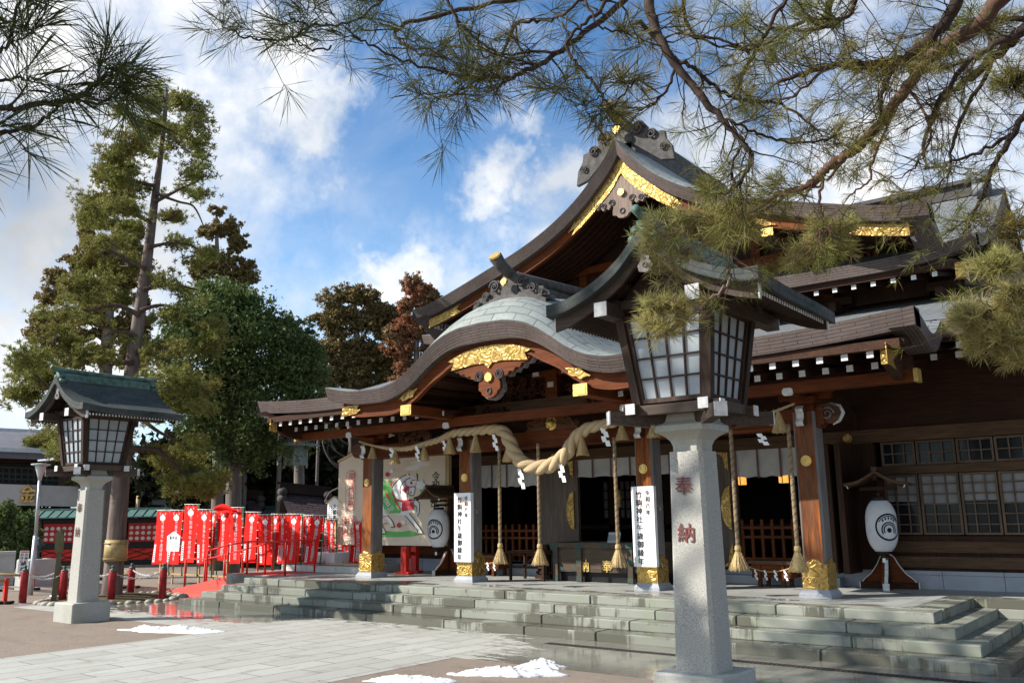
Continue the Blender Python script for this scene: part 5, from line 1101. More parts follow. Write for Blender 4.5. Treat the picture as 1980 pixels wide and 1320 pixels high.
    g.bar(M(0, -.3, 2.36), M(0, -.3, 2.46), .06, .04); g.bar(M(-.3, -.0, 2.22), M(.3, -.0, 2.22), .05, .06); part(g, 'bargeboard', [W_DARK, WHITEW], S)
    g = MB(); g.box(x-.045, x+.045, y-.06, y+.02, zc-.56, zc-.47); g.mat(1); q = T+f*.07; g.bar(q+Vector((0, 0, zc-.60)), q+Vector((0, 0, zc-.53)), .05, .02, up=f); part(g, 'fitting', [BLACK, WHITE], S)
    return S
pR = gy(1708, 1010, 15.95); paper_lantern(pR.x, 15.95-.12, .15, 'white paper lantern with black crest in a roofed stand right of the rightmost pillar', .6)
pL = gy(848, 1017, 15.25); paper_lantern(pL.x, 15.25, -.2, 'white paper lantern in a roofed stand in front of the painted horse board', .45)

# ================================================================= THE PAINTED BOARD
BY = 15.55
def bp(u, v): p = gy(640+u/5.077, 860+v/5.077, BY); return (p.x, p.z)
ema = thing('votive_board', 'huge house-shaped cream board painted with a white horse at the left of the porch', 'picture board', ((X0-6), BY, 1.2))
xa, xb = X0-7.88, X0-4.12; xm = (xa+xb)/2; CREAM = flat('cream_board', (.74, .62, .49), .55, 0, .03, 2)
g = MB(); g.prism([(xa, 1.19), (xb, 1.19), (xb, 3.29), (xm, 3.86), (xa, 3.29)], (0, BY, 0), (1, 0, 0), (0, 0, 1), -.12); part(g, 'board', CREAM, ema)
g = MB(); g.prism([(xb+.01, 1.19), (xb+.09, 1.19), (xb+.09, 3.27), (xb+.01, 3.29)], (0, BY+.02, 0), (1, 0, 0), (0, 0, 1), -.10); g.prism([(xa-.02, 3.29), (xm, 3.875), (xb+.02, 3.29), (xb+.02, 3.34), (xm, 3.93), (xa-.02, 3.34)], (0, BY-.03, 0), (1, 0, 0), (0, 0, 1), -.18); part(g, 'trim', W_PALE, ema)
lay = [0]
def paint(poly, m_, name='painting', par=None):
    lay[0] += 1; o = MB(); V = [bp(*q) for q in poly]
    A = sum(V[i][0]*V[(i+1) % len(V)][1]-V[(i+1) % len(V)][0]*V[i][1] for i in range(len(V)))
    if A < 0: V = V[::-1]
    o.prism(V, (0, BY-.0004*lay[0]-.002, 0), (1, 0, 0), (0, 0, 1), .0002); return part(o, name, m_, par or ema)
def stroke(pts, w_, m_, name='painting'):
    lay[0] += 1; C_ = [Vector((*bp(*q), 0)) for q in catmull([(a, b_, 0) for a, b_ in pts], 5) for q in [q[:2]]] if len(pts) > 2 else [Vector((*bp(*q), 0)) for q in pts]
    o = MB(); y = BY-.0004*lay[0]-.002
    for a, b_ in zip(C_, C_[1:]):
        if (b_-a).length < 1e-5: continue
        n_ = (b_-a).normalized(); s_ = Vector((-n_.y, n_.x, 0))*w_/2; a2 = a-n_*w_*.2; b2 = b_+n_*w_*.2
        q = [a2-s_, b2-s_, b2+s_, a2+s_]; o.add([(p.x, y, p.y) for p in q], [(0, 1, 2, 3), (3, 2, 1, 0)])
    return part(o, name, m_, ema)
HW_ = flat('horse_white', (.80, .80, .82), .6, 0, .02, 2); PG = flat('paint_green', (.16, .48, .14), .6, 0, .05, 4); PR = flat('paint_red', (.55, .05, .07), .6, 0, .05, 4); PC = flat('paint_cream', (.86, .72, .52), .6, 0, .04, 4)
paint([(350, 860), (400, 905), (660, 902), (790, 898), (860, 885), (870, 865), (800, 850), (780, 838), (720, 845), (690, 852), (560, 843), (430, 845)], PG)
paint([(705, 238), (740, 215), (800, 200), (780, 165), (830, 150), (960, 165), (990, 185), (950, 205), (890, 210), (860, 235), (810, 250), (740, 252)], PC); paint([(740, 240), (775, 205), (840, 195), (830, 170), (900, 160), (950, 180), (940, 198), (880, 200), (850, 225), (790, 245)], HW_)
# horse body, legs, neck and head
body = [(330, 560), (380, 500), (460, 470), (520, 455), (590, 440), (610, 400), (650, 350), (700, 310), (745, 290), (760, 275), (775, 300), (800, 300), (830, 330), (848, 280), (850, 340), (828, 400), (826, 440), (818, 480), (796, 495), (770, 480), (765, 455), (750, 470), (745, 510), (760, 540), (800, 545), (840, 545), (865, 560), (870, 610), (868, 660), (850, 692), (835, 688), (848, 655), (845, 610), (830, 590), (800, 600), (790, 640), (770, 670), (810, 720), (850, 775), (880, 815), (908, 862), (865, 868), (850, 830), (815, 790), (770, 735), (730, 690), (640, 680), (580, 660), (520, 650), (480, 700), (500, 770), (540, 850), (538, 868), (500, 866), (470, 810), (440, 740), (400, 700), (340, 690)]
paint(body, HW_, 'painted_horse'); paint([(490, 640), (560, 690), (600, 740), (625, 798), (590, 800), (575, 760), (530, 715), (480, 680)], HW_, 'painted_horse')
for q in ([(600, 412), (640, 330), (700, 285), (760, 268)],):
    for i in range(13): t_ = i/12; a = np.interp(t_, [0, .33, .66, 1], [600, 640, 700, 790]); b_ = np.interp(t_, [0, .33, .66, 1], [412, 335, 285, 280]); stroke([(a, b_+20), (a-8+10*t_, b_-28)], .022, PC)
stroke([(840, 280), (848, 300), (842, 335)], .03, PC)
OUT = INK
for q in ([(745, 290), (700, 310), (650, 352), (612, 400), (595, 440)], [(725, 350), (690, 395), (680, 430), (685, 475)], [(828, 400), (826, 440), (818, 482), (796, 496), (770, 480), (764, 452)], [(748, 470), (746, 510), (760, 540)], [(850, 285), (852, 335), (836, 380)], [(764, 278), (775, 302)], [(800, 545), (842, 545), (866, 562), (871, 612), (868, 660), (848, 694)], [(815, 590), (845, 608), (846, 655)], [(770, 670), (812, 722), (852, 776), (882, 818), (910, 864)], [(730, 690), (772, 738), (815, 790), (848, 832), (862, 868), (910, 866)], [(560, 690), (602, 742), (627, 800), (590, 802)], [(480, 700), (502, 772), (542, 852)], [(440, 740), (472, 812), (498, 866), (540, 868)]): stroke(q, .019, OUT)
paint([(480, 520), (500, 470), (560, 400), (600, 430), (640, 520), (690, 630), (680, 668), (560, 668), (530, 640), (510, 560)], PG); paint([(478, 335), (520, 350), (560, 370), (580, 345), (600, 370), (595, 410), (560, 430), (530, 470), (500, 450)], PG)
paint([(530, 460), (560, 470), (590, 545), (575, 540), (545, 500)], PR); paint([(478, 410), (500, 430), (495, 480), (480, 490)], PR); paint([(575, 375), (598, 375), (595, 400), (578, 402)], PR)
for cx_, cy_ in ((565, 580), (605, 620), (565, 640), (545, 550)):
    for dx, dy in ((0, -15), (15, 0), (0, 15), (-15, 0)): paint([(cx_+dx-9, cy_+dy), (cx_+dx, cy_+dy-9), (cx_+dx+9, cy_+dy), (cx_+dx, cy_+dy+9)], HW_)
paint([(650, 530), (720, 540), (800, 528), (806, 548), (720, 562), (655, 552)], PR); paint([(600, 440), (650, 560), (690, 625), (682, 632), (640, 570), (598, 460)], PR)
for i in range(6): a = 705+i*19; paint([(a, 560), (a+15, 560-i), (a+18, 640-i*4), (a-6, 655-i*4)], PR)
for q in ([(790, 322), (745, 340), (732, 375), (745, 400), (770, 410), (830, 408)], [(770, 410), (765, 450)], [(800, 345), (832, 345)], [(745, 405), (705, 440)], [(765, 425), (735, 470)]): stroke(q, .022, PR)
paint([(760, 405), (775, 410), (740, 475), (705, 445)], PR); paint([(786, 360), (802, 358), (802, 382), (788, 384)], OUT); paint([(790, 455), (802, 460), (796, 474), (787, 468)], OUT)
def flower(cx_, cy_, r, m_): paint([(cx_+r*(1+.22*math.cos(5*a))*math.cos(a), cy_+r*(1+.22*math.cos(5*a))*math.sin(a)) for a in lin(0, 2*PI, 31)[:-1]], m_)
flower(562, 288, 22, PR); flower(602, 258, 22, HW_); flower(675, 785, 22, PR); flower(718, 760, 22, HW_); flower(888, 390, 42, HW_); paint([(880, 445), (900, 430), (895, 480)], PG); paint([(905, 430), (955, 440), (915, 450)], PG); paint([(900, 435), (922, 480), (905, 465)], PG)
for cx_, cy_ in ((905, 320), (925, 300), (940, 325), (915, 290), (905, 570), (890, 600), (925, 610), (915, 650), (860, 490), (880, 540), (505, 200), (530, 220), (640, 262), (760, 760), (655, 740)): flower(cx_, cy_, 7, PC)
stroke([(470, 690), (520, 700), (560, 698)], .015, PR); stroke([(470, 770), (520, 772), (565, 765)], .015, PR); paint([(500, 866), (545, 866), (540, 840), (510, 840)], PC); paint([(862, 866), (912, 866), (895, 838), (866, 845)], PC); paint([(590, 800), (627, 800), (618, 770), (596, 776)], PC)
rp = [(162+0, 250), (250, 250)]
stroke([(210, 250), (238, 262), (255, 300), (255, 330), (244, 600), (230, 632), (198, 645), (168, 632), (152, 598), (152, 570), (165, 300), (180, 264), (210, 250)], .014, REDINK)
stroke([(125, 705), (258, 700)], .014, REDINK); stroke([(258, 700), (248, 897)], .014, REDINK); stroke([(248, 897), (116, 893)], .014, REDINK); stroke([(116, 893), (125, 705)], .014, REDINK)
def bglyph(ch, u, v, size, m_, bold=.0):
    x, z = bp(u, v); glyph(ch, size, 'lettering', m_, ema, (x, BY-.003, z), (1, 0, 0), (0, 0, 1), 1, bold, .002)
sx_ = abs(bp(100, 0)[0]-bp(160, 0)[0])
for i, ch in enumerate('開運招福'): bglyph(ch, 208-i*5, 315+i*86, .235, REDINK, .0)
bglyph('竹', 222, 752, .23, REDINK); bglyph('駒', 216, 848, .23, REDINK); bglyph('神', 158, 752, .23, REDINK); bglyph('社', 152, 848, .23, REDINK)
for ch, u, v in (('令', 1030, 308), ('和', 1027, 400), ('八', 1024, 460), ('年', 1022, 520), ('午', 1015, 598), ('歳', 1008, 690)): bglyph(ch, u, v, .26, INK, .01)
# red trestle that carries the board
S = thing('red_trestle', 'pair of bright red wooden posts on feet before the horse board', 'post stand', (-15.85, 15.9, PZ))
for (u, u2, y) in ((781, 772, 15.25), (799, 808, 15.75)):
    x = gy(u, 1080, y-.6).x
for x, y in ((gy(783, 1100, 15.2).x, 15.2), (gy(802, 1100, 15.75).x, 15.75)):
    g = MB(); g.frus(x-.09, x+.09, y-.06, y+.06, PZ+.06, 1.18, .006); part(g, 'post', RED, S); g = MB(); g.frus(x-.25, x+.2, y-.09, y+.09, PZ, PZ+.06, .006); part(g, 'foot', RED, S)
g = MB(); g.bar((gy(783, 1100, 15.2).x, 15.2, 1.0), (gy(802, 1100, 15.75).x, 15.75, 1.0), .06, .08); part(g, 'rail', RED, S)
# ================================================================= THE LEFT-HAND YARD
def npmesh(name, V, F, m_, parent=None, mi=None, smooth=False):
    V = np.asarray(V, dtype=np.float32); F = np.asarray(F, dtype=np.int32); k = F.shape[1]
    org = np.array(parent['_w'] if parent is not None else (V[:, 0].mean(), V[:, 1].mean(), V[:, 2].min()), dtype=np.float32)
    me = bpy.data.meshes.new(name); me.vertices.add(len(V)); me.vertices.foreach_set('co', (V-org).ravel())
    me.loops.add(F.size); me.loops.foreach_set('vertex_index', F.ravel()); me.polygons.add(len(F))
    me.polygons.foreach_set('loop_start', np.arange(0, F.size, k, dtype=np.int32)); me.polygons.foreach_set('loop_total', np.full(len(F), k, dtype=np.int32))
    for x in (m_ if isinstance(m_, (list, tuple)) else [m_]): me.materials.append(x)
    if mi is not None: me.polygons.foreach_set('material_index', mi)
    me.update(calc_edges=True); o = bpy.data.objects.new(name, me); COL.objects.link(o)
    if parent is not None: o.parent = parent
    else: o.location = org
    o['_w'] = [float(x) for x in org]; return o
# ---- votive banners
RAILW = wood('rail_timber', (.38, .26, .14), (.55, .40, .24), 'x')
FL = [ # left, right edge at the top, top, bottom (photo rows), depth, blown sideways, what sets it apart
 (304.5,328,988,1090,15.0,-6,'leftmost red banner of the row'),(330,353,988,1090,15.0,-6,'second red banner from the left, behind the small white shrine notice'),
 (358,382,977,1087,15.0,-5,'tallest red banner of the left half, third from the left'),(383.5,406,987,1091,14.9,-1,'fourth red banner from the left, hanging broad and flat'),
 (407,418,991,1088,15.6,-3,'narrow half-hidden red banner, fifth from the left'),(422,444,989,1082,15.1,-2,'red banner just left of the one with its top flipped over'),
 (445.5,467,983,1089,15.0,0,'red banner with a red cloth flipped over its top bar'),(476,499,992,1087,15.0,-5,'red banner just right of the gap beside the flipped one'),
 (500,524,997,1091,14.9,4,'red banner above the ramp top, blown to the right'),(526,541,996,1084,15.5,-4,'narrow red banner partly behind its right neighbour, above the ramp top'),
 (540,554,996,1089,15.0,-1,'slim red banner right above the ramp top landing'),(556,582,996,1088,15.0,-5,'red banner with a pale sunlit fold on its right edge'),
 (576,588,1000,1075,15.9,-3,'dark slim red banner set back in the row'),(588,600,998,1084,15.6,-4,'slim red banner left of the steeply slanting one'),
 (604,625,998,1090,14.9,-14,'bright red banner slanting steeply to the left'),(622,634,1004,1088,15.5,6,'shaded red banner just right of the slanting one'),
 (636,647,1006,1082,15.4,0,'slim red banner left of the white sign post'),(650,668,1006,1084,15.9,0,'red banner behind the white sign post'),
 (668,688,1006,1086,15.8,-3,'red banner showing under the left part of the horse board'),(684,700,1008,1088,15.5,3,'red banner between the horse board and the leftmost pillar')]
STRIPM = flat('name_strip', (.78, .76, .80), .7, 0, .03, 4)
for k, (ul, ur, vt, vb, Y, sh, lab) in enumerate(FL):
    rr = random.Random(k); A, B_, C_, D_ = gy(ul-.7, vt, Y), gy(ur+.5, vt+.5, Y), gy(ul+sh-1, vb, Y), gy(ur+sh*.75+.5, vb, Y)
    ph, am = rr.uniform(0, 6), rr.uniform(.012, .03)
    def Wf(s, t, off=0.):
        p = A*(1-s)*(1-t)+B_*s*(1-t)+C_*(1-s)*t+D_*s*t; return Vector((p.x+.010*math.sin(7*t+ph), p.y-off-am*math.sin(5.5*s+2.5*t+ph)*(.25+.75*t)-(.05*t*t), p.z))
    T = thing('banner', lab, 'banner', (B_.x, Y, 0), 'red votive banners tied along a rail')
    g = MB().sm_(); g.grid([[Wf(i/10, j/16) for j in range(17)] for i in range(11)], flip=True); part(g, 'cloth', REDC, T)
    g = MB(); Wd = (B_-A).length; Hd = (C_-A).length
    def put(ch, s, t, size, bold=.012):
        V, F = char_mesh(ch, bold); g.add([Wf(s+a*size/Wd, t-b_*size/Hd, .006) for a, b_, c in V], F)
    put('祝', .30, .045, .085); put('奉', .70, .045, .085)
    g.add([Wf(.5+r*1.15*math.cos(a), .125+r*.33*(-math.sin(a)-(.55 if abs(a-PI/2) < .12 else 0)), .006) for r in (.17,) for a in lin(0, 2*PI, 26)[:-1]], [tuple(range(25))])
    for j, ch in enumerate('竹駒神社午歳御縁年'): put(ch, .53+.0*j, .215+.083*j+(.02 if j > 3 else 0), .13)
    part(g, 'lettering', PAPERW, T)
    g = MB(); g.add([Wf(.36, .128, .009), Wf(.5, .15, .009), Wf(.64, .128, .009), Wf(.5, .138, .009)], [(0, 1, 2, 3)]); part(g, 'emblem_smile', REDC, T)
    g = MB(); g.grid([[Wf(s, t, .007) for t in lin(.63, .96, 6)] for s in (.06, .19)], flip=True); o = part(g, 'name_strip', STRIPM, T)
    g = MB()
    for j in range(7): g.add([Wf(s, t, .010) for s, t in ((.10, .66+.04*j), (.16, .66+.04*j), (.155, .68+.04*j), (.10, .682+.04*j))], [(3, 2, 1, 0)])
    part(g, 'strip_writing', INK, o)
    g = MB(); base_ = Vector((D_.x+(D_.x-B_.x)*.25, Y+.05, .25)); top_ = Vector((B_.x+.02, Y+.03, B_.z+.06)); g.sm_(); g.cyl(base_, top_, .016, 8); part(g, 'pole', GREEN, T)
    g = MB().sm_(); g.cyl(A+Vector((-.05, .02, .04)), B_+Vector((.12, .02, .04)), .008, 6)
    for s in (.05, .35, .65, .95): q = Wf(s, 0); g.cyl(q+Vector((0, 0, -.01)), q+Vector((0, .0, .05)), .008, 5)
    for t in (.18, .34, .5, .66, .82): q = Wf(1, t); g.cyl(q+Vector((-.01, 0, 0)), q+Vector((.05, .03, 0)), .010, 5)
    part(g, 'crossbar', WHITE, T)
    if k == 6:
        g = MB().sm_(); P0 = gy(418, 983, Y-.05); P1 = gy(459, 983, Y-.05)
        g.grid([[P0+(P1-P0)*i/14+Vector((0, -.03-.05*math.sin(j*1.2), (.13*math.sin(PI*min(1, i/14+.15)))*(1-j/5)-.02*j+.0)) for j in range(6)] for i in range(15)], flip=True)
        g.grid([[Vector((P1.x-.30+.10*j/5+.02*math.sin(i), P1.y-.06-.02*math.sin(i*1.1+j), P1.z+.04-.5*i/10-.1*j/5)) for j in range(6)] for i in range(11)]); part(g, 'flipped_cloth', REDC, T)
S = thing('banner_rail', 'low pale wooden rail frame that the red banners stand in', 'rail', (gy(500, 1093, 15.1).x, 15.1, 0)); xa_, xb_ = gy(300, 1093, 15.1).x, gy(705, 1093, 15.1).x
for z in (.72, .28): g = MB(); g.box(xa_, xb_, 15.07, 15.11, z, z+.045); part(g, 'rail', RAILW, S)
n_ = 14
for i in range(n_): x = xa_+.25+(xb_-xa_-.4)*i/(n_-1); g = MB(); g.box(x-.025, x+.025, 15.11, 15.15, 0, .80); part(g, 'post', RAILW, S)
# ---- red ramp with handrails
r0 = gz(330, 1141); 
S = thing('red_ramp', 'red matted ramp climbing to the left end of the platform with red pipe handrails', 'ramp', (-20.5, 14.1, 0))
ya, yb = 13.45, 14.75; xs_ = [-22.3, -19.15, -17.7]
g = MB(); g.hexa([(xs_[0], ya, .0), (xs_[1], ya, .0), (xs_[1], yb, .0), (xs_[0], yb, .0), (xs_[0], ya, .012), (xs_[1], ya, PZ), (xs_[1], yb, PZ), (xs_[0], yb, .012)]); g.box(xs_[1], xs_[2], ya, yb, PZ-.06, PZ+.006); part(g, 'ramp_mat', REDM, S)
def rail_run(pts_px, y, nm='handrail'):
    tops = []; 
    for (u, v) in pts_px:
        q = gy(u, v, y); zb = PZ*min(1, max(0, (q.x-xs_[0])/(xs_[1]-xs_[0]))); x = q.x
        g = MB().sm_(); g.cyl((x, y, zb), (x, y, zb+.78), .024, 10); part(g, 'post', RED, S); tops.append(Vector((x, y, zb+.78)))
    g = MB().sm_(); g.tube(tops, .022, 10); part(g, nm, RED, S)
rail_run([(398, 1140), (439, 1127), (477, 1115), (512, 1112), (551, 1108)], ya+.08); rail_run([(356, 1137), (395, 1125), (433, 1115), (468, 1104), (498, 1102), (526, 1102), (571, 1101), (608, 1100)], yb-.05)
# ---- white sign post on a white box, small notice, other signs
def writing(T, u, v, w_, y, cols, m_=INK, nm='lettering'):
    pass
p = gy(646, 1090, 15.6); S = thing('sign_post', 'white house-shaped sign on a pale post in a white box left of the horse board', 'sign', (p.x, 15.6, PZ+.15))
g = MB(); wx = .36; g.frus(p.x-.42, p.x+.40, 15.25, 16.1, PZ+.154, PZ+.46, .008); part(g, 'base_box', PAPERW, S)
g = MB(); g.box(p.x-.05, p.x+.05, 15.6, 15.68, PZ+.46, 2.0); part(g, 'post', W_PALE, S)
zt0, zt1 = gy(646, 1003, 15.5).z, gy(646, 960, 15.5).z; hw = .27
g = MB(); g.prism([(-hw, zt0), (hw, zt0), (hw, zt1-.14), (0, zt1), (-hw, zt1-.14)], (p.x, 15.56, 0), (1, 0, 0), (0, 0, 1), -.05); part(g, 'board', PAPERW, S)
g = MB(); g.bar((p.x-hw-.04, 15.58, zt1-.16), (p.x, 15.58, zt1+.012), .09, .02); g.bar((p.x, 15.58, zt1+.012), (p.x+hw+.04, 15.58, zt1-.16), .09, .02); part(g, 'board_roof', W_PALE, S)
glyph('大絵馬', .13, 'lettering', INK, S, (p.x+.02, 15.555, zt1-.24), (1, 0, 0), (0, 0, 1), 1.15, .02, .002)
glyph('奉納', .06, 'lettering', INK, S, (p.x+.20, 15.555, zt1-.30), (1, 0, 0), (0, 0, 1), 1.6, .01, .002)
g = MB()
for xx in (-.2, -.12, .12):
    for j in range(7): g.box(p.x+xx-.01, p.x+xx+.012, 15.553, 15.556, zt1-.25-j*.05, zt1-.225-j*.05)
part(g, 'small_writing', INK, S)
p = gz(315, 1139); S = thing('notice_sign', 'small white shrine notice on a thin steel post before the red banners', 'sign', (p.x, p.y, 0)); t_ = zt = gy(330, 1027, p.y)
g = MB().sm_(); g.cyl((p.x, p.y+.02, 0), (gy(331, 1050, p.y).x, p.y+.02, gy(331, 1050, p.y).z), .014, 8); part(g, 'post', STEEL, S)
c1 = gy(335, 1046, p.y); hw = .30; zt0, zt1 = gy(335, 1065, p.y).z, gy(335, 1027, p.y).z
g = MB(); g.prism([(-hw, zt0), (hw, zt0), (hw+.02, zt1-.13), (0, zt1), (-hw-.02, zt1-.13)], (c1.x, p.y, 0), (1, 0, 0), (0, 0, 1), -.025); part(g, 'board', PAPERW, S)
for i, ch in enumerate('境内社'): glyph(ch, .11, 'lettering', INK, S, (c1.x-.14+.14*i, p.y-.002, zt1-.17), (1, 0, 0), (0, 0, 1), 1, .02, .002)
g = MB(); g.box(c1.x-.22, c1.x+.22, p.y-.004, p.y-.001, zt1-.255, zt1-.24); part(g, 'red_line', REDINK, S)
g = MB()
for i in range(6):
    for j in range(5): g.box(c1.x-.24+i*.09, c1.x-.215+i*.09, p.y-.004, p.y-.001, zt1-.31-j*.05, zt1-.28-j*.05)
part(g, 'small_writing', INK, S)
p = gz(40, 1128); S = thing('notice_sign', 'narrow white leaning sign with red top bar and black writing before the dark shrub', 'sign', (p.x, p.y, .3)); a = gd(33, 1107, 29); b_ = gd(52, 1107, 29); c = gd(57, 1064, 29); d = gd(39, 1064, 29)
nn_ = (b_-a).cross(d-a).normalized()
g = MB(); g.hexa([a-nn_*.03, b_-nn_*.03, c-nn_*.03, d-nn_*.03, a, b_, c, d]); part(g, 'board', PAPERW, S)
exn = (b_-a).normalized(); eyn = (d-a).normalized(); L1 = (b_-a).length; L2 = (d-a).length
Q = lambda s, t, o=.003: a+exn*(s*L1)+eyn*(t*L2)+nn_*o
g = MB(); g.add([Q(.12, .92), Q(.9, .92), Q(.9, .97), Q(.12, .97)], [(0, 1, 2, 3)]); part(g, 'red_bar', REDINK, S)
glyph('古神札', .085, 'lettering', INK, S, Q(.70, .82, 0), exn, eyn, 1.15, .02, .004); glyph('お守り', .085, 'lettering', INK, S, Q(.28, .82, 0), exn, eyn, 1.15, .02, .004); glyph('納め所', .13, 'lettering', INK, S, Q(.5, .42, 0), exn, eyn, 1.1, .03, .004)
g = MB(); g.bar(Q(.3, 0, -.02), Q(.3, -.25, -.02), .03, .02); g.bar(Q(.7, 0, -.02), Q(.7, -.25, -.02), .03, .02); part(g, 'foot', STEEL, S)
# ---- red posts with white chains round the pine, straw belt, border stones
BOLP = [(43, 1166, 'dull red post with green cap, leftmost of the chained posts'), (120, 1164, 'dull red chained post just left of the granite lantern plinth'), (111, 1135+16, 'dull red chained post set back behind the mossy wooden marker'), (214, 1164, 'dull red chained post just right of the granite lantern plinth'), (252, 1150, 'dull red chained post set back between the pine and the ramp'), (313, 1159, 'dull red chained post nearest the steps')]
tops = []
for (u, v, lab) in BOLP:
    p = gz(u, v); tv = gd(u+3, {43: 1103, 120: 1104, 111: 1099, 214: 1103, 252: 1098, 313: 1099}[u], math.hypot(p.x, p.y)); h_ = tv.z
    S = thing('bollard', lab, 'bollard', (p.x, p.y, 0), 'red posts with chains round the pine'); g = MB().sm_(); g.lathe([(.085, 0), (.085, h_-.03), (.075, h_)], (p.x, p.y, 0), 18); part(g, 'post', DRED, S)
    g = MB().sm_(); g.lathe([(.08, 0), (.075, .03), (.03, .05), (.03, .07), (.045, .09), (.04, .115), (0, .13)], (p.x, p.y, h_), 16); part(g, 'cap', VERDP, S)
    g = MB(); g.lathe([(.19, 0), (.18, .015), (.0, .016)], (p.x, p.y, 0), 20); part(g, 'foot_plate', STEEL, S); tops.append(Vector((p.x, p.y, h_-.03)))
def chain(i, j, sag, lab):
    a, b_ = tops[i], tops[j]; g = MB().sm_(); n = int((b_-a).length/.055)
    for k in range(n):
        t = (k+.5)/n; c = a+(b_-a)*t-Vector((0, 0, sag*4*t*(1-t))); d_ = ((b_-a)*(1/n)-Vector((0, 0, sag*4*(1-2*t)/n))).normalized(); s_ = Vector((0, 0, 1)) if k % 2 else d_.cross(Vector((0, 0, 1))).normalized()
        g.tube([c+d_*.038*math.cos(q)+s_*.018*math.sin(q) for q in lin(0, 2*PI, 9)], .0075, 5, cap=False)
    tag(g.build('chain', WHITEW), lab, 'chain', 'white chains between the red posts')
chain(0, 1, .16, 'white chain from the leftmost red post to the post beside the lantern plinth'); chain(0, 2, .14, 'white chain running behind the mossy marker from the leftmost red post'); chain(2, 4, .15, 'white chain passing behind the pine trunk'); chain(3, 5, .17, 'white chain from the post right of the plinth to the post nearest the steps'); chain(4, 5, .14, 'white chain between the set-back red post and the post nearest the steps'); chain(1, 3, .14, 'white chain passing behind the granite lantern pillar')
TB = Vector((-21.35, 11.5, 0)); rr = random.Random(9); g = MB().sm_()
for i in range(46):
    a = 2*PI*i/46; r = 1.55*(1+.06*math.sin(3*a)); x, y = TB.x+r*1.05*math.cos(a), TB.y+r*math.sin(a); s = rr.uniform(.07, .13); g.lathe([(s, 0), (s*1.05, s*.35), (s*.7, s*.75), (0, s*.85)], (x, y, -.01), 7)
tag(g.build('border_stones', granite('border_stone', (.36, .34, .29), .2), loc=(TB.x, TB.y, 0)), 'ring of small rounded stones round the foot of the pine', 'border', kind='stuff')
g = MB(); g.lathe([(1.5, 0), (1.2, .06), (.5, .12), (0, .13)], (TB.x, TB.y, 0), 30); struct(g, 'soil', flat('mossy_soil', (.10, .085, .04), .95, 0, .3, 5, .6), loc=(TB.x, TB.y, 0))
p = gz(103, 1164); S = thing('wooden_marker', 'mossy tilted wooden marker post with small pale plate beside the granite lantern', 'marker', (p.x, p.y, 0)); q = gd(121, 1022, math.hypot(p.x, p.y))
MOSS = wood('mossy_timber', (.09, .085, .045), (.17, .15, .09), 'z'); g = MB(); g.bar(p, q, .16, .12, w2=.13, h2=.10); part(g, 'post', MOSS, S)
q2 = gd(119, 1044, math.hypot(p.x, p.y)-.05); g = MB(); poly = [(-.10, -.25), (.10, -.25), (.12, .12), (.06, .24), (-.02, .25), (-.09, .16)]; g.prism([(a, b_) for a, b_ in poly], q2+RI*0-FW*.10, RI, UP, .03); g.prism([(a*.75, b_*.75) for a, b_ in poly], q2-FW*.09, RI, UP, .03); part(g, 'plate', MOSS, S)
g = MB(); g.prism([(a*.72, b_*.74) for a, b_ in poly], q2-FW*.055, RI, UP, .004); part(g, 'plate_face', CONC, S)
# bamboo barriers on low red stands
def barrier(u, v, u2, v2, lab, D):
    a = gd(u, v, D); b_ = gd(u2, v2, D); S = thing('bamboo_barrier', lab, 'barrier', ((a.x+b_.x)/2, (a.y+b_.y)/2, 0), 'bamboo bars on low red stands'); g = MB().sm_(); g.cyl(a, b_, .035, 10); part(g, 'bamboo_bar', BAMB, S)
    for t in (.12, .88):
        c = a+(b_-a)*t; g = MB(); g.box(c.x-.04, c.x+.04, c.y-.04, c.y+.04, .05, c.z+.05); part(g, 'stand', RED, S); g = MB(); g.box(c.x-.25, c.x+.25, c.y-.05, c.y+.05, 0, .06); g.box(c.x-.05, c.x+.05, c.y-.2, c.y+.2, 0, .055); part(g, 'foot', W_DARK, S)
barrier(-40, 1123, 20, 1121, 'bamboo bar on a red stand at the left edge in front', 24.5); barrier(-20, 1109, 76, 1113, 'bamboo bar on red stands behind the leftmost chained post', 29); barrier(228, 1110, 262, 1111, 'short bamboo bar on a red stand right of the pine trunk', 28)
# ---- black and red precinct fence with green roof
A_ = gz(72, 1099); B2 = gz(306, 1095); du = (B2-A_).normalized(); FLn = 15.5; nrm_ = Vector((du.y, -du.x, 0)); 
fen = thing('precinct_fence', 'long black lacquered fence with red panels and a green copper roof', 'fence', tuple(A_+du*FLn/2))
def fp(s, o, z): q = A_+du*s+nrm_*o; return (q.x, q.y, z)
def fbox(g, s0, s1, o0, o1, z0, z1): g.hexa([fp(s0, o1, z0), fp(s1, o1, z0), fp(s1, o0, z0), fp(s0, o0, z0), fp(s0, o1, z1), fp(s1, o1, z1), fp(s1, o0, z1), fp(s0, o0, z1)])
g = MB(); k0 = 0; fbox(g, 0, FLn, -.04, .0, .15, 2.0); part(g, 'back_panel', BLACK, fen)
for z0, z1 in ((.1, .28), (.78, 1.0), (1.82, 1.98)): g = MB(); fbox(g, 0, FLn, -.05, .10, z0, z1); part(g, 'rail', BLACK, fen)
pw = 1.72; n_ = int(FLn/pw)
FB = flat('fence_foot_stone', (.22, .21, .20), .8); g = MB(); fbox(g, -.2, FLn, -.25, .3, 0, .1); part(g, 'foot', FB, fen)
for i in range(n_+1): g = MB(); fbox(g, i*pw-.08, i*pw+.08, -.05, .14, .1, 2.0); part(g, 'post', BLACK, fen)
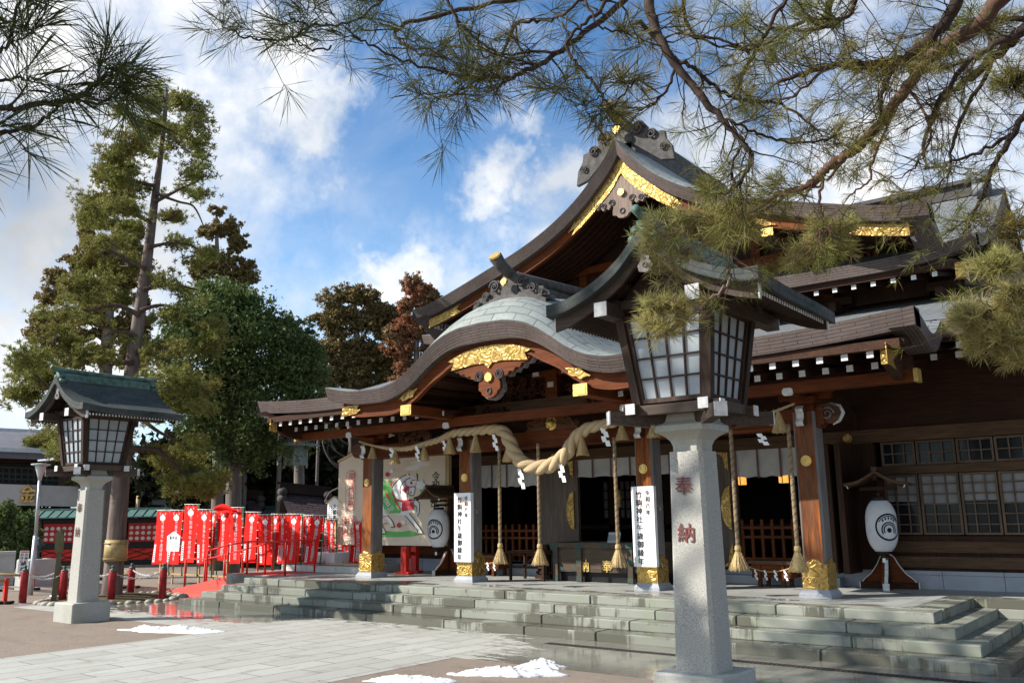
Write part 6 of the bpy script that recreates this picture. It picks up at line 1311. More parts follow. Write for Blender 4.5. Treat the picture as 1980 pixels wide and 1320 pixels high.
for i in range(n_):
    s0 = i*pw+.12; s1 = (i+1)*pw-.12; g = MB(); fbox(g, s0, s1, 0, .02, .30, .76); lo_ = part(g, 'lower_panel', RED, fen)
    g = MB(); 
    for a, b_ in (((s0, .32), (s1, .74)), ((s0, .74), (s1, .32)), ((s0, .5), ((s0+s1)/2, .74)), (((s0+s1)/2, .32), (s1, .55))): g.bar(fp(a[0], .035, a[1]), fp(b_[0], .035, b_[1]), .015, .03)
    part(g, 'lattice', BLACK, lo_)
    g = MB(); fbox(g, s0, s1, 0, .05, 1.02, 1.80); up = part(g, 'upper_panel', flat('dark_red_panel', (.40, .02, .02), .5) if 'dark_red_panel' not in MATS else MATS['dark_red_panel'], fen)
    g = MB()
    for r in range(3):
        for c in range(6): sc_ = s0+.14+(s1-s0-.28)*c/5; zc = 1.16+.22*r; ct = Vector(fp(sc_, .06, zc)); g.add([ct+du*(.085*math.cos(q))+Vector((0, 0, .065*math.sin(q)*(1.25 if abs(math.sin(q)-.87) < .2 else 1))) for q in lin(0, 2*PI, 13)[:-1]], [tuple(range(12)), tuple(range(12))[::-1]])
    part(g, 'white_masks', flat('mask_white', (.62, .55, .52), .6, 0, .15, 3) if 'mask_white' not in MATS else MATS['mask_white'], up)
GRC = flat('green_roof_copper', (.11, .20, .17), .5, .15, .3, 3, c2=(.07, .13, .12))
g = MB()
for sg in (-1, 1): g.hexa([fp(-.3, sg*.62, 2.02), fp(FLn+.3, sg*.62, 2.02), fp(FLn+.3, 0, 2.30), fp(-.3, 0, 2.30), fp(-.3, sg*.62, 2.06), fp(FLn+.3, sg*.62, 2.06), fp(FLn+.3, 0, 2.36), fp(-.3, 0, 2.36)])
part(g, 'roof', GRC, fen)
g = MB()
for i in range(int(FLn/.38)+2):
    s = -.28+i*.38; g.bar(fp(s, .63, 2.065), fp(s, .02, 2.37), .045, .04)
g.bar(fp(-.34, 0, 2.38), fp(FLn+.3, 0, 2.38), .12, .08); part(g, 'roof_batten', GRC, fen)
# ---- street lamp, bronze lantern, low wall
p = gz(58, 1150); D = math.hypot(p.x, p.y); S = thing('street_lamp', 'slim grey lamp post with cone-shaped shade at the left', 'street lamp', (p.x, p.y, 0)); q = gd(77, 925, D); m0 = gd(69, 1035, D)
g = MB().sm_(); g.cyl(p, m0, .07, 12, .06); g.cyl(m0, q, .045, 12, .04); part(g, 'pole', STEEL, S)
g = MB().sm_(); g.lathe([(.04, -.05), (.07, .08), (.14, .32), (.14, .34)], q, 16); part(g, 'lamp_shade', STEEL, S); g = MB(); g.lathe([(.18, 0), (.24, .02), (.24, .05), (.1, .07)], (q.x, q.y, q.z+.34), 16); g.box(q.x, q.x+.9, q.y-.1, q.y+.1, q.z+.46, q.z+.5); part(g, 'lamp_cap', STEEL, S)
p = gz(72, 1092); D = 31; c = gd(72, 1080, D); S = thing('bronze_lantern', 'small dark bronze lantern on a stone plinth before the fence', 'lantern', (c.x, c.y, 0)); 
zt = gd(72, 1080, D).z; g = MB(); g.frus(c.x-.42, c.x+.42, c.y-.42, c.y+.42, 0, zt, .03); part(g, 'plinth', CONC, S)
s = (gd(74, 1038, D).z-zt)/1.45; g = MB().sm_(); g.lathe([(.30*s, 0), (.27*s, .08*s), (.12*s, .16*s), (.10*s, .4*s), (.26*s, .5*s), (.26*s, .56*s), (.16*s, .6*s), (.17*s, .82*s), (.42*s, .9*s), (.38*s, .96*s), (.14*s, 1.12*s), (.10*s, 1.2*s), (.12*s, 1.3*s), (.02, 1.45*s)], (c.x, c.y, zt), 20); part(g, 'lantern_body', flat('old_bronze', (.07, .10, .09), .5, .4), S)
a = gd(-60, 1075, 32); b_ = gd(30, 1075, 32); g = MB(); g.bar((a.x, a.y, .45), (b_.x, b_.y, .45), .35, .9); g.bar((a.x, a.y, .95), (b_.x, b_.y, .95), .45, .10); tag(g.build('stone_wall', CONC), 'low grey stone wall at the left edge below the shrub', 'wall')
# small yellow board fixed above the fence
q = gd(245, 1013, 41); S = thing('yellow_sign', 'small yellow green notice board above the fence roof right of the pine trunk', 'sign', tuple(q)); g = MB(); g.prism([(-.72, -.22), (.62, -.22), (.62, .24), (-.72, .24)], q, RI, UP, .04); part(g, 'board', flat('yellow_green', (.42, .42, .14), .6), S); g = MB(); g.prism([(.2*math.cos(a_)*.8+.4, .2*math.sin(a_)*.8) for a_ in lin(0, 2*PI, 14)[:-1]], q+(-FW)*.05, RI, UP, .01); part(g, 'picture', flat('pale_blue', (.5, .5, .62), .6), S)
for i, ch in enumerate('御朱印所'): glyph(ch, .24, 'lettering', flat('orange_ink', (.6, .25, .06), .6) if 'orange_ink' not in MATS else MATS['orange_ink'], S, q+RI*(-.58+.22*i)-FW*.05-UP*.02, RI, UP, 1, .01, .01)
# ---- office building at the left
bld = thing('office_building', 'two-storey office building with dark eaves, pale balcony band and gilded emblem', 'building', tuple(gz(20, 1090)))
PLAST = flat('pale_plaster', (.52, .50, .49), .8, 0, .08, 1.5); ROOFG = uvbrick('grey_roof_sheet', (.16, .16, .18), (.13, .13, .15), (.07, .07, .08), .5, .3, .01, .5)
def wallpoly(pts, D, th, name, m_, par=bld):
    P = [gd(u, v, D) for u, v in pts]; g = MB(); n2 = Vector((-P[0].x, -P[0].y, 0)).normalized()*th; k = len(P); A = [p for p in P]; B = [p-n2 for p in P]
    g.add(A+B, [tuple(range(k)), tuple(range(k, 2*k))[::-1]]+[(i, k+i, k+(i+1) % k, (i+1) % k) for i in range(k)], [(p.dot(_r), p.z) for p in A+B]); return part(g, name, m_, par)
wallpoly([(-160, 975), (160, 982), (160, 1110), (-160, 1110)], 47, 8, 'ground_floor', flat('dark_ground_floor', (.07, .065, .06), .7))
wallpoly([(-160, 930), (152, 940), (152, 979), (-160, 972)], 45.2, 1.4, 'balcony_band', PLAST)
wallpoly([(-160, 880), (150, 890), (150, 942), (-160, 934)], 46.6, 6, 'upper_floor', flat('upper_floor_wall', (.05, .055, .055), .5))
g = MB()
for i in range(26): a = gd(-150+i*12, 905, 46.4); b_ = gd(-150+i*12, 932, 46.4); g.bar(a, b_, .06, .06)
for v in (900, 912, 922): g.bar(gd(-155, v-3, 46.4), gd(150, v+8, 46.4), .05, .06)
part(g, 'railing', flat('dark_rail', (.12, .12, .12), .5), bld)
for i in range(5): wallpoly([(-130+i*56, 1035), (-90+i*56, 1035), (-90+i*56, 1088), (-130+i*56, 1088)], 46.8, .1, 'window', GLASS)
P = [gd(-160, 858, 44.2), gd(165, 872, 44.2), gd(150, 838, 50), gd(-160, 824, 50)]; g = MB(); g.add([tuple(q) for q in P]+[tuple(q-Vector((0, 0, .45))) for q in P], [(0, 1, 2, 3), (7, 6, 5, 4), (0, 4, 5, 1), (1, 5, 6, 2), (2, 6, 7, 3), (3, 7, 4, 0)], [(q.dot(_r), q.z*3) for q in P]*2); part(g, 'roof', ROOFG, bld)
P = [gd(-160, 862, 44.1), gd(166, 876, 44.1)]; g = MB(); g.bar(P[0], P[1], .1, .16); g.bar(gd(-160, 824, 50), gd(150, 838, 50), .2, .2); part(g, 'gutter', STEEL, bld)
wallpoly([(-160, 866), (160, 878), (155, 896), (-160, 890)], 45.5, 2, 'eave_shadow_board', W_DARK)
q = gd(55, 953, 45.0); glyph('金', .85, 'emblem', GOLDT, bld, q-_f*.02, _r, (0, 0, 1), 1, .02, .08)
wing = thing('office_wing', 'plain grey building wing behind the pine with an outside stair', 'building', tuple(gz(300, 1088)))
wallpoly([(235, 920), (345, 925), (345, 1088), (235, 1088)], 52, 5, 'wall', uvbrick('wing_panels', (.33, .32, .31), (.30, .29, .28), (.14, .14, .13), 2.2, 1.1, .03, .8), wing)
g = MB(); g.bar(gd(240, 948, 51.6), gd(290, 1010, 51.6), .5, .3); g.bar(gd(240, 935, 51.6), gd(290, 997, 51.6), .06, .08); part(g, 'stair', BLACK, wing)
for v in (950, 975, 1000): wallpoly([(282, v), (318, v+1), (318, v+14), (282, v+13)], 51.9, .05, 'window', GLASS, wing)
q0 = gd(262, 1012, 43); q1 = gd(268, 958, 43); g = MB().sm_(); g.cyl((q0.x, q0.y, 0), q1, .09, 8); tag(g.build('wooden_pole', RAILW), 'pale upright pole standing behind the fence roof', 'pole')
# ---- two small subsidiary shrines behind the banners
SUBR = uvbrick('subshrine_tiles', (.085, .06, .065), (.065, .045, .05), (.02, .015, .015), .4, .13, .02, .5, 0, .3)
def subshrine(uL, uR, vR, uE0, uE1, vE, D, lab):
    a, b_ = gd(uL, vR, D+1.6), gd(uR, vR+8, D+1.6); c, d = gd(uE0, vE, D), gd(uE1, vE+6, D); S = thing('small_shrine', lab, 'small shrine', ((a.x+b_.x)/2, (a.y+b_.y)/2, 0), 'small brown-roofed shrines behind the banners')
    P = []
    for t in lin(0, 1, 9): l = c+(a-c)*t; r = d+(b_-d)*t; s = -.30*math.sin(PI*t)-.0; e = Vector((0, 0, s)); inw = (r-l)*(.08*math.sin(PI*t)); P.append([l+e+inw, (l+r)/2+e, r+e-inw])
    g = MB().sm_(); g.grid([[P[j][i] for j in range(9)] for i in range(3)]); bk = (a-c); bk.z = 0
    g.grid([[P[j][i]+2*bk*(1-j/8) for j in range(9)] for i in range(3)], flip=True); part(g, 'roof', SUBR, S)
    g = MB(); g.bar(a+Vector((0, 0, .12)), b_+Vector((0, 0, .12)), .3, .3); g.bar(a+(a-b_)*.06+Vector((0, 0, .32)), b_+(b_-a)*.04+Vector((0, 0, .30)), .34, .07)
    part(g, 'ridge', SUBR, S)
    g = MB()
    for e in (a+(b_-a)*.05, b_-(b_-a)*.05):
        for z in (0, -.25): g.sm_(); g.cyl(e+Vector((0, 0, z))-bk.normalized()*.25, e+Vector((0, 0, z))+bk.normalized()*.2, .16, 8)
    part(g, 'ridge_ornament', BRONZE, S)
    g = MB(); cx = (c+d)/2; g.hexa([(p.x, p.y, z) for z in (0, cx.z-.1) for p in (c+(d-c)*.15+bk*.3, d-(d-c)*.15+bk*.3, d-(d-c)*.15+bk*1.7, c+(d-c)*.15+bk*1.7)]); part(g, 'wall', W_DARKZ, S)
subshrine(541, 636, 950, 556, 668, 1000, 33, 'small brown-roofed shrine left of the white sign post, nearer of the two'); subshrine(442, 508, 957, 420, 522, 1002, 37, 'small brown-roofed shrine partly hidden behind the pine branches')
# hanging lantern in the trees
q = gd(572, 880, 30); S = thing('hanging_lantern', 'small verdigris copper lantern hanging among the dark trees', 'lantern', tuple(q)); k = .30
g = MB(); g.sqlathe([(k, k, -.32), (k*.9, k*.9, -.28), (k*.8, k*.8, .28), (k, k, .3)], q); part(g, 'lantern_body', flat('lantern_glass', (.30, .36, .33), .5), S)
g = MB(); g.sqlathe([(k*1.9, k*1.9, .30), (k*1.75, k*1.75, .34), (k*.7, k*.7, .5), (.05, .05, .66)], q); g.cyl((q.x, q.y, q.z+.6), (q.x, q.y, q.z+1.6), .015, 6)
for sx in (-1, 1):
    for sy in (-1, 1): g.box(q.x+sx*k*.85-.02, q.x+sx*k*.85+.02, q.y+sy*k*.85-.02, q.y+sy*k*.85+.02, q.z-.42, q.z+.3)
part(g, 'lantern_roof', flat('pale_verdigris', (.33, .42, .36), .6), S)
# ---- old snow
def snow(cx, cy, rx, ry, h, seed, lab, rot=0.):
    rr = np.random.default_rng(seed); n = 44; m2 = 60; ph = rr.uniform(0, 6.28, 8); g = MB().sm_(); V = []; P = []
    for i in range(n):
        row = []
        for j in range(m2):
            a = 2*PI*j/(m2-1); r = i/(n-1); edge = 1+.20*math.sin(2*a+ph[0])+.12*math.sin(5*a+ph[1])+.09*math.sin(11*a+ph[2])+.07*math.sin(23*a+ph[3])+.05*math.sin(37*a+ph[5])
            x = rx*r*edge*math.cos(a); y = ry*r*edge*math.sin(a); X = cx+x*math.cos(rot)-y*math.sin(rot); Yy = cy+x*math.sin(rot)+y*math.cos(rot)
            b_ = (1-r**2.5); z = h*b_*(.75+.2*math.sin(X*9+ph[4])+.2*math.sin(Yy*11+X*6+ph[5])+.14*math.sin(X*31+ph[6])*math.sin(Yy*37+ph[7])+.08*math.sin(X*83)*math.sin(Yy*71)+.09*float(rr.normal()))
            row.append((X, Yy, max(z, -.004)+(.006 if r < .98 else -.01)))
        P.append(row)
    g.grid(P); return tag(g.build('snow_patch', SNOW), lab, 'snow', 'leftover patches of old snow')
sp = gz(335, 1220); snow(sp.x, sp.y, .90, .24, .09, 1, 'patch of old snow on the brown ground beside the left lantern', .45)
sp = gz(985, 1304); snow(sp.x, sp.y, .55, .17, .10, 2, 'biggest heap of old snow at the bottom middle', .5); sp = gz(1045, 1290); snow(sp.x, sp.y, .33, .12, .08, 5, 'right-hand lobe of old snow at the bottom middle', .4)
sp = gz(790, 1316); snow(sp.x, sp.y, .42, .20, .06, 3, 'thin patch of old snow at the bottom left of the biggest heap', .3); sp = gz(855, 1317); snow(sp.x, sp.y, .17, .06, .03, 4, 'sliver of old snow between the two bottom heaps', .3); sp = gz(874, 1303); snow(sp.x, sp.y, .07, .04, .02, 7, 'tiny crumb of old snow on the brown ground', .3)

# grit and fallen bits lying on the bare ground
n = 5200; X_ = RNG.uniform(-19, -2.5, n); Y_ = RNG.uniform(3.5, 9.2, n); k_ = ((X_ < -13.7) | (X_ > -8.1)); X_ = X_[k_]; Y_ = Y_[k_]; n = len(X_)
s_ = RNG.uniform(.004, .013, n); V = []; 
th_ = RNG.uniform(0, 6.28, n); B4 = [np.stack([X_+s_*np.cos(th_+a), Y_+s_*np.sin(th_+a)*.8, np.full(n, .0)], 1) for a in (0, 2.1, 4.2)]+[np.stack([X_, Y_, s_*.8], 1)]
V = np.stack(B4, 1).reshape(-1, 3); i4 = np.arange(n)[:, None]*4; F = np.concatenate([i4+np.array([[0, 1, 3]]), i4+np.array([[1, 2, 3]]), i4+np.array([[2, 0, 3]])], 0)
tag(npmesh('gravel', V, F, leafmat('grit', (.10, .08, .065), (.42, .38, .33), (.16, .12, .08), 0., .9)), 'loose grit scattered over the bare brown ground', 'gravel', kind='stuff')
# ================================================================= TREES BEHIND
G3 = lambda n: RNG.normal(size=(n, 3))
def unit(a): return a/np.maximum(1e-9, np.linalg.norm(a, axis=1, keepdims=True))
def leaf_quads(C, size, aspect=.45, up=.3):
    """one folded leaf-clump face per point: centres C, in random directions"""
    n = len(C); d = unit(G3(n)+np.array([0, 0, up])); s = unit(np.cross(d, G3(n))); L = (size*RNG.uniform(.6, 1.4, n))[:, None]
    V = np.stack([C-d*L*.5, C+s*L*aspect*.5, C+d*L*.5, C-s*L*aspect*.5], 1).reshape(-1, 3)
    return V, np.arange(4*n).reshape(n, 4)
def needle_tufts(C, D, length, k, width, spread=.9, back=0.):
    """k thin needles fanning from every tuft centre C about its shoot direction D"""
    n = len(C); Cr = np.repeat(C, k, 0); Dr = np.repeat(D, k, 0); r = unit(G3(n*k)); d = unit(Dr*RNG.uniform(.25, 1.2, (n*k, 1))+r*spread); s = unit(np.cross(d, G3(n*k)))*(width/2)
    L = (length*RNG.uniform(.7, 1.15, n*k))[:, None]; Cr = Cr-Dr*RNG.uniform(0, back, (n*k, 1)); sag = np.array([0, 0, -1.])*L*RNG.uniform(0, .1, (n*k, 1)); tip = Cr+d*L+sag
    mid = Cr+d*L*.55
    V = np.stack([Cr-s*.7, Cr+s*.7, mid+s, tip, mid-s], 1).reshape(-1, 3); idx = np.arange(n*k)[:, None]*5
    return V, np.concatenate([idx+np.array([[0, 1, 2, 4]]), idx+np.array([[4, 2, 3, 3]])], 0) if False else idx+np.array([[0, 1, 2, 3, 4]])
def blob_points(u, v, ru, rv, D, n, depth=None, shell=.55):
    c = np.array(gd(u, v, D)); sc_ = (Vector(gd(u+1, v, D))-Vector(gd(u, v, D))).length; q = unit(G3(n)); r = RNG.uniform(shell, 1, n)[:, None]**.6
    lump = 1+.22*np.sin(q[:, :1]*7+u)+.18*np.sin(q[:, 1:2]*9+v)
    q = q*r*lump; dz = (depth if depth else (ru+rv)/2)*sc_
    return c+q[:, :1]*np.array(_r)*ru*sc_+q[:, 2:3]*np.array([0, 0, 1])*rv*sc_+q[:, 1:2]*np.array([-_f.x, -_f.y, 0])*dz, q
BARKM = wood('pine_bark', (.055, .038, .032), (.15, .105, .088), 'z', rough=.9, ring=5); BARKG = wood('grey_bark', (.12, .10, .09), (.24, .21, .19), 'z', rough=.9, ring=5)
LF_PINE = leafmat('pine_needles_far', (.125, .15, .04), (.27, .27, .075), (.22, .19, .055)); LF_CEDAR = leafmat('cedar_sprays', (.14, .115, .045), (.27, .205, .09), (.17, .125, .05)); LF_RUST = leafmat('rusty_cedar_sprays', (.26, .11, .06), (.42, .19, .10), (.17, .13, .06))
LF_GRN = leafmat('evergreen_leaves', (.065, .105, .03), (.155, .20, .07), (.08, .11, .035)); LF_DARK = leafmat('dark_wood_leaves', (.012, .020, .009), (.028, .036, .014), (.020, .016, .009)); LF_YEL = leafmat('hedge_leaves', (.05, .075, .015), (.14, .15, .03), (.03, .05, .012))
def trunk_px(path, D, name='trunk', m_=BARKM, parent=None, n=10, ground=True):
    P = []; R = []
    for k, (u, v, wpx) in enumerate(path):
        q = gd(u, v, D[k] if isinstance(D, (list, tuple)) else D); 
        if k == 0 and ground: q.z = 0
        P.append(q); R.append(wpx/CF*(D if not isinstance(D, (list, tuple)) else D[k])*.5)
    c = catmull([tuple(p)+(r,) for p, r in zip(P, R)], 5); g = MB().sm_(); g.tube([q[:3] for q in c], [q[3] for q in c], n); return part(g, name, m_, parent)
def limb(path, D, parent, m_, nm='limb'): return trunk_px(path, D, nm, m_, parent, 6, False)
# the tall pine by the left lantern
T = thing('pine_tree', 'tall slender pine with straw belt rising behind the left granite lantern', 'tree', (TB.x, TB.y, 0), 'trees of the precinct')
BARKP = wood('scaly_pine_bark', (.09, .068, .060), (.25, .20, .18), 'z', rough=.9, ring=5)
trunk_px([(213, 1175, 46), (216, 1150, 36), (228, 1000, 32), (243, 820, 29), (262, 660, 24), (285, 500, 19), (300, 380, 14), (312, 290, 10), (320, 210, 8), (322, 170, 4)], 24.2, parent=T, m_=BARKP)
g = MB().sm_(); c0, c1 = gd(222.5, 1084, 24.1), gd(226, 1043, 24.1); g.cyl(c0, c1, .27, 18, .265); 
for t in (.12, .85): q = c0+(c1-c0)*t; g.tube([q+Vector((.278*math.cos(a), .278*math.sin(a), 0)) for a in lin(0, 2*PI, 20)], .012, 5)
part(g, 'straw_belt', BAMB, T)
LB = [((300,360,9),(260,350,7),(215,330,5),(190,330,3)), ((292,430,10),(250,410,7),(200,400,4)), ((300,390,9),(330,375,6),(360,360,4),(385,350,3)), ((288,478,9),(330,470,5),(370,475,4),(405,500,2)), ((283,520,10),(240,500,7),(190,470,4)), ((270,610,11),(225,590,8),(170,600,5),(120,590,3)), ((272,600,9),(310,590,6),(350,600,4),(390,640,3)), ((262,680,11),(310,690,7),(350,720,4)), ((258,700,12),(200,700,9),(140,690,6),(80,690,3)), ((265,650,9),(230,640,5),(200,650,3)), ((278,560,9),(330,550,6),(380,560,3)), ((302,375,7),(345,390,5),(375,400,4),(395,440,2)), ((247,870,12),(300,870,9),(345,905,6),(380,940,4)), ((252,780,10),(220,790,7),(180,850,4)), ((252,790,10),(300,830,7),(340,850,4),(380,870,3))]
for b_ in LB: limb(b_, 24.0, T, BARKM)
rings = [(320,190,42,22),(350,215,38,22),(295,205,38,20),(385,235,20,18),(370,270,30,20),(275,245,45,24),(255,285,50,22),(330,255,30,18),(230,310,45,24),(385,300,18,18),(300,300,26,14),(215,345,40,22),(255,360,40,16),(190,390,38,22),(235,400,36,18),(175,430,34,18),(365,345,34,14),(385,380,24,10),(250,440,40,18),(200,470,40,18),(330,420,26,10),(160,500,36,20),(250,510,36,16),(215,530,40,18),(340,470,36,14),(380,510,30,14),(150,560,50,22),(230,580,50,20),(320,540,40,16),(360,570,40,18),(130,610,45,20),(190,630,48,20),(330,610,50,20),(400,630,34,18),(100,660,48,24),(180,690,60,24),(60,690,44,28),(240,660,34,18),(320,670,50,24),(380,680,40,22),(90,740,60,30),(50,760,36,26),(160,740,50,22),(330,730,60,24),(390,750,34,20),(270,710,26,16),(330,770,50,20),(400,790,26,14),(300,790,40,16),(190,860,46,24),(150,835,46,20),(130,870,40,20),(370,860,34,18),(345,890,44,22),(385,910,52,28),(350,940,50,22),(410,935,30,16),(320,900,30,14)]
Cs = []; Ds = []
rings2 = rings+[(u+random.uniform(-1, 1)*ru, v+random.uniform(-1, 1)*rv*1.3, ru*.55, rv*.8) for (u, v, ru, rv) in rings for _ in range(1)]
for (u, v, ru, rv) in rings2:
    k = max(4, int(ru*rv*.013)); p, q = blob_points(u+RNG.uniform(-6, 6), v+RNG.uniform(-5, 5), ru*1.12, rv*1.05, 24+RNG.uniform(-1.6, 1.6), k, shell=.1); m = RNG.integers(14, 32)
    p = np.repeat(p, m, 0)+G3(k*m)*np.array([.15, .15, .075]); q = np.repeat(q, m, 0); n = k*m; Cs.append(p); Ds.append(unit(q*.5+np.array([0, 0, .9])+G3(n)*.35))
Cs = np.concatenate(Cs); Ds = np.concatenate(Ds); q_ = Cs-np.array(CAM); fw_ = q_@np.array(FW); uu = 990+CF*(q_@np.array(RI))/fw_; vv = 660-CF*(q_@np.array(UP))/fw_
tk = np.interp(vv, [170, 210, 290, 380, 500, 660, 820, 1000], [322, 320, 312, 300, 285, 262, 243, 228]); gap = np.sin(Cs[:, 0]*2.3+1)*np.sin(Cs[:, 2]*2.7+Cs[:, 0])+.6*np.sin(Cs[:, 1]*3.1+Cs[:, 2]*1.9)+.5*np.sin(Cs[:, 0]*5.9-Cs[:, 2]*4.7) > -.50+RNG.normal(size=len(Cs))*.12; keep = gap & ~((abs(uu-tk) < np.interp(vv, [170, 300, 700], [3, 9, 17])) & (RNG.uniform(size=len(uu)) < .75)); Cs = Cs[keep]; Ds = Ds[keep]
V, F = needle_tufts(Cs, Ds, .125, 11, .017, .9); npmesh('foliage', V, F, LF_PINE, T)
for (u, v, ru, rv) in rings[::2]:
    g = MB().sm_(); c = gd(u, v+rv*.3, 24)
    for k in range(5):
        e = gd(u+random.uniform(-ru, ru)*.8, v-rv*random.uniform(-.2, .7), 24+random.uniform(-.8, .8)); mdl = (c+e)/2+Vector((random.uniform(-.1, .1),)*3); g.tube([c, mdl, e], [.03, .02, .008], 4, cap=False)
    part(g, 'twig', BARKM, T)
def leafy(name, label, D, blobs, size, dens, m_, trunk, tm=BARKG, limbs=(), aspect=.5, shell=.62, group='trees of the precinct', tufty=False):
    base_ = gd(trunk[0][0], 1050, D); T = thing(name, label, 'tree', (base_.x, base_.y, 0), group)
    trunk_px(trunk, D, parent=T, m_=tm); [limb(b_, D, T, tm) for b_ in limbs]
    P = []
    for (u, v, ru, rv) in blobs:
        n = int(ru*rv*dens)
        if tufty:   # clumps of clumps: ragged sprays with sky between them
            k = max(10, int(n/(14 if size < .15 else 7))); c, q = blob_points(u, v, ru, rv, D, k, shell=shell); s = (ru+rv)/2*D/CF*.15
            P.append(np.repeat(c, 24, 0)+G3(k*24)*s*np.array([1, 1, .75]))
        else: P.append(blob_points(u, v, ru, rv, D, n, shell=shell)[0])
    V, F = leaf_quads(np.concatenate(P), size, aspect); npmesh('crown', V, F, m_, T); return T
rs = random.Random(77)
def scatter(poly, n, r0, r1, rr=rs):
    """lobes strewn through a crown's outline"""
    out = []; xs = [p[0] for p in poly]; ys = [p[1] for p in poly]
    while len(out) < n:
        x, y = rr.uniform(min(xs), max(xs)), rr.uniform(min(ys), max(ys)); c = False
        for i in range(len(poly)):
            (x1, y1), (x2, y2) = poly[i], poly[(i+1) % len(poly)]
            if (y1 > y) != (y2 > y) and x < (x2-x1)*(y-y1)/(y2-y1)+x1: c = not c
        if c: r = rr.uniform(r0, r1); out.append((x, y, r, r*rr.uniform(.6, .9)))
    return out
leafy('cedar_tree', 'dark brownish cedar standing behind the tall slender pine', 33, scatter([(215, 320), (250, 400), (300, 560), (300, 700), (60, 700), (70, 620), (120, 500), (150, 420)], 70, 16, 30), .15, .62, LF_CEDAR, [(200, 1060, 30), (205, 700, 22), (220, 480, 12), (232, 330, 4)], limbs=[((205, 640, 8), (150, 610, 5), (100, 620, 3)), ((212, 560, 7), (160, 520, 4)), ((215, 520, 6), (270, 480, 4))], shell=.2, tufty=True)
leafy('cedar_tree', 'slim dark cedar top between the tall slender pine and the round evergreen', 36, scatter([(415, 405), (455, 430), (488, 520), (480, 570), (470, 620), (340, 640), (370, 560), (390, 450)], 44, 14, 24), .151, .7, LF_CEDAR, [(420, 1060, 24), (424, 700, 16), (420, 500, 9), (418, 410, 4)], limbs=[((424, 600, 6), (380, 570, 3)), ((423, 560, 6), (470, 545, 3))], shell=.2, tufty=True)
leafy('evergreen_tree', 'big round dark green broadleaf tree left of the porch eave', 30, [(430,620,80,70),(380,690,70,60),(490,660,70,60),(540,700,70,60),(580,740,50,60),(440,730,80,60),(510,780,80,60),(560,830,60,60),(450,820,80,60),(380,790,60,60),(420,580,60,40),(590,690,34,34),(470,860,60,50),(540,640,40,34),(350,640,44,44)]+scatter([(400, 545), (480, 570), (560, 640), (620, 700), (620, 800), (480, 880), (340, 800), (320, 660)], 46, 20, 36), .13, .50, LF_GRN, [(450, 1060, 30), (455, 850, 26), (460, 700, 14)], shell=.72, tufty=True)
leafy('evergreen_tree', 'smaller loose-topped green tree rising right of the big round evergreen', 36, scatter([(575, 600), (600, 640), (625, 720), (630, 780), (540, 760), (530, 640)], 30, 14, 26), .13, .6, LF_GRN, [(580, 1060, 22), (578, 800, 16), (575, 620, 4)], shell=.35, tufty=True)
leafy('cedar_tree', 'broad olive-brown cedar above the left end of the porch roof', 44, scatter([(650, 560), (700, 540), (745, 580), (790, 610), (800, 700), (780, 770), (620, 790), (600, 700), (610, 610)], 88, 16, 28), .155, .7, LF_CEDAR, [(695, 1060, 26), (696, 760, 16), (690, 640, 10), (685, 560, 4)], limbs=[((695, 700, 6), (650, 640, 3)), ((694, 690, 6), (740, 640, 3)), ((696, 720, 6), (750, 730, 3))], shell=.25, tufty=True)
leafy('cedar_tree', 'rust-red pointed cedar just left of the big gable\'s eave tip', 42, scatter([(805, 520), (832, 545), (856, 600), (862, 650), (850, 760), (750, 780), (755, 660), (775, 590)], 84, 13, 23), .155, .8, LF_RUST, [(805, 1060, 22), (805, 760, 14), (806, 530, 4)], shell=.2, tufty=True)
# bare tree and dark wood behind the small shrines
b_ = gd(660, 1050, 27); T = thing('bare_tree', 'bare grey tree with curling twigs left of the leftmost porch pillar', 'tree', (b_.x, b_.y, 0), 'trees of the precinct')
trunk_px([(650, 1080, 22), (662, 1000, 18), (672, 930, 15), (680, 870, 13), (676, 820, 10)], 27, parent=T, m_=BARKG)
for pth in (((668, 905, 5), (640, 890, 4), (625, 860, 3), (627, 838, 2)), ((672, 885, 4), (650, 872, 3), (640, 850, 3), (648, 835, 2)), ((665, 940, 4), (640, 950, 3), (630, 965, 2)), ((670, 900, 4), (656, 905, 3), (637, 888, 2), (633, 862, 2)), ((674, 870, 4), (694, 860, 3), (704, 850, 2)), ((676, 860, 4), (660, 850, 3), (655, 835, 2))): limb(pth, 27, T, BARKG)
P = []
for (u, v, ru, rv, D) in [(430,900,90,70,40),(520,900,90,80,41),(600,880,80,80,42),(660,900,70,80,43),(340,900,60,60,39),(560,960,110,50,44),(690,860,70,60,45),(250,950,50,40,50),(720,930,60,60,45),(470,850,90,60,42),(640,820,90,50,46),(760,900,60,60,47),(820,900,60,70,47),(400,960,70,50,38)]:
    P.append(blob_points(u, v, ru*1.15, rv*1.15, D, int(ru*rv*.75), shell=.3)[0])
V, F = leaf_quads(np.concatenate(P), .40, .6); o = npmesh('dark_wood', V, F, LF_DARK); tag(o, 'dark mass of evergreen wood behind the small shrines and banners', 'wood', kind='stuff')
for k, (u, w_, D, lab) in enumerate(((538, 9, 38, 'thin pale tree stem in the dark wood left of the hanging lantern'), (612, 6, 38, 'thin pale tree stem in the dark wood right of the hanging lantern'), (470, 12, 38, 'dark bare stem in the wood behind the low pine boughs'))):
    b_ = gd(u, 1050, D); T = thing('tree_stem', lab, 'tree', (b_.x, b_.y, 0)); trunk_px([(u-4, 1060, w_*1.2), (u, 950, w_), (u+4, 820, w_*.8), (u+6, 720, w_*.6)], D, parent=T, m_=BARKG, n=6)
b_ = gd(118, 1060, 46); T = thing('pine_tree', 'dark leaning pine trunk behind the fence left of the granite lantern', 'tree', (b_.x, b_.y, 0), 'trees of the precinct')
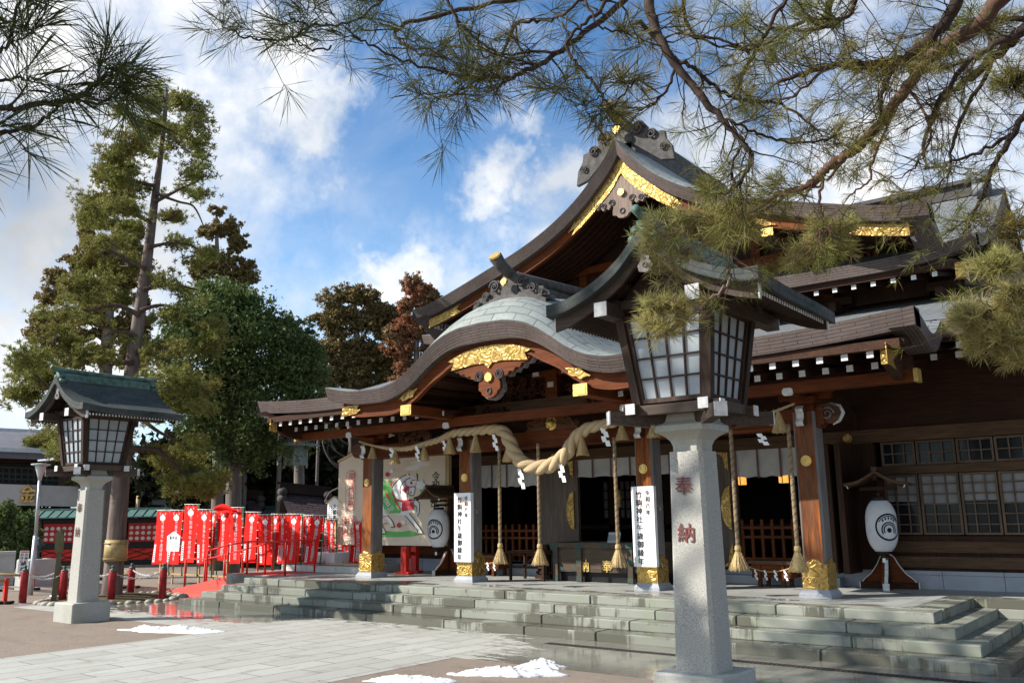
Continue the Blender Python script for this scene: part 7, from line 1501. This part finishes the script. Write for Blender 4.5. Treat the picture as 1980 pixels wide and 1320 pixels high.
trunk_px([(112, 1080, 34), (118, 1000, 28), (128, 930, 24), (142, 850, 22), (160, 760, 16)], 46, parent=T, m_=BARKM)
Cs = []; Ds = []
for (u, v, ru, rv) in [(150,880,60,22),(200,900,60,26),(110,850,50,16),(230,870,36,20),(190,930,50,22),(80,860,40,14)]:
    n = int(ru*rv*.5); p, q = blob_points(u, v, ru, rv, 45, n, shell=.2); Cs.append(p); Ds.append(unit(q*.6+np.array([0, 0, .9])+G3(n)*.35))
V, F = needle_tufts(np.concatenate(Cs), np.concatenate(Ds), .30, 10, .034, .8); npmesh('foliage', V, F, LF_PINE, T)
# shrubs at the left
for k, (bl, D, lab, m2) in enumerate((([(22,1040,52,58),(0,1020,50,48),(-30,1060,60,50)], 34, 'large dark green shrub behind the leaning white sign', LF_GRN), ([(75,992,60,22),(30,985,50,20),(112,994,36,16)], 46, 'yellowish top shoots of a shrub below the balcony band', LF_YEL), ([(330,1010,60,26),(390,1000,60,30),(300,1020,40,20)], 44, 'low green bush above the fence behind the red banners', LF_GRN))):
    c = gd(bl[0][0], 1080, D); T = thing('shrub', lab, 'shrub', (c.x, c.y, 0), 'shrubs of the yard'); P = [blob_points(u, v, ru, rv, D, int(ru*rv*1.1), shell=.7)[0] for (u, v, ru, rv) in bl]
    V, F = leaf_quads(np.concatenate(P), .16, .5); V[:, 2] = np.maximum(V[:, 2], .02); npmesh('foliage', V, F, m2, T)
    g = MB().sm_(); [g.tube([(c.x, c.y, 0), tuple(gd(bl[0][0]+dx, bl[0][1], D))], [.05, .02], 5) for dx in (-30, 0, 30)]; part(g, 'stem', BARKG, T)
# ================================================================= PINE BOUGHS OVERHEAD
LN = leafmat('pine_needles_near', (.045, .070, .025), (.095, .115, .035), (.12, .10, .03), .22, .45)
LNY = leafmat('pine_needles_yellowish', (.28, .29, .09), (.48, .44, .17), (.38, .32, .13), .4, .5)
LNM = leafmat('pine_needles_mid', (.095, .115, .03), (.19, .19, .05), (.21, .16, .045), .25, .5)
TWIG = wood('twig_bark', (.030, .021, .017), (.085, .060, .050), 'x', rough=.85, ring=9); TWIGP = wood('pale_twig_bark', (.16, .11, .09), (.34, .27, .24), 'x', rough=.85, ring=9); TWIGR = wood('reddish_bark', (.085, .048, .036), (.20, .115, .088), 'x', rough=.85, ring=9)
def wob(path, D, seed, amp=.012):
    rr = random.Random(seed); P = [(*gd(u, v, D+dz), w_/CF*D*.5) for (u, v, w_, dz) in path]; c = catmull(P, 7); out = []
    for i, q in enumerate(c):
        a = amp*D*.25; out.append((q[0]+rr.uniform(-a, a)*.5, q[1]+rr.uniform(-a, a)*.5, q[2]+rr.uniform(-a, a), q[3]*(1+.12*rr.random())))
    return out
def bough(label, D, mains, ntw, twl, tufts, nlen, kn, nwid, m_n, m_b, seed, tw_spread=1., extra_tufts=(), loc=None, hang=0., tips=()):
    """mains: traced limbs (u, v, width px, depth offset); twigs fork off them and end in needle tufts"""
    rr = random.Random(seed); c0 = gd(mains[0][0][0], mains[0][0][1], D); T = thing('pine_bough', label, 'pine branch', tuple(c0), 'pine boughs overhead')
    TC = []; TD = []
    for k, pth in enumerate(mains):   # limbs whose root lies outside the view run on to the trunk they grow from
        u0, v0, w0, z0 = pth[0]
        if u0 < 0: hub = Vector((-3.2, -.6, 3.3))
        elif v0 < 0 or u0 > 1980: hub = Vector((2.0, 5.4, 5.6))
        else: continue
        a = gd(u0, v0, D+z0); b_ = gd(pth[1][0], pth[1][1], D+pth[1][3]); out = (a-b_).normalized(); L_ = (hub-a).length; r0 = w0*.68/CF*(D+z0)*.5
        for lift in (.3, .6, 1., 1.5, 2.2, 3., 4.):
            cc = catmull([tuple(p) for p in (a, a+out*min(.5, L_*.25)+Vector((0, 0, .1)), (a+hub)/2+Vector((0, 0, lift)), hub)], 6); vis = 0
            for q in cc[1:]:
                d_ = Vector(q)-CAM; f_ = d_.dot(FW)
                if f_ > 0: uu_ = 990+CF*d_.dot(RI)/f_; vv_ = 660-CF*d_.dot(UP)/f_; vis += (-25 < uu_ < 2005 and -25 < vv_ < 1345)
            if not vis: break
        if vis: continue
        g = MB().sm_(); n_ = len(cc); g.tube(cc, [r0*.98+(.07-r0)*(i/(n_-1)) if r0 < .07 else r0 for i in range(n_)], 7); part(g, 'limb', m_b, T)
    for k, pth in enumerate(mains):
        pth = [(a, b9, w9*.68, z9) for a, b9, w9, z9 in pth]; c = wob(pth, D, seed+k); g = MB().sm_(); g.tube([q[:3] for q in c], [q[3] for q in c], 7); part(g, 'limb', m_b, T)
        L = len(c); nt = int(ntw*L/20)
        g = MB().sm_()
        for _ in range(nt):
            i = rr.randrange(int(L*.12), L); q = Vector(c[i][:3]); tan = (Vector(c[min(i+2, L-1)][:3])-Vector(c[max(i-2, 0)][:3])).normalized()
            d = (tan*rr.uniform(.2, 1.)+Vector((rr.gauss(0, 1), rr.gauss(0, 1), rr.gauss(0, 1)+.25-hang))*.55*tw_spread).normalized(); l = twl*rr.uniform(.35, 1.1); pts = [q]; r0 = max(.0016, min(c[i][3]*.5, .0045)); dd = d.copy()
            for s in range(4):
                dd = (dd+Vector((rr.gauss(0, .22), rr.gauss(0, .22), rr.gauss(0, .2)+.06))).normalized(); pts.append(pts[-1]+dd*l/4)
                if s >= 1 and rr.random() < tufts*.55: sd = (dd+Vector((rr.gauss(0, .6), rr.gauss(0, .6), rr.gauss(0, .6)))).normalized(); e = pts[-1]+sd*l*.22; g.tube([pts[-1], e], [r0*.6, r0*.4], 4, cap=False); TC.append(tuple(e)); TD.append(tuple(sd))
            g.tube(pts, [r0, r0*.9, r0*.75, r0*.6, r0*.5], 5, cap=False); TC.append(tuple(pts[-1])); TD.append(tuple(dd))
        if g.v: part(g, 'twigs', m_b, T)
        e = Vector(c[-1][:3]); TC.append(tuple(e)); TD.append(tuple((e-Vector(c[-3][:3])).normalized()))
    for (u, v, dz, du, dv) in tips: 
        e = gd(u, v, D+dz); TC.append(tuple(e)); TD.append(tuple((RI*du-UP*dv).normalized()))
    if extra_tufts:
        for (u, v, ru, rv, n) in extra_tufts:
            p, q = blob_points(u, v, ru, rv, D, n, shell=.1); c = Vector(gd(u, v, D)); g = MB().sm_()
            for a, b2 in zip(p, q):
                a = Vector(a); TC.append(tuple(a)); TD.append(tuple((Vector(b2)*.8+Vector((0, 0, .5))).normalized()))
                if rr.random() < .5: mdl = (a+c)/2+Vector((rr.gauss(0, .02), rr.gauss(0, .02), rr.gauss(0, .02))); g.tube([c+(a-c)*.1, mdl, a], [.004, .003, .002], 4, cap=False)
            if g.v: part(g, 'twigs', m_b, T)
    V, F = needle_tufts(np.array(TC), np.array(TD), nlen, kn, nwid, .85, nlen*.35); npmesh('needles', V, F, m_n, T); return T
# near bough along the top, from the right down to the middle left
bough('long dark pine bough crossing the top middle of the sky', 3.1, [
 [(1250,-60,30,.2),(1215,-10,22,.15),(1150,50,18,.1),(1075,105,16,.05),(1010,142,14,0),(965,150,12,0),(900,148,9,0),(810,128,8,0),(740,100,7,0),(690,70,6,0)],
 [(960,150,9,0),(930,155,7,0),(890,175,6,.0),(850,192,5,0),(832,205,4,0)], [(920,165,6,0),(870,178,5,0),(815,180,4,0),(800,165,4,0)],
 [(1085,98,9,0),(1000,105,8,.05),(935,108,6,.1),(925,60,5,.1)], [(1160,-30,10,-.1),(1100,20,9,-.1),(1060,40,8,0),(1010,40,12,.1),(985,70,9,.1),(960,148,6,0)],
 [(1100,-40,16,.3),(1030,-10,15,.3),(840,30,14,.3),(765,60,13,.3),(800,100,8,.2),(860,110,7,.1)],
 [(800,-30,10,.2),(740,0,9,.2),(690,40,7,.15),(620,50,7,.1),(575,42,6,.1),(560,30,5,.1)], [(600,52,7,.1),(560,75,6,.05),(510,78,6,0),(450,62,5,0),(430,45,4,0)], [(640,92,6,0),(600,95,5,0),(560,75,5,0)], [(860,-20,10,0),(880,30,9,0),(905,60,8,0),(960,100,7,0)]],
 7, .22, .7, .125, 20, .0021, LN, TWIG, 3)
bough('pine bough with long starry needles hanging beside the main gable peak', 2.9, [
 [(1240,-80,14,.1),(1160,20,12,0),(1115,60,10,0),(1095,95,9,0),(1130,140,9,0),(1165,185,8,0),(1182,208,6,0)], [(1165,185,5,0),(1130,205,4,0),(1095,190,4,0),(1060,170,4,0)], [(1182,208,4,0),(1150,228,4,0),(1145,233,3,0)], [(1188,205,5,0),(1215,170,4,0),(1240,150,4,0)], [(1130,0,8,-.1),(1160,50,6,-.1),(1200,60,5,0),(1215,62,4,0)]],
 3.4, .10, .35, .125, 30, .0022, LN, TWIG, 21, tips=((795,162,0,-.8,.3),(832,203,0,0,1),(1062,170,0,-1,.1),(1145,232,0,-.8,.6)))
bough('dark drooping pine limb in front of the roof at the right of centre', 4.2, [
 [(1250,-60,34,.2),(1260,30,30,.1),(1290,100,26,0),(1340,170,22,0),(1395,230,19,0),(1440,280,15,0),(1455,310,12,0),(1435,345,9,0),(1420,365,7,0),(1380,385,5,0)],
 [(1295,110,14,0),(1340,130,12,0),(1400,180,11,.1),(1460,195,10,.1),(1520,205,8,.1),(1580,250,6,.1)], [(1230,40,14,0),(1300,120,10,.1),(1285,180,8,.1),(1240,210,6,.1),(1205,200,5,.1)], [(1430,290,8,0),(1415,320,6,0),(1422,360,6,0),(1440,385,4,0)],
 [(1540,-30,14,.3),(1500,30,12,.3),(1465,90,11,.3),(1435,150,9,.3),(1432,195,7,.2)], [(1470,95,8,.2),(1380,85,6,.2),(1310,60,6,.2)], [(1390,225,9,0),(1440,245,8,0),(1500,270,7,.1),(1560,275,6,.1),(1620,262,5,.1)], [(1320,-20,12,.2),(1335,60,10,.2),(1400,80,8,.2),(1450,100,8,.2)]],
 11, .27, .8, .115, 20, .0022, LNM, TWIG, 55)
bough('heavy arching pine limb at the upper right', 6.0, [
 [(1870,-60,40,0),(1840,20,34,0),(1800,75,30,0),(1740,115,26,0),(1680,125,22,0),(1610,130,18,.1),(1550,145,14,.2),(1500,160,9,.2)], [(1740,112,14,0),(1710,170,12,0),(1700,230,9,0),(1690,260,6,0)], [(1620,-40,22,.4),(1600,20,20,.4),(1610,50,16,.3),(1560,40,12,.3),(1500,60,8,.3)], [(1600,130,8,0),(1540,180,7,0),(1480,200,5,0)], [(1980,60,20,.5),(1900,100,16,.5),(1840,160,13,.5),(1800,230,8,.5)], [(1660,-30,14,.1),(1640,30,12,.1),(1570,60,9,.1),(1480,50,6,.1)]],
 26, .46, 1., .115, 20, .0026, LNM, TWIG, 90)
bough('red-barked pine limb sweeping down in front of the main roof', 6.6, [
 [(1960,-40,44,0),(1900,40,40,0),(1800,110,34,0),(1745,180,30,0),(1700,240,28,0),(1650,290,26,0),(1610,315,24,0),(1580,345,22,0),(1540,368,19,0),(1500,380,15,0),(1470,400,10,0),(1440,420,7,0)],
 [(1655,285,10,0),(1600,345,8,.1),(1560,370,6,.1)], [(1590,340,9,0),(1585,400,8,0),(1595,430,7,0),(1590,450,6,0),(1570,480,4,0),(1530,510,4,0)], [(1600,440,5,0),(1620,470,4,0),(1600,500,3,0)],
 [(1540,368,7,0),(1510,390,6,0),(1440,420,6,0),(1330,440,5,.0),(1260,460,4,0)], [(1445,455,7,0),(1415,480,7,-.1),(1408,510,7,-.1),(1412,540,7,-.1),(1390,570,6,-.1),(1355,605,5,-.1),(1310,630,4,-.1)],
 [(1740,190,9,0),(1690,300,7,0),(1680,350,6,0),(1640,380,4,0)], [(1760,170,8,.2),(1800,260,6,.2),(1760,330,4,.2),(1700,350,3,.2)]],
 11, .36, .9, .11, 18, .0028, LNM, TWIGR, 120)
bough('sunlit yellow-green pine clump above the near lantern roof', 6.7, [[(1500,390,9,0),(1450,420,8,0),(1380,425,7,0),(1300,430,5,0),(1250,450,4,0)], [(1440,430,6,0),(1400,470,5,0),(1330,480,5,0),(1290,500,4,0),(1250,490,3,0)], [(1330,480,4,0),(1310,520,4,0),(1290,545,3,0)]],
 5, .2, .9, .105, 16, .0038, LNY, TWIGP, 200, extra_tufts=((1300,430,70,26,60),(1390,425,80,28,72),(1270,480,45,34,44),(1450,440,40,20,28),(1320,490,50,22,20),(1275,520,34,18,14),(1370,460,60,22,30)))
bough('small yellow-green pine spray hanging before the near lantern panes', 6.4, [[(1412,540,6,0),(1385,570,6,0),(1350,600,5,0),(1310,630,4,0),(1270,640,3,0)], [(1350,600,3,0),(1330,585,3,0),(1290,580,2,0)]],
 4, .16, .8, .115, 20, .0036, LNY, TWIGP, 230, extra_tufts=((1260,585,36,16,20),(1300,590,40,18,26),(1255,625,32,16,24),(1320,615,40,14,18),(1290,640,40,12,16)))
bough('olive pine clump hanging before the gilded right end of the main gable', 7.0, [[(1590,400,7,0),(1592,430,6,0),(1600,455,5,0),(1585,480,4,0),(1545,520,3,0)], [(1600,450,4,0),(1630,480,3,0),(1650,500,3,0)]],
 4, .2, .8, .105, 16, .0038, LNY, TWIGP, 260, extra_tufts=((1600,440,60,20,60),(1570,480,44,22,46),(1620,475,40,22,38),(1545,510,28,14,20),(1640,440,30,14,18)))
bough('dense pine foliage filling the upper right corner', 8.2, [[(2100,-40,40,0),(1980,60,30,0),(1900,130,22,0),(1820,200,14,0),(1780,300,8,0)], [(2060,100,24,0),(1980,220,18,0),(1920,330,12,0),(1880,420,7,0)], [(2080,300,20,0),(2000,420,14,0),(1940,520,9,0),(1900,600,5,0)], [(1990,40,16,0),(1880,40,12,0),(1780,80,9,0),(1720,140,6,0)], [(1920,120,12,0),(1850,250,9,0),(1830,340,6,0),(1800,370,4,0)], [(1960,260,10,0),(1880,300,8,0),(1790,330,5,0)]],
 24, .7, 1., .11, 16, .0030, LNM, TWIG, 300, extra_tufts=((1900,60,110,70,210),(1960,160,80,60,160),(1800,110,70,40,90),(1960,440,50,60,110),(1880,430,60,40,50)))
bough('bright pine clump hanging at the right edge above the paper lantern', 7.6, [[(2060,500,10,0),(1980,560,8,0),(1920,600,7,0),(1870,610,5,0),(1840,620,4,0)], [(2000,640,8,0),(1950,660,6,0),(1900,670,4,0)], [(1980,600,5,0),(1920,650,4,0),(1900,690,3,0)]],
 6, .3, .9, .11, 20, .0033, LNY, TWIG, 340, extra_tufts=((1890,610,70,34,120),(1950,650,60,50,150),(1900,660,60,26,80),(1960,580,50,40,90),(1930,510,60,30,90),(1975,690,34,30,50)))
bough('dark pine bough with upswept needles at the upper left corner', 1.9, [
 [(-60,215,16,0),(20,212,15,0),(90,200,14,0),(140,192,13,0),(180,165,12,0),(225,135,10,0),(262,118,8,0)], [(140,195,8,0),(190,200,7,0),(235,180,6,0),(250,178,5,0)], [(190,160,5,0),(192,130,4,0),(190,118,3,0)], [(-40,120,10,0),(10,90,9,0),(25,50,8,0),(40,-10,7,0)], [(15,85,6,0),(50,70,5,0),(80,50,4,0)], [(-60,260,12,0),(20,255,10,0),(80,235,9,0),(115,205,7,0)], [(-40,170,9,0),(20,155,8,0),(70,150,6,0)]],
 3.6, .09, .7, .115, 24, .0019, LN, TWIG, 400, tw_spread=.6, tips=((262,117,0,.9,-.4),(250,178,0,1,.1),(192,118,0,0,-1),(-30,320,0,.9,.3),(80,50,0,.9,-.3),(235,160,0,1,-.2)))
# the old pine itself, standing just outside the right of the view, which these boughs belong to
T = thing('pine_tree', 'old leaning pine whose boughs hang over the courtyard at the right', 'tree', (3.4, 4.6, 0)); g = MB().sm_()
c = catmull([(3.4, 4.6, -.1, .34), (3.2, 4.8, 1.5, .27), (2.7, 5.0, 3.2, .24), (2.4, 5.3, 4.8, .20), (1.6, 5.6, 6.2, .14)], 6); g.tube([q[:3] for q in c], [q[3] for q in c], 14); part(g, 'trunk', BARKM, T)

T = thing('pine_tree', 'young dark pine just outside the upper left corner whose bough hangs into the view', 'tree', (-3.3, -.7, 0)); g = MB().sm_()
c = catmull([(-3.3, -.7, -.1, .14), (-3.35, -.65, 1.6, .12), (-3.2, -.6, 3.3, .10), (-3.1, -.6, 5.0, .06), (-3.1, -.5, 6.2, .02)], 6); g.tube([q[:3] for q in c], [q[3] for q in c], 12); part(g, 'trunk', BARKM, T)
Cs = []; Ds = []
for k in range(26):
    q = unit(G3(30)); c_ = np.array([-3.1, -.7, 5.2])+G3(1)[0]*np.array([.6, .5, .7]); Cs.append(c_+q*.28); Ds.append(unit(q*.6+np.array([0, 0, .8])))
V, F = needle_tufts(np.concatenate(Cs), np.concatenate(Ds), .12, 14, .004, .9); npmesh('foliage', V, F, LN, T)
# unseen pine added behind the view, its crown shaped to shade the court's right
S0 = Vector((-3.2, 10.0, 1.0)); cr = S0+SUN*17
T = thing('pine_tree', 'unseen broad pine added left of the viewpoint to shade the near lantern and right steps', 'tree', (cr.x-1.5, cr.y-1, 0)); g = MB().sm_()
c = catmull([(cr.x-1.5, cr.y-1, -.1, .36), (cr.x-1.2, cr.y-.8, 3, .3), (cr.x-.3, cr.y-.4, 6.5, .24), (cr.x, cr.y, cr.z, .14), (cr.x+.3, cr.y+.2, cr.z+1.5, .05)], 6); g.tube([q[:3] for q in c], [q[3] for q in c], 12); part(g, 'trunk', BARKM, T)
Cs = []; Ds = []; rr = random.Random(4)
for k in range(44):
    tgt = Vector((rr.uniform(-6.2, 1.8), rr.uniform(6.2, 13.6), rr.uniform(0, 3))); c_ = np.array(tgt+SUN*rr.uniform(15.5, 18.5)); n = 46
    q = unit(G3(n)); Cs.append(c_+q*RNG.uniform(.3, 1, (n, 1))*np.array([.75, .75, .35])); Ds.append(unit(q*.5+np.array([0, 0, .8])))
    g = MB().sm_(); b_ = Vector((cr.x, cr.y, cr.z-1.5+rr.uniform(-2, 2))); e = Vector(c_); g.tube([b_, (b_+e)/2+Vector((0, 0, .4)), e], [.05, .035, .012], 5, cap=False); part(g, 'limb', BARKM, T)
V, F = needle_tufts(np.concatenate(Cs), np.concatenate(Ds), .20, 12, .022, .9); npmesh('foliage', V, F, LF_PINE, T)
# ================================================================= split paired pieces into parts of their own
def split_part(o, key):
    me = o.data; cen = [p.center[:] for p in me.polygons]; ks = [key((c[0]+o['_w'][0], c[1]+o['_w'][1], c[2]+o['_w'][2])) for c in cen]; uniq = sorted(set(ks))
    if len(uniq) < 2: return
    uvl = me.uv_layers.active
    for n, k in enumerate(uniq):
        idx = {}; V = []; F = []; U = []; MI = []; SM = []
        for p, kk in zip(me.polygons, ks):
            if kk != k: continue
            f = []
            for vi in p.vertices:
                if vi not in idx: idx[vi] = len(V); V.append(tuple(me.vertices[vi].co))
                f.append(idx[vi])
            F.append(f); MI.append(p.material_index); SM.append(p.use_smooth)
            if uvl: U += [c for li in p.loop_indices for c in uvl.data[li].uv]
        m2 = bpy.data.meshes.new(o.name); m2.from_pydata(V, [], F)
        for x in me.materials: m2.materials.append(x)
        m2.polygons.foreach_set('material_index', MI); m2.polygons.foreach_set('use_smooth', SM)
        if uvl: m2.uv_layers.new(name='UVMap').data.foreach_set('uv', U)
        m2.update(); c = o.copy(); c.data = m2; COL.objects.link(c); c.parent = o.parent
    bpy.data.objects.remove(o)
side = lambda c: c[0] > X0
pair = ('lower_roof_edge', 'soffit', 'gilded_plate', 'purlin_cap', 'gilded_fitting', 'bargeboard', 'beam_cap', 'cross_beam', 'gilded_cloud', 'eave_tips', 'pendant_scroll')
for o in [o for o in bpy.data.objects if o.parent == SHR and o.type == 'MESH' and o.name.split('.')[0] in pair]:
    xs_ = [p.center[0]+o['_w'][0]-X0 for p in o.data.polygons]
    if min(xs_) < -.3 and max(xs_) > .3 and min(abs(x) for x in xs_) > .15: split_part(o, side)
for o in [o for o in bpy.data.objects if o.type == 'MESH' and o.name.split('.')[0] == 'bracket_row']:
    o.name = 'bracket'; split_part(o, lambda c: round((c[0]-X0+6.3)/2.1))
for o in [o for o in bpy.data.objects if o.type == 'MESH' and o.name.split('.')[0] == 'inner_post_row']: o.name = 'inner_frame'
def islands(o):
    me = o.data; par = list(range(len(me.vertices)))
    def fd(a):
        while par[a] != a: par[a] = par[par[a]]; a = par[a]
        return a
    for p in me.polygons:
        r = fd(p.vertices[0])
        for v in p.vertices[1:]: par[fd(v)] = r
    ids = [fd(p.vertices[0]) for p in me.polygons]; it = iter(ids); split_part(o, lambda c: next(it))
for o in [o for o in bpy.data.objects if o.type == 'MESH' and o.name.split('.')[0] in ('bronze_fitting', 'painted_block')]: islands(o)
for o in [o for o in bpy.data.objects if o.type == 'MESH' and o.name.split('.')[0] == 'rafter_slats' and o.parent]: cx_ = o.parent.location[0]; split_part(o, lambda c: c[0] > cx_)
for o in bpy.data.objects:
    if '_w' in o: del o['_w']
